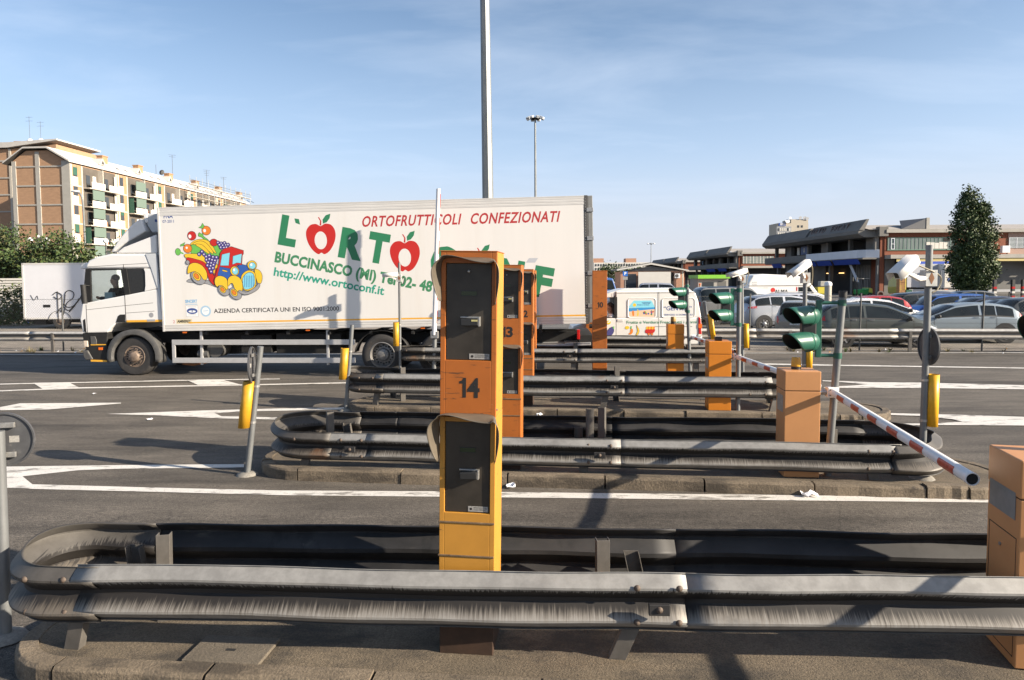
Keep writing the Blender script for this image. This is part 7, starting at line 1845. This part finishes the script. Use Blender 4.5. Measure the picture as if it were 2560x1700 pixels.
seated_person('van driver with short grey hair and white shirt at the open window', tuple(p), R(-1.5), M_SHIRTW, M_HAIR)

# ------------------------------------------------------------------ high-roof van
t = thing('high_roof_van', 'white high-roof van with red dot and black ALMA letters behind the parked cars', 'van', (13.75, 40.0, 0), R(1))
mb = MB(); mb.prism([(0, .4), (0, 1.3), (.12, 2.0), (.35, 2.42), (.9, 2.5), (2.6, 2.42), (3.45, 2.3), (3.75, 2.0), (4.25, 1.35), (4.9, 1.15), (5.1, .8), (5.1, .4)][::-1], 0, 1.9); mb.build('body', M_VANW, t, bevel=.09, bseg=3)
mb = MB(); mb.box(.1, 3.4, -.006, .0, 1.78, 1.82); mb.build('gutter', M_SEAM, t)
mb = MB(); mb.prism([(3.05, 1.35), (3.05, 1.72), (3.7, 1.72), (3.98, 1.35)][::-1], -.006, .004); mb.build('door_window', M_CARGL, t)
mb = MB(); mb.quad((3.8, .1, 2.0), (3.8, 1.8, 2.0), (4.28, 1.8, 1.4), (4.28, .1, 1.4)); mb.build('windscreen', M_CARGL, t)
mb = MB(); mb.box(2.92, 2.99, -.008, .0, 1.5, 1.72); mb.build('side_lamp', M_REDL, t)
o = text('side_lettering', 'ALMA', .3, M_CBLK, t, (2.05, -.004, 1.45), bold=.012)
mb = MB(); mb.lathe([(.14, 0), (.14, .002)], 16, Matrix.Translation((1.55, -.003, 1.55)) @ Matrix.Rotation(PI / 2, 4, 'X')); mb.build('red_dot', M_CRED, t)
text('side_lettering', 'FRUTTA E VERDURA', .07, M_CGREY, t, (.95, -.004, 1.68))
for z in (1.9, 1.78): text('rear_lettering', 'ALMA', .12, M_CGREY, t, (.45, -.004, z + .1))
for x in (.8, 4.2): wheel(t, Vector((x, .12, .33)), .33, .2, M_RIMG, -1)

# ------------------------------------------------------------------ graffiti trailer
t = thing('box_truck', 'parked box truck with black graffiti scrawl, left of the lorry cab', 'truck', (-23.6, 33, 0), R(-1))
mb = MB(); mb.box(0, 4.6, 0, 2.3, .5, 3.16); mb.build('box_body', mat('dull_white_box', (.62, .62, .64), .5, var=.05, vscale=1, dirt=[((.4, .37, .33), .6, .2, 2, (2, 1, .4), .4)]), t, bevel=.015)
mb = MB(); mb.box(-.03, .06, -.01, 2.31, .48, 3.18); mb.box(-.03, 4.6, -.01, .0, 3.1, 3.19); mb.box(-.03, 4.6, -.01, .0, .48, .56); mb.build('edge_trim', M_TRIM, t)
mb = MB(); mb.box(.4, 4.6, .3, 2.0, .3, .5); mb.box(.3, .9, .2, 1.9, .2, .45); mb.box(-.1, .4, .2, 2.1, .35, .42); mb.build('chassis', M_TBLK, t)
mb = MB(); rows = []
for k in range(17):
    a = R(5) + R(170) * k / 16; rows.append([(1.75 + .56 * math.cos(a), y, .38 + .52 * math.sin(a)) for y in (-.03, .3)])
mb.grid(rows); mb.build('mudguard', M_TGREY, t, solid=.01)
wheel(t, Vector((1.75, .14, .4)), .41, .25, M_RIM, -1, .5, .03, 6); wheel(t, Vector((1.75, 2.1, .4)), .41, .25, M_RIM, 1, .5, .03, 6)
mb = MB(); mb.box(.95, 1.3, -.008, 0, 1.05, 1.18); mb.build('side_lamp', M_TBLK, t)
def gx(px, py): return ((px - 145) * .01026, -.006, 3.16 - (py - 880) * .00838)
for l in ([(320, 1160), (340, 1100), (345, 1050), (365, 1035), (385, 1050), (380, 1080), (350, 1110), (330, 1180)], [(345, 1060), (340, 1120), (372, 1130), (410, 1090), (430, 1040), (440, 1060), (445, 1100), (430, 1115), (420, 1070), (450, 1040), (470, 1100)],
          [(285, 1060), (305, 1045), (330, 1065), (310, 1085), (290, 1070)], [(308, 1040), (308, 1200)], [(180, 1060), (195, 1090), (210, 1065), (215, 1085)], [(360, 1160), (390, 1120), (410, 1080)], [(300, 1165), (330, 1130), (360, 1150), (400, 1100)], [(415, 1195), (425, 1170), (455, 1150)]):
    mb = MB(); mb.tube(spline([gx(*p) for p in l], 5, False), .022 if l[0][0] > 200 else .012, 5); mb.build('graffiti_stroke', M_CBLK, t, smooth=60)
t = thing('slatted_panel', 'white slatted panel in a blue frame at the far left', 'gate', (-28.9, 37, 0))
mb = MB(); mb.box(0, .08, 0, .08, 0, 2.55); mb.box(2.55, 2.63, 0, .08, 0, 2.55); mb.build('frame', mat('frame_blue', (.03, .1, .3), .5), t)
for i in range(15):
    mb = MB(); mb.box(.08, 2.55, .0, .03, .35 + i * .145, .35 + i * .145 + .11); mb.build('slat', M_WPANEL, t, rot=(0, 0, 0))

# ------------------------------------------------------------------ vehicles and goods in front of the market
t = thing('articulated_lorry', 'yellow cab lorry with pale box, parked before the market hall', 'lorry', (42.6, 75, 0))
mb = MB(); mb.prism([(0, .5), (-.05, 1.2), (.1, 2.3), (.7, 2.5), (.7, .5)][::-1], 0, 2.4); mb.build('cab', mat('yellow_cab', (.42, .36, .03), .4, coat=.4), t, bevel=.06)
mb = MB(); mb.prism([(.1, 1.45), (.15, 2.1), (.55, 2.1), (.55, 1.45)][::-1], -.01, .0); mb.build('cab_window', M_CARGL, t)
mb = MB(); mb.box(.75, 6.4, 0, 2.45, 1.15, 3.7); mb.build('box_body', mat('grey_lorry_box', (.42, .43, .46), .5), t, bevel=.03)
mb = MB(); mb.box(.7, 6.3, .3, 2.2, .5, 1.1); mb.build('chassis', M_TBLK, t)
mb = MB(); mb.box(1.0, 3.8, -.05, .0, .45, .95); mb.build('side_guard', M_ALU, t)
for x in (.4, 4.6, 5.5): wheel(t, Vector((x, .1, .45)), .45, .3, M_RIMG, -1)
t = thing('box_truck', 'white truck rear with two doors beside the poplar tree', 'truck', (46.75, 74, 0))
mb = MB(); mb.box(0, 2.35, 0, 5, 1.05, 3.7); mb.build('box_body', M_TBOX, t, bevel=.02)
for x0, x1, z0 in ((.08, 1.05, 1.15), (1.15, 2.2, 1.15)):
    mb = MB(); mb.box(x0, x1, -.05, 0, z0, 3.6); d = mb.build('door', M_WPANEL, t, bevel=.015)
    mb = MB(); mb.box(x1 - .1 if x0 < .5 else x0 + .05, x1 - .06 if x0 < .5 else x0 + .09, -.09, -.05, 1.2, 3.55); mb.build('lock_bar', M_ALU, d)
mb = MB(); mb.box(.4, .65, -.055, -.05, 1.8, 2.2); mb.build('badge', M_CNAVY, t)
mb = MB(); mb.box(0, 2.3, .1, 4.8, .5, 1.0); mb.build('chassis', M_TBLK, t)
for x in (.1, 1.85): mb = MB(); mb.box(x, x + .4, -.04, .05, .75, .95); mb.build('tail_lamp', M_AMBERL, t)
for x in (.35, 2.0): wheel(t, Vector((x, .5, .45)), .45, .3, M_RIMG, -1)
t = thing('forklift', 'green and yellow forklift truck under the hall canopy', 'forklift', (40.0, 78, 0), R(15))
mb = MB(); mb.prism([(-.9, .35), (-.9, .9), (-.3, .95), (.1, .9), (.5, 1.05), (.95, .95), (1.0, .45), (.7, .3)], -.5, .5); mb.build('body', mat('forklift_green', (.03, .3, .07), .4), t, bevel=.06)
mb = MB(); mb.prism([(.45, .6), (.5, 1.1), (.95, 1.0), (1.02, .5)][::-1], -.52, .52); mb.build('counterweight', mat('forklift_yellow', (.7, .6, .1), .4), t, bevel=.04)
for x, y in ((-.5, -.45), (-.5, .45), (.55, -.45), (.55, .45)):
    mb = MB(); mb.tube([(x, y, .9), (x * .8 + .05, y, 2.1)], .035, 6); mb.build('cage_post', M_CARBK, t)
mb = MB(); mb.box(-.4, .55, -.5, .5, 2.1, 2.16); mb.build('overhead_guard', M_STEEL, t)
for y in (-.3, .3):
    mb = MB(); mb.box(-1.05, -.95, y - .04, y + .04, .1, 2.3); mb.build('mast_rail', M_CARBK, t); mb = MB(); mb.box(-2.0, -1.0, y - .06, y + .06, .12, .17); mb.build('fork', M_STEEL, t)
for x in (-.55, .6):
    for s in (-1, 1): wheel(t, Vector((x, s * .45, .27)), .27, .18, M_RIMG, s)
t = thing('bin', 'yellow bin at the hall entrance beside the grey bollard', 'bin', (36.5, 80, 0))
mb = MB(); mb.prism([(-.6, .1), (-.7, 1.2), (.7, 1.2), (.6, .1)][::-1], 0, .8); mb.build('body', mat('bin_yellow', (.6, .5, .05), .5), t, bevel=.03)
mb = MB(); mb.box(-.72, .72, -.02, .82, 1.2, 1.28); mb.build('rim', M_CARBK, t)
M_WOOD = mat('pallet_wood', (.42, .22, .09), .8, var=.2, vscale=4); M_CRATEW = mat('crate_pale', (.5, .48, .42), .7)
cr0 = None
for i in range(9):
    if cr0 is None:
        cr0 = thing('crate', 'pale crate, lowest of the stack inside the hall door', 'crate', (38.8, 85, .15), 0, 'pale crates stacked inside the hall door')
        for z in (.0, .08): mb = MB(); mb.box(-.55, .55, -.4, .4, z, z + .055); mb.build('slat', M_CRATEW, cr0)
        mb = MB(); mb.box(-.54, .54, -.39, .39, .13, .16); mb.build('rim', M_CRATEW, cr0)
    else:
        c = copy_tree(cr0); c.location = (38.8, 85, .15 + .19 * i); c['label'] = 'pale crate, %s the stack inside the hall door' % ('', 'second from the bottom of', 'third from the bottom of', 'fourth from the bottom of', 'in the very middle of', 'fourth from the top of', 'third from the top of', 'second from the top of', 'topmost of')[i]
for i, (x, z) in enumerate(((42.0, .55), (42.0, .95), (42.0, 1.35), (42.0, 1.75), (42.75, .55))):
    t = thing('wooden_crate', ('orange wooden crate, lowest of the stack beside the yellow cab', 'orange wooden crate, second from the bottom beside the yellow cab', 'orange wooden crate, third from the bottom beside the yellow cab', 'orange wooden crate, topmost of the stack beside the yellow cab', 'green crate behind the orange wooden crates')[i], 'crate', (x - .1, 73.6, z), 0, 'crates beside the yellow cab')
    m_ = M_WOOD if i < 4 else mat('crate_green', (.03, .12, .07), .6)
    for k in range(3): mb = MB(); mb.box(-.32, .32, -.3, .3, .02 + k * .12, .1 + k * .12); mb.build('slat', m_, t)
    for s in (-.3, .26): mb = MB(); mb.box(s, s + .04, -.31, .31, 0, .38); mb.build('corner_post', m_, t)
t = thing('trolley', 'flat wooden trolley on dark wheels under the orange crates', 'trolley', (41.9, 73.4, 0))
mb = MB(); mb.box(-.9, 1.2, -.1, .9, .45, .53); mb.build('deck', M_WOOD, t)
for x in (-.6, .9): wheel(t, Vector((x, .05, .2)), .2, .1, M_RIM, -1)
t = thing('bollard', 'fat grey bollard with a pale cap among the parked cars', 'bollard', (15.0, 32.4, 0))
mb = MB(); mb.cyl((0, 0, 0), (0, 0, 1.9), .155, n=16); mb.build('shaft', mat('bollard_beige', (.38, .36, .3), .7), t, smooth=40)
mb = MB(); mb.lathe([(.17, 1.88), (.175, 1.98), (.12, 2.06), (0, 2.09)], 16); mb.build('cap', M_LAMPW, t, smooth=40)
t = thing('recycling_truck', 'dark blue truck with grey racks left of the gatehouse', 'truck', (5.3, 56, 0), R(3))
mb = MB(); mb.box(0, 2.2, 0, 3, .6, 2.0); mb.build('body', mat('deep_blue', (.02, .03, .12), .5), t, bevel=.03)
mb = MB()
for z in (2.1, 2.3, 2.5, 2.7): mb.box(-.1, 2.3, -.05, 3, z, z + .06)
for x in (0, 1.1, 2.2): mb.box(x, x + .06, -.06, .0, 2.0, 2.8)
mb.build('rack', M_FPOST, t)
mb = MB(); mb.prism([(2.3, .6), (2.3, 2.4), (3.0, 2.3), (3.3, 1.4), (3.35, .6)][::-1], 0, 2); mb.build('cab', mat('cab_blue', (.04, .12, .35), .4), t, bevel=.05)
mb = MB(); mb.prism([(2.45, 1.4), (2.45, 2.2), (2.95, 2.15), (3.2, 1.4)][::-1], -.01, .0); mb.build('cab_window', M_CARGL, t)
for x in (.5, 2.7): wheel(t, Vector((x, .1, .42)), .42, .25, M_RIMG, -1)
t = thing('box_truck', 'white box truck half hidden left of the dark blue truck', 'truck', (3.9, 60, 0))
mb = MB(); mb.box(0, 2.2, 0, 5, .8, 3.0); mb.build('box_body', M_WPANEL, t); mb = MB(); mb.box(0, 2.1, .1, 4.9, .4, .8); mb.build('chassis', M_TBLK, t)
for x in (.4, 1.8): wheel(t, Vector((x, .1, .42)), .42, .25, M_RIMG, -1)
t = thing('person', 'worker in an orange vest and cap standing by the kiosk', 'person', (17.6, 64, 0), R(20))
skin_mesh('body', [(0, 0, .92, .13), (0, 0, 1.15, .12), (0, 0, 1.4, .15), (0, 0, 1.5, .06), (0, -.02, 1.6, .09), (0, -.02, 1.7, .085), (-.2, 0, 1.4, .06), (-.26, 0, 1.12, .045), (-.25, -.05, .88, .04), (.2, 0, 1.4, .06), (.26, 0, 1.12, .045), (.25, -.05, .88, .04), (-.1, 0, .85, .09), (-.11, 0, .45, .065), (-.12, .02, .08, .05), (-.12, -.12, .04, .04), (.1, 0, .85, .09), (.11, 0, .45, .065), (.12, .02, .08, .05), (.12, -.12, .04, .04)],
          [(0, 1), (1, 2), (2, 3), (3, 4), (4, 5), (2, 6), (6, 7), (7, 8), (2, 9), (9, 10), (10, 11), (0, 12), (12, 13), (13, 14), (14, 15), (0, 16), (16, 17), (17, 18), (18, 19)], M_SKIN, t)
skin_mesh('orange_vest', [(0, 0, .9, .15), (0, 0, 1.15, .145), (0, 0, 1.4, .17), (-.2, 0, 1.4, .08), (-.25, 0, 1.2, .06), (.2, 0, 1.4, .08), (.25, 0, 1.2, .06)], [(0, 1), (1, 2), (2, 3), (3, 4), (2, 5), (5, 6)], mat('hi_vis_orange', (.8, .16, .03), .6), t)
skin_mesh('trousers', [(0, 0, .9, .14), (-.1, 0, .83, .11), (-.11, 0, .45, .085), (-.12, .02, .12, .075), (.1, 0, .83, .11), (.11, 0, .45, .085), (.12, .02, .12, .075)], [(0, 1), (1, 2), (2, 3), (0, 4), (4, 5), (5, 6)], M_SHIRTD, t)
mb = MB(); mb.ball((0, -.02, 1.73), (.1, .12, .07), 12, 8); mb.build('cap', mat('hi_vis_orange', (.8, .16, .03), .6), t, smooth=180)
for x, y, h, lb in ((40.9, 76.5, 3.6, 'thin grey post right of the forklift'), (45.5, 72.5, 2.9, 'thin post in front of the white truck doors')):
    t = thing('post', lb, 'post', (x, y, 0)); mb = MB(); mb.cyl((0, 0, 0), (0, 0, h), .05, n=8); mb.build('pole', M_POLE, t, smooth=40); mb = MB(); mb.cyl((0, 0, h), (0, 0, h + .05), .06, n=8); mb.build('cap', M_FPOST, t)
t = thing('container', 'pale grey cabin right of the poplar tree', 'cabin', (52.4, 78, 0))
mb = MB(); mb.box(0, 2.0, 0, 3, .5, 3.2); mb.build('wall', mat('cabin_grey', (.42, .42, .42), .6), t, bevel=.02)
mb = MB(); mb.box(2.15, 2.25, 0, 3, .4, 3.2); mb.build('edge', M_SHUTG, t)
t = thing('low_barrier', 'low guard rail with red and white posts below the poplar tree', 'guard rail', (47.5, 68, 0))
mb = MB(); mb.box(-6, 9, 0, .08, .75, 1.0); mb.build('beam', M_ALU, t)
for k in range(8):
    mb = MB(); mb.box(-5.5 + k * 1.9, -5.4 + k * 1.9, 0.09, .2, 0, 1.0); mb.build('post', M_CARBK, t)
for k, x in enumerate((-.6, 1.0, 1.9)):
    t = thing('striped_post', ('black post with red and white bands under the poplar, left one', 'black post with red and white bands under the poplar, middle one', 'black post with red and white bands under the poplar, right one')[k], 'post', (43.0 + x, 60, 0))
    mb = MB(); mb.box(-.12, .12, -.12, .12, 0, 2.0); mb.build('shaft', M_CARBK, t)
    for z in (.4, .8, 1.2): mb = MB(); mb.box(-.125, .125, -.125, .125, z, z + .18); mb.build('band', M_REDL if z != .8 else M_WPANEL, t)

# weeds and litter along the fence
rw_ = random.Random(8)
M_WEED = mat('dry_weed', (.16, .13, .05), .9, var=.3, vscale=6); M_WEEDG = mat('green_weed', (.06, .09, .02), .9)
mb = MB()
for k in range(46):
    x = rw_.choice([rw_.uniform(6, 20), rw_.uniform(-16, -9)]); y = (21.35 - .0981 * (x - 3.5) + .12 if x > 0 else 23.4 - .0796 * (x + 32) + .1) + rw_.uniform(-.35, .25)
    mb.m = 0 if rw_.random() < .6 else 1; hgt = rw_.uniform(.06, .24)
    for q in range(14):
        a = rw_.uniform(0, 6.28); dx_, dy_ = math.cos(a), math.sin(a); l = rw_.uniform(.02, .12)
        mb.add([(x + dx_ * l * .3 - dy_ * .012, y + dy_ * l * .3 + dx_ * .012, 0.006), (x + dx_ * l * .3 + dy_ * .012, y + dy_ * l * .3 - dx_ * .012, 0.006), (x + dx_ * l * 1.5, y + dy_ * l * 1.5, hgt * rw_.uniform(.5, 1))], [(0, 1, 2)])
kind(mb.build('weeds', [M_WEED, M_WEEDG]), 'stuff', 'dry and green weeds growing along the foot of the chain-link fences')
mb = MB()
for k in range(36):
    x = rw_.choice([rw_.uniform(6, 22), rw_.uniform(-18, -9)]); y = (21.35 - .0981 * (x - 3.5) if x > 0 else 23.4 - .0796 * (x + 32)) + rw_.uniform(-.4, .9)
    mb.m = rw_.choice((0, 0, 1)); s_ = rw_.uniform(.015, .04)
    mb.add([(x - s_, y - s_, .012), (x + s_, y - s_ * .5, .02), (x + s_ * .6, y + s_, .03 + s_), (x - s_, y + s_ * .7, .014)], [(0, 1, 2, 3)])
kind(mb.build('scattered_litter', [M_PAPER, mat('leaf_litter', (.3, .16, .05), .9)]), 'stuff', 'scraps of litter and dead leaves scattered below the fences')
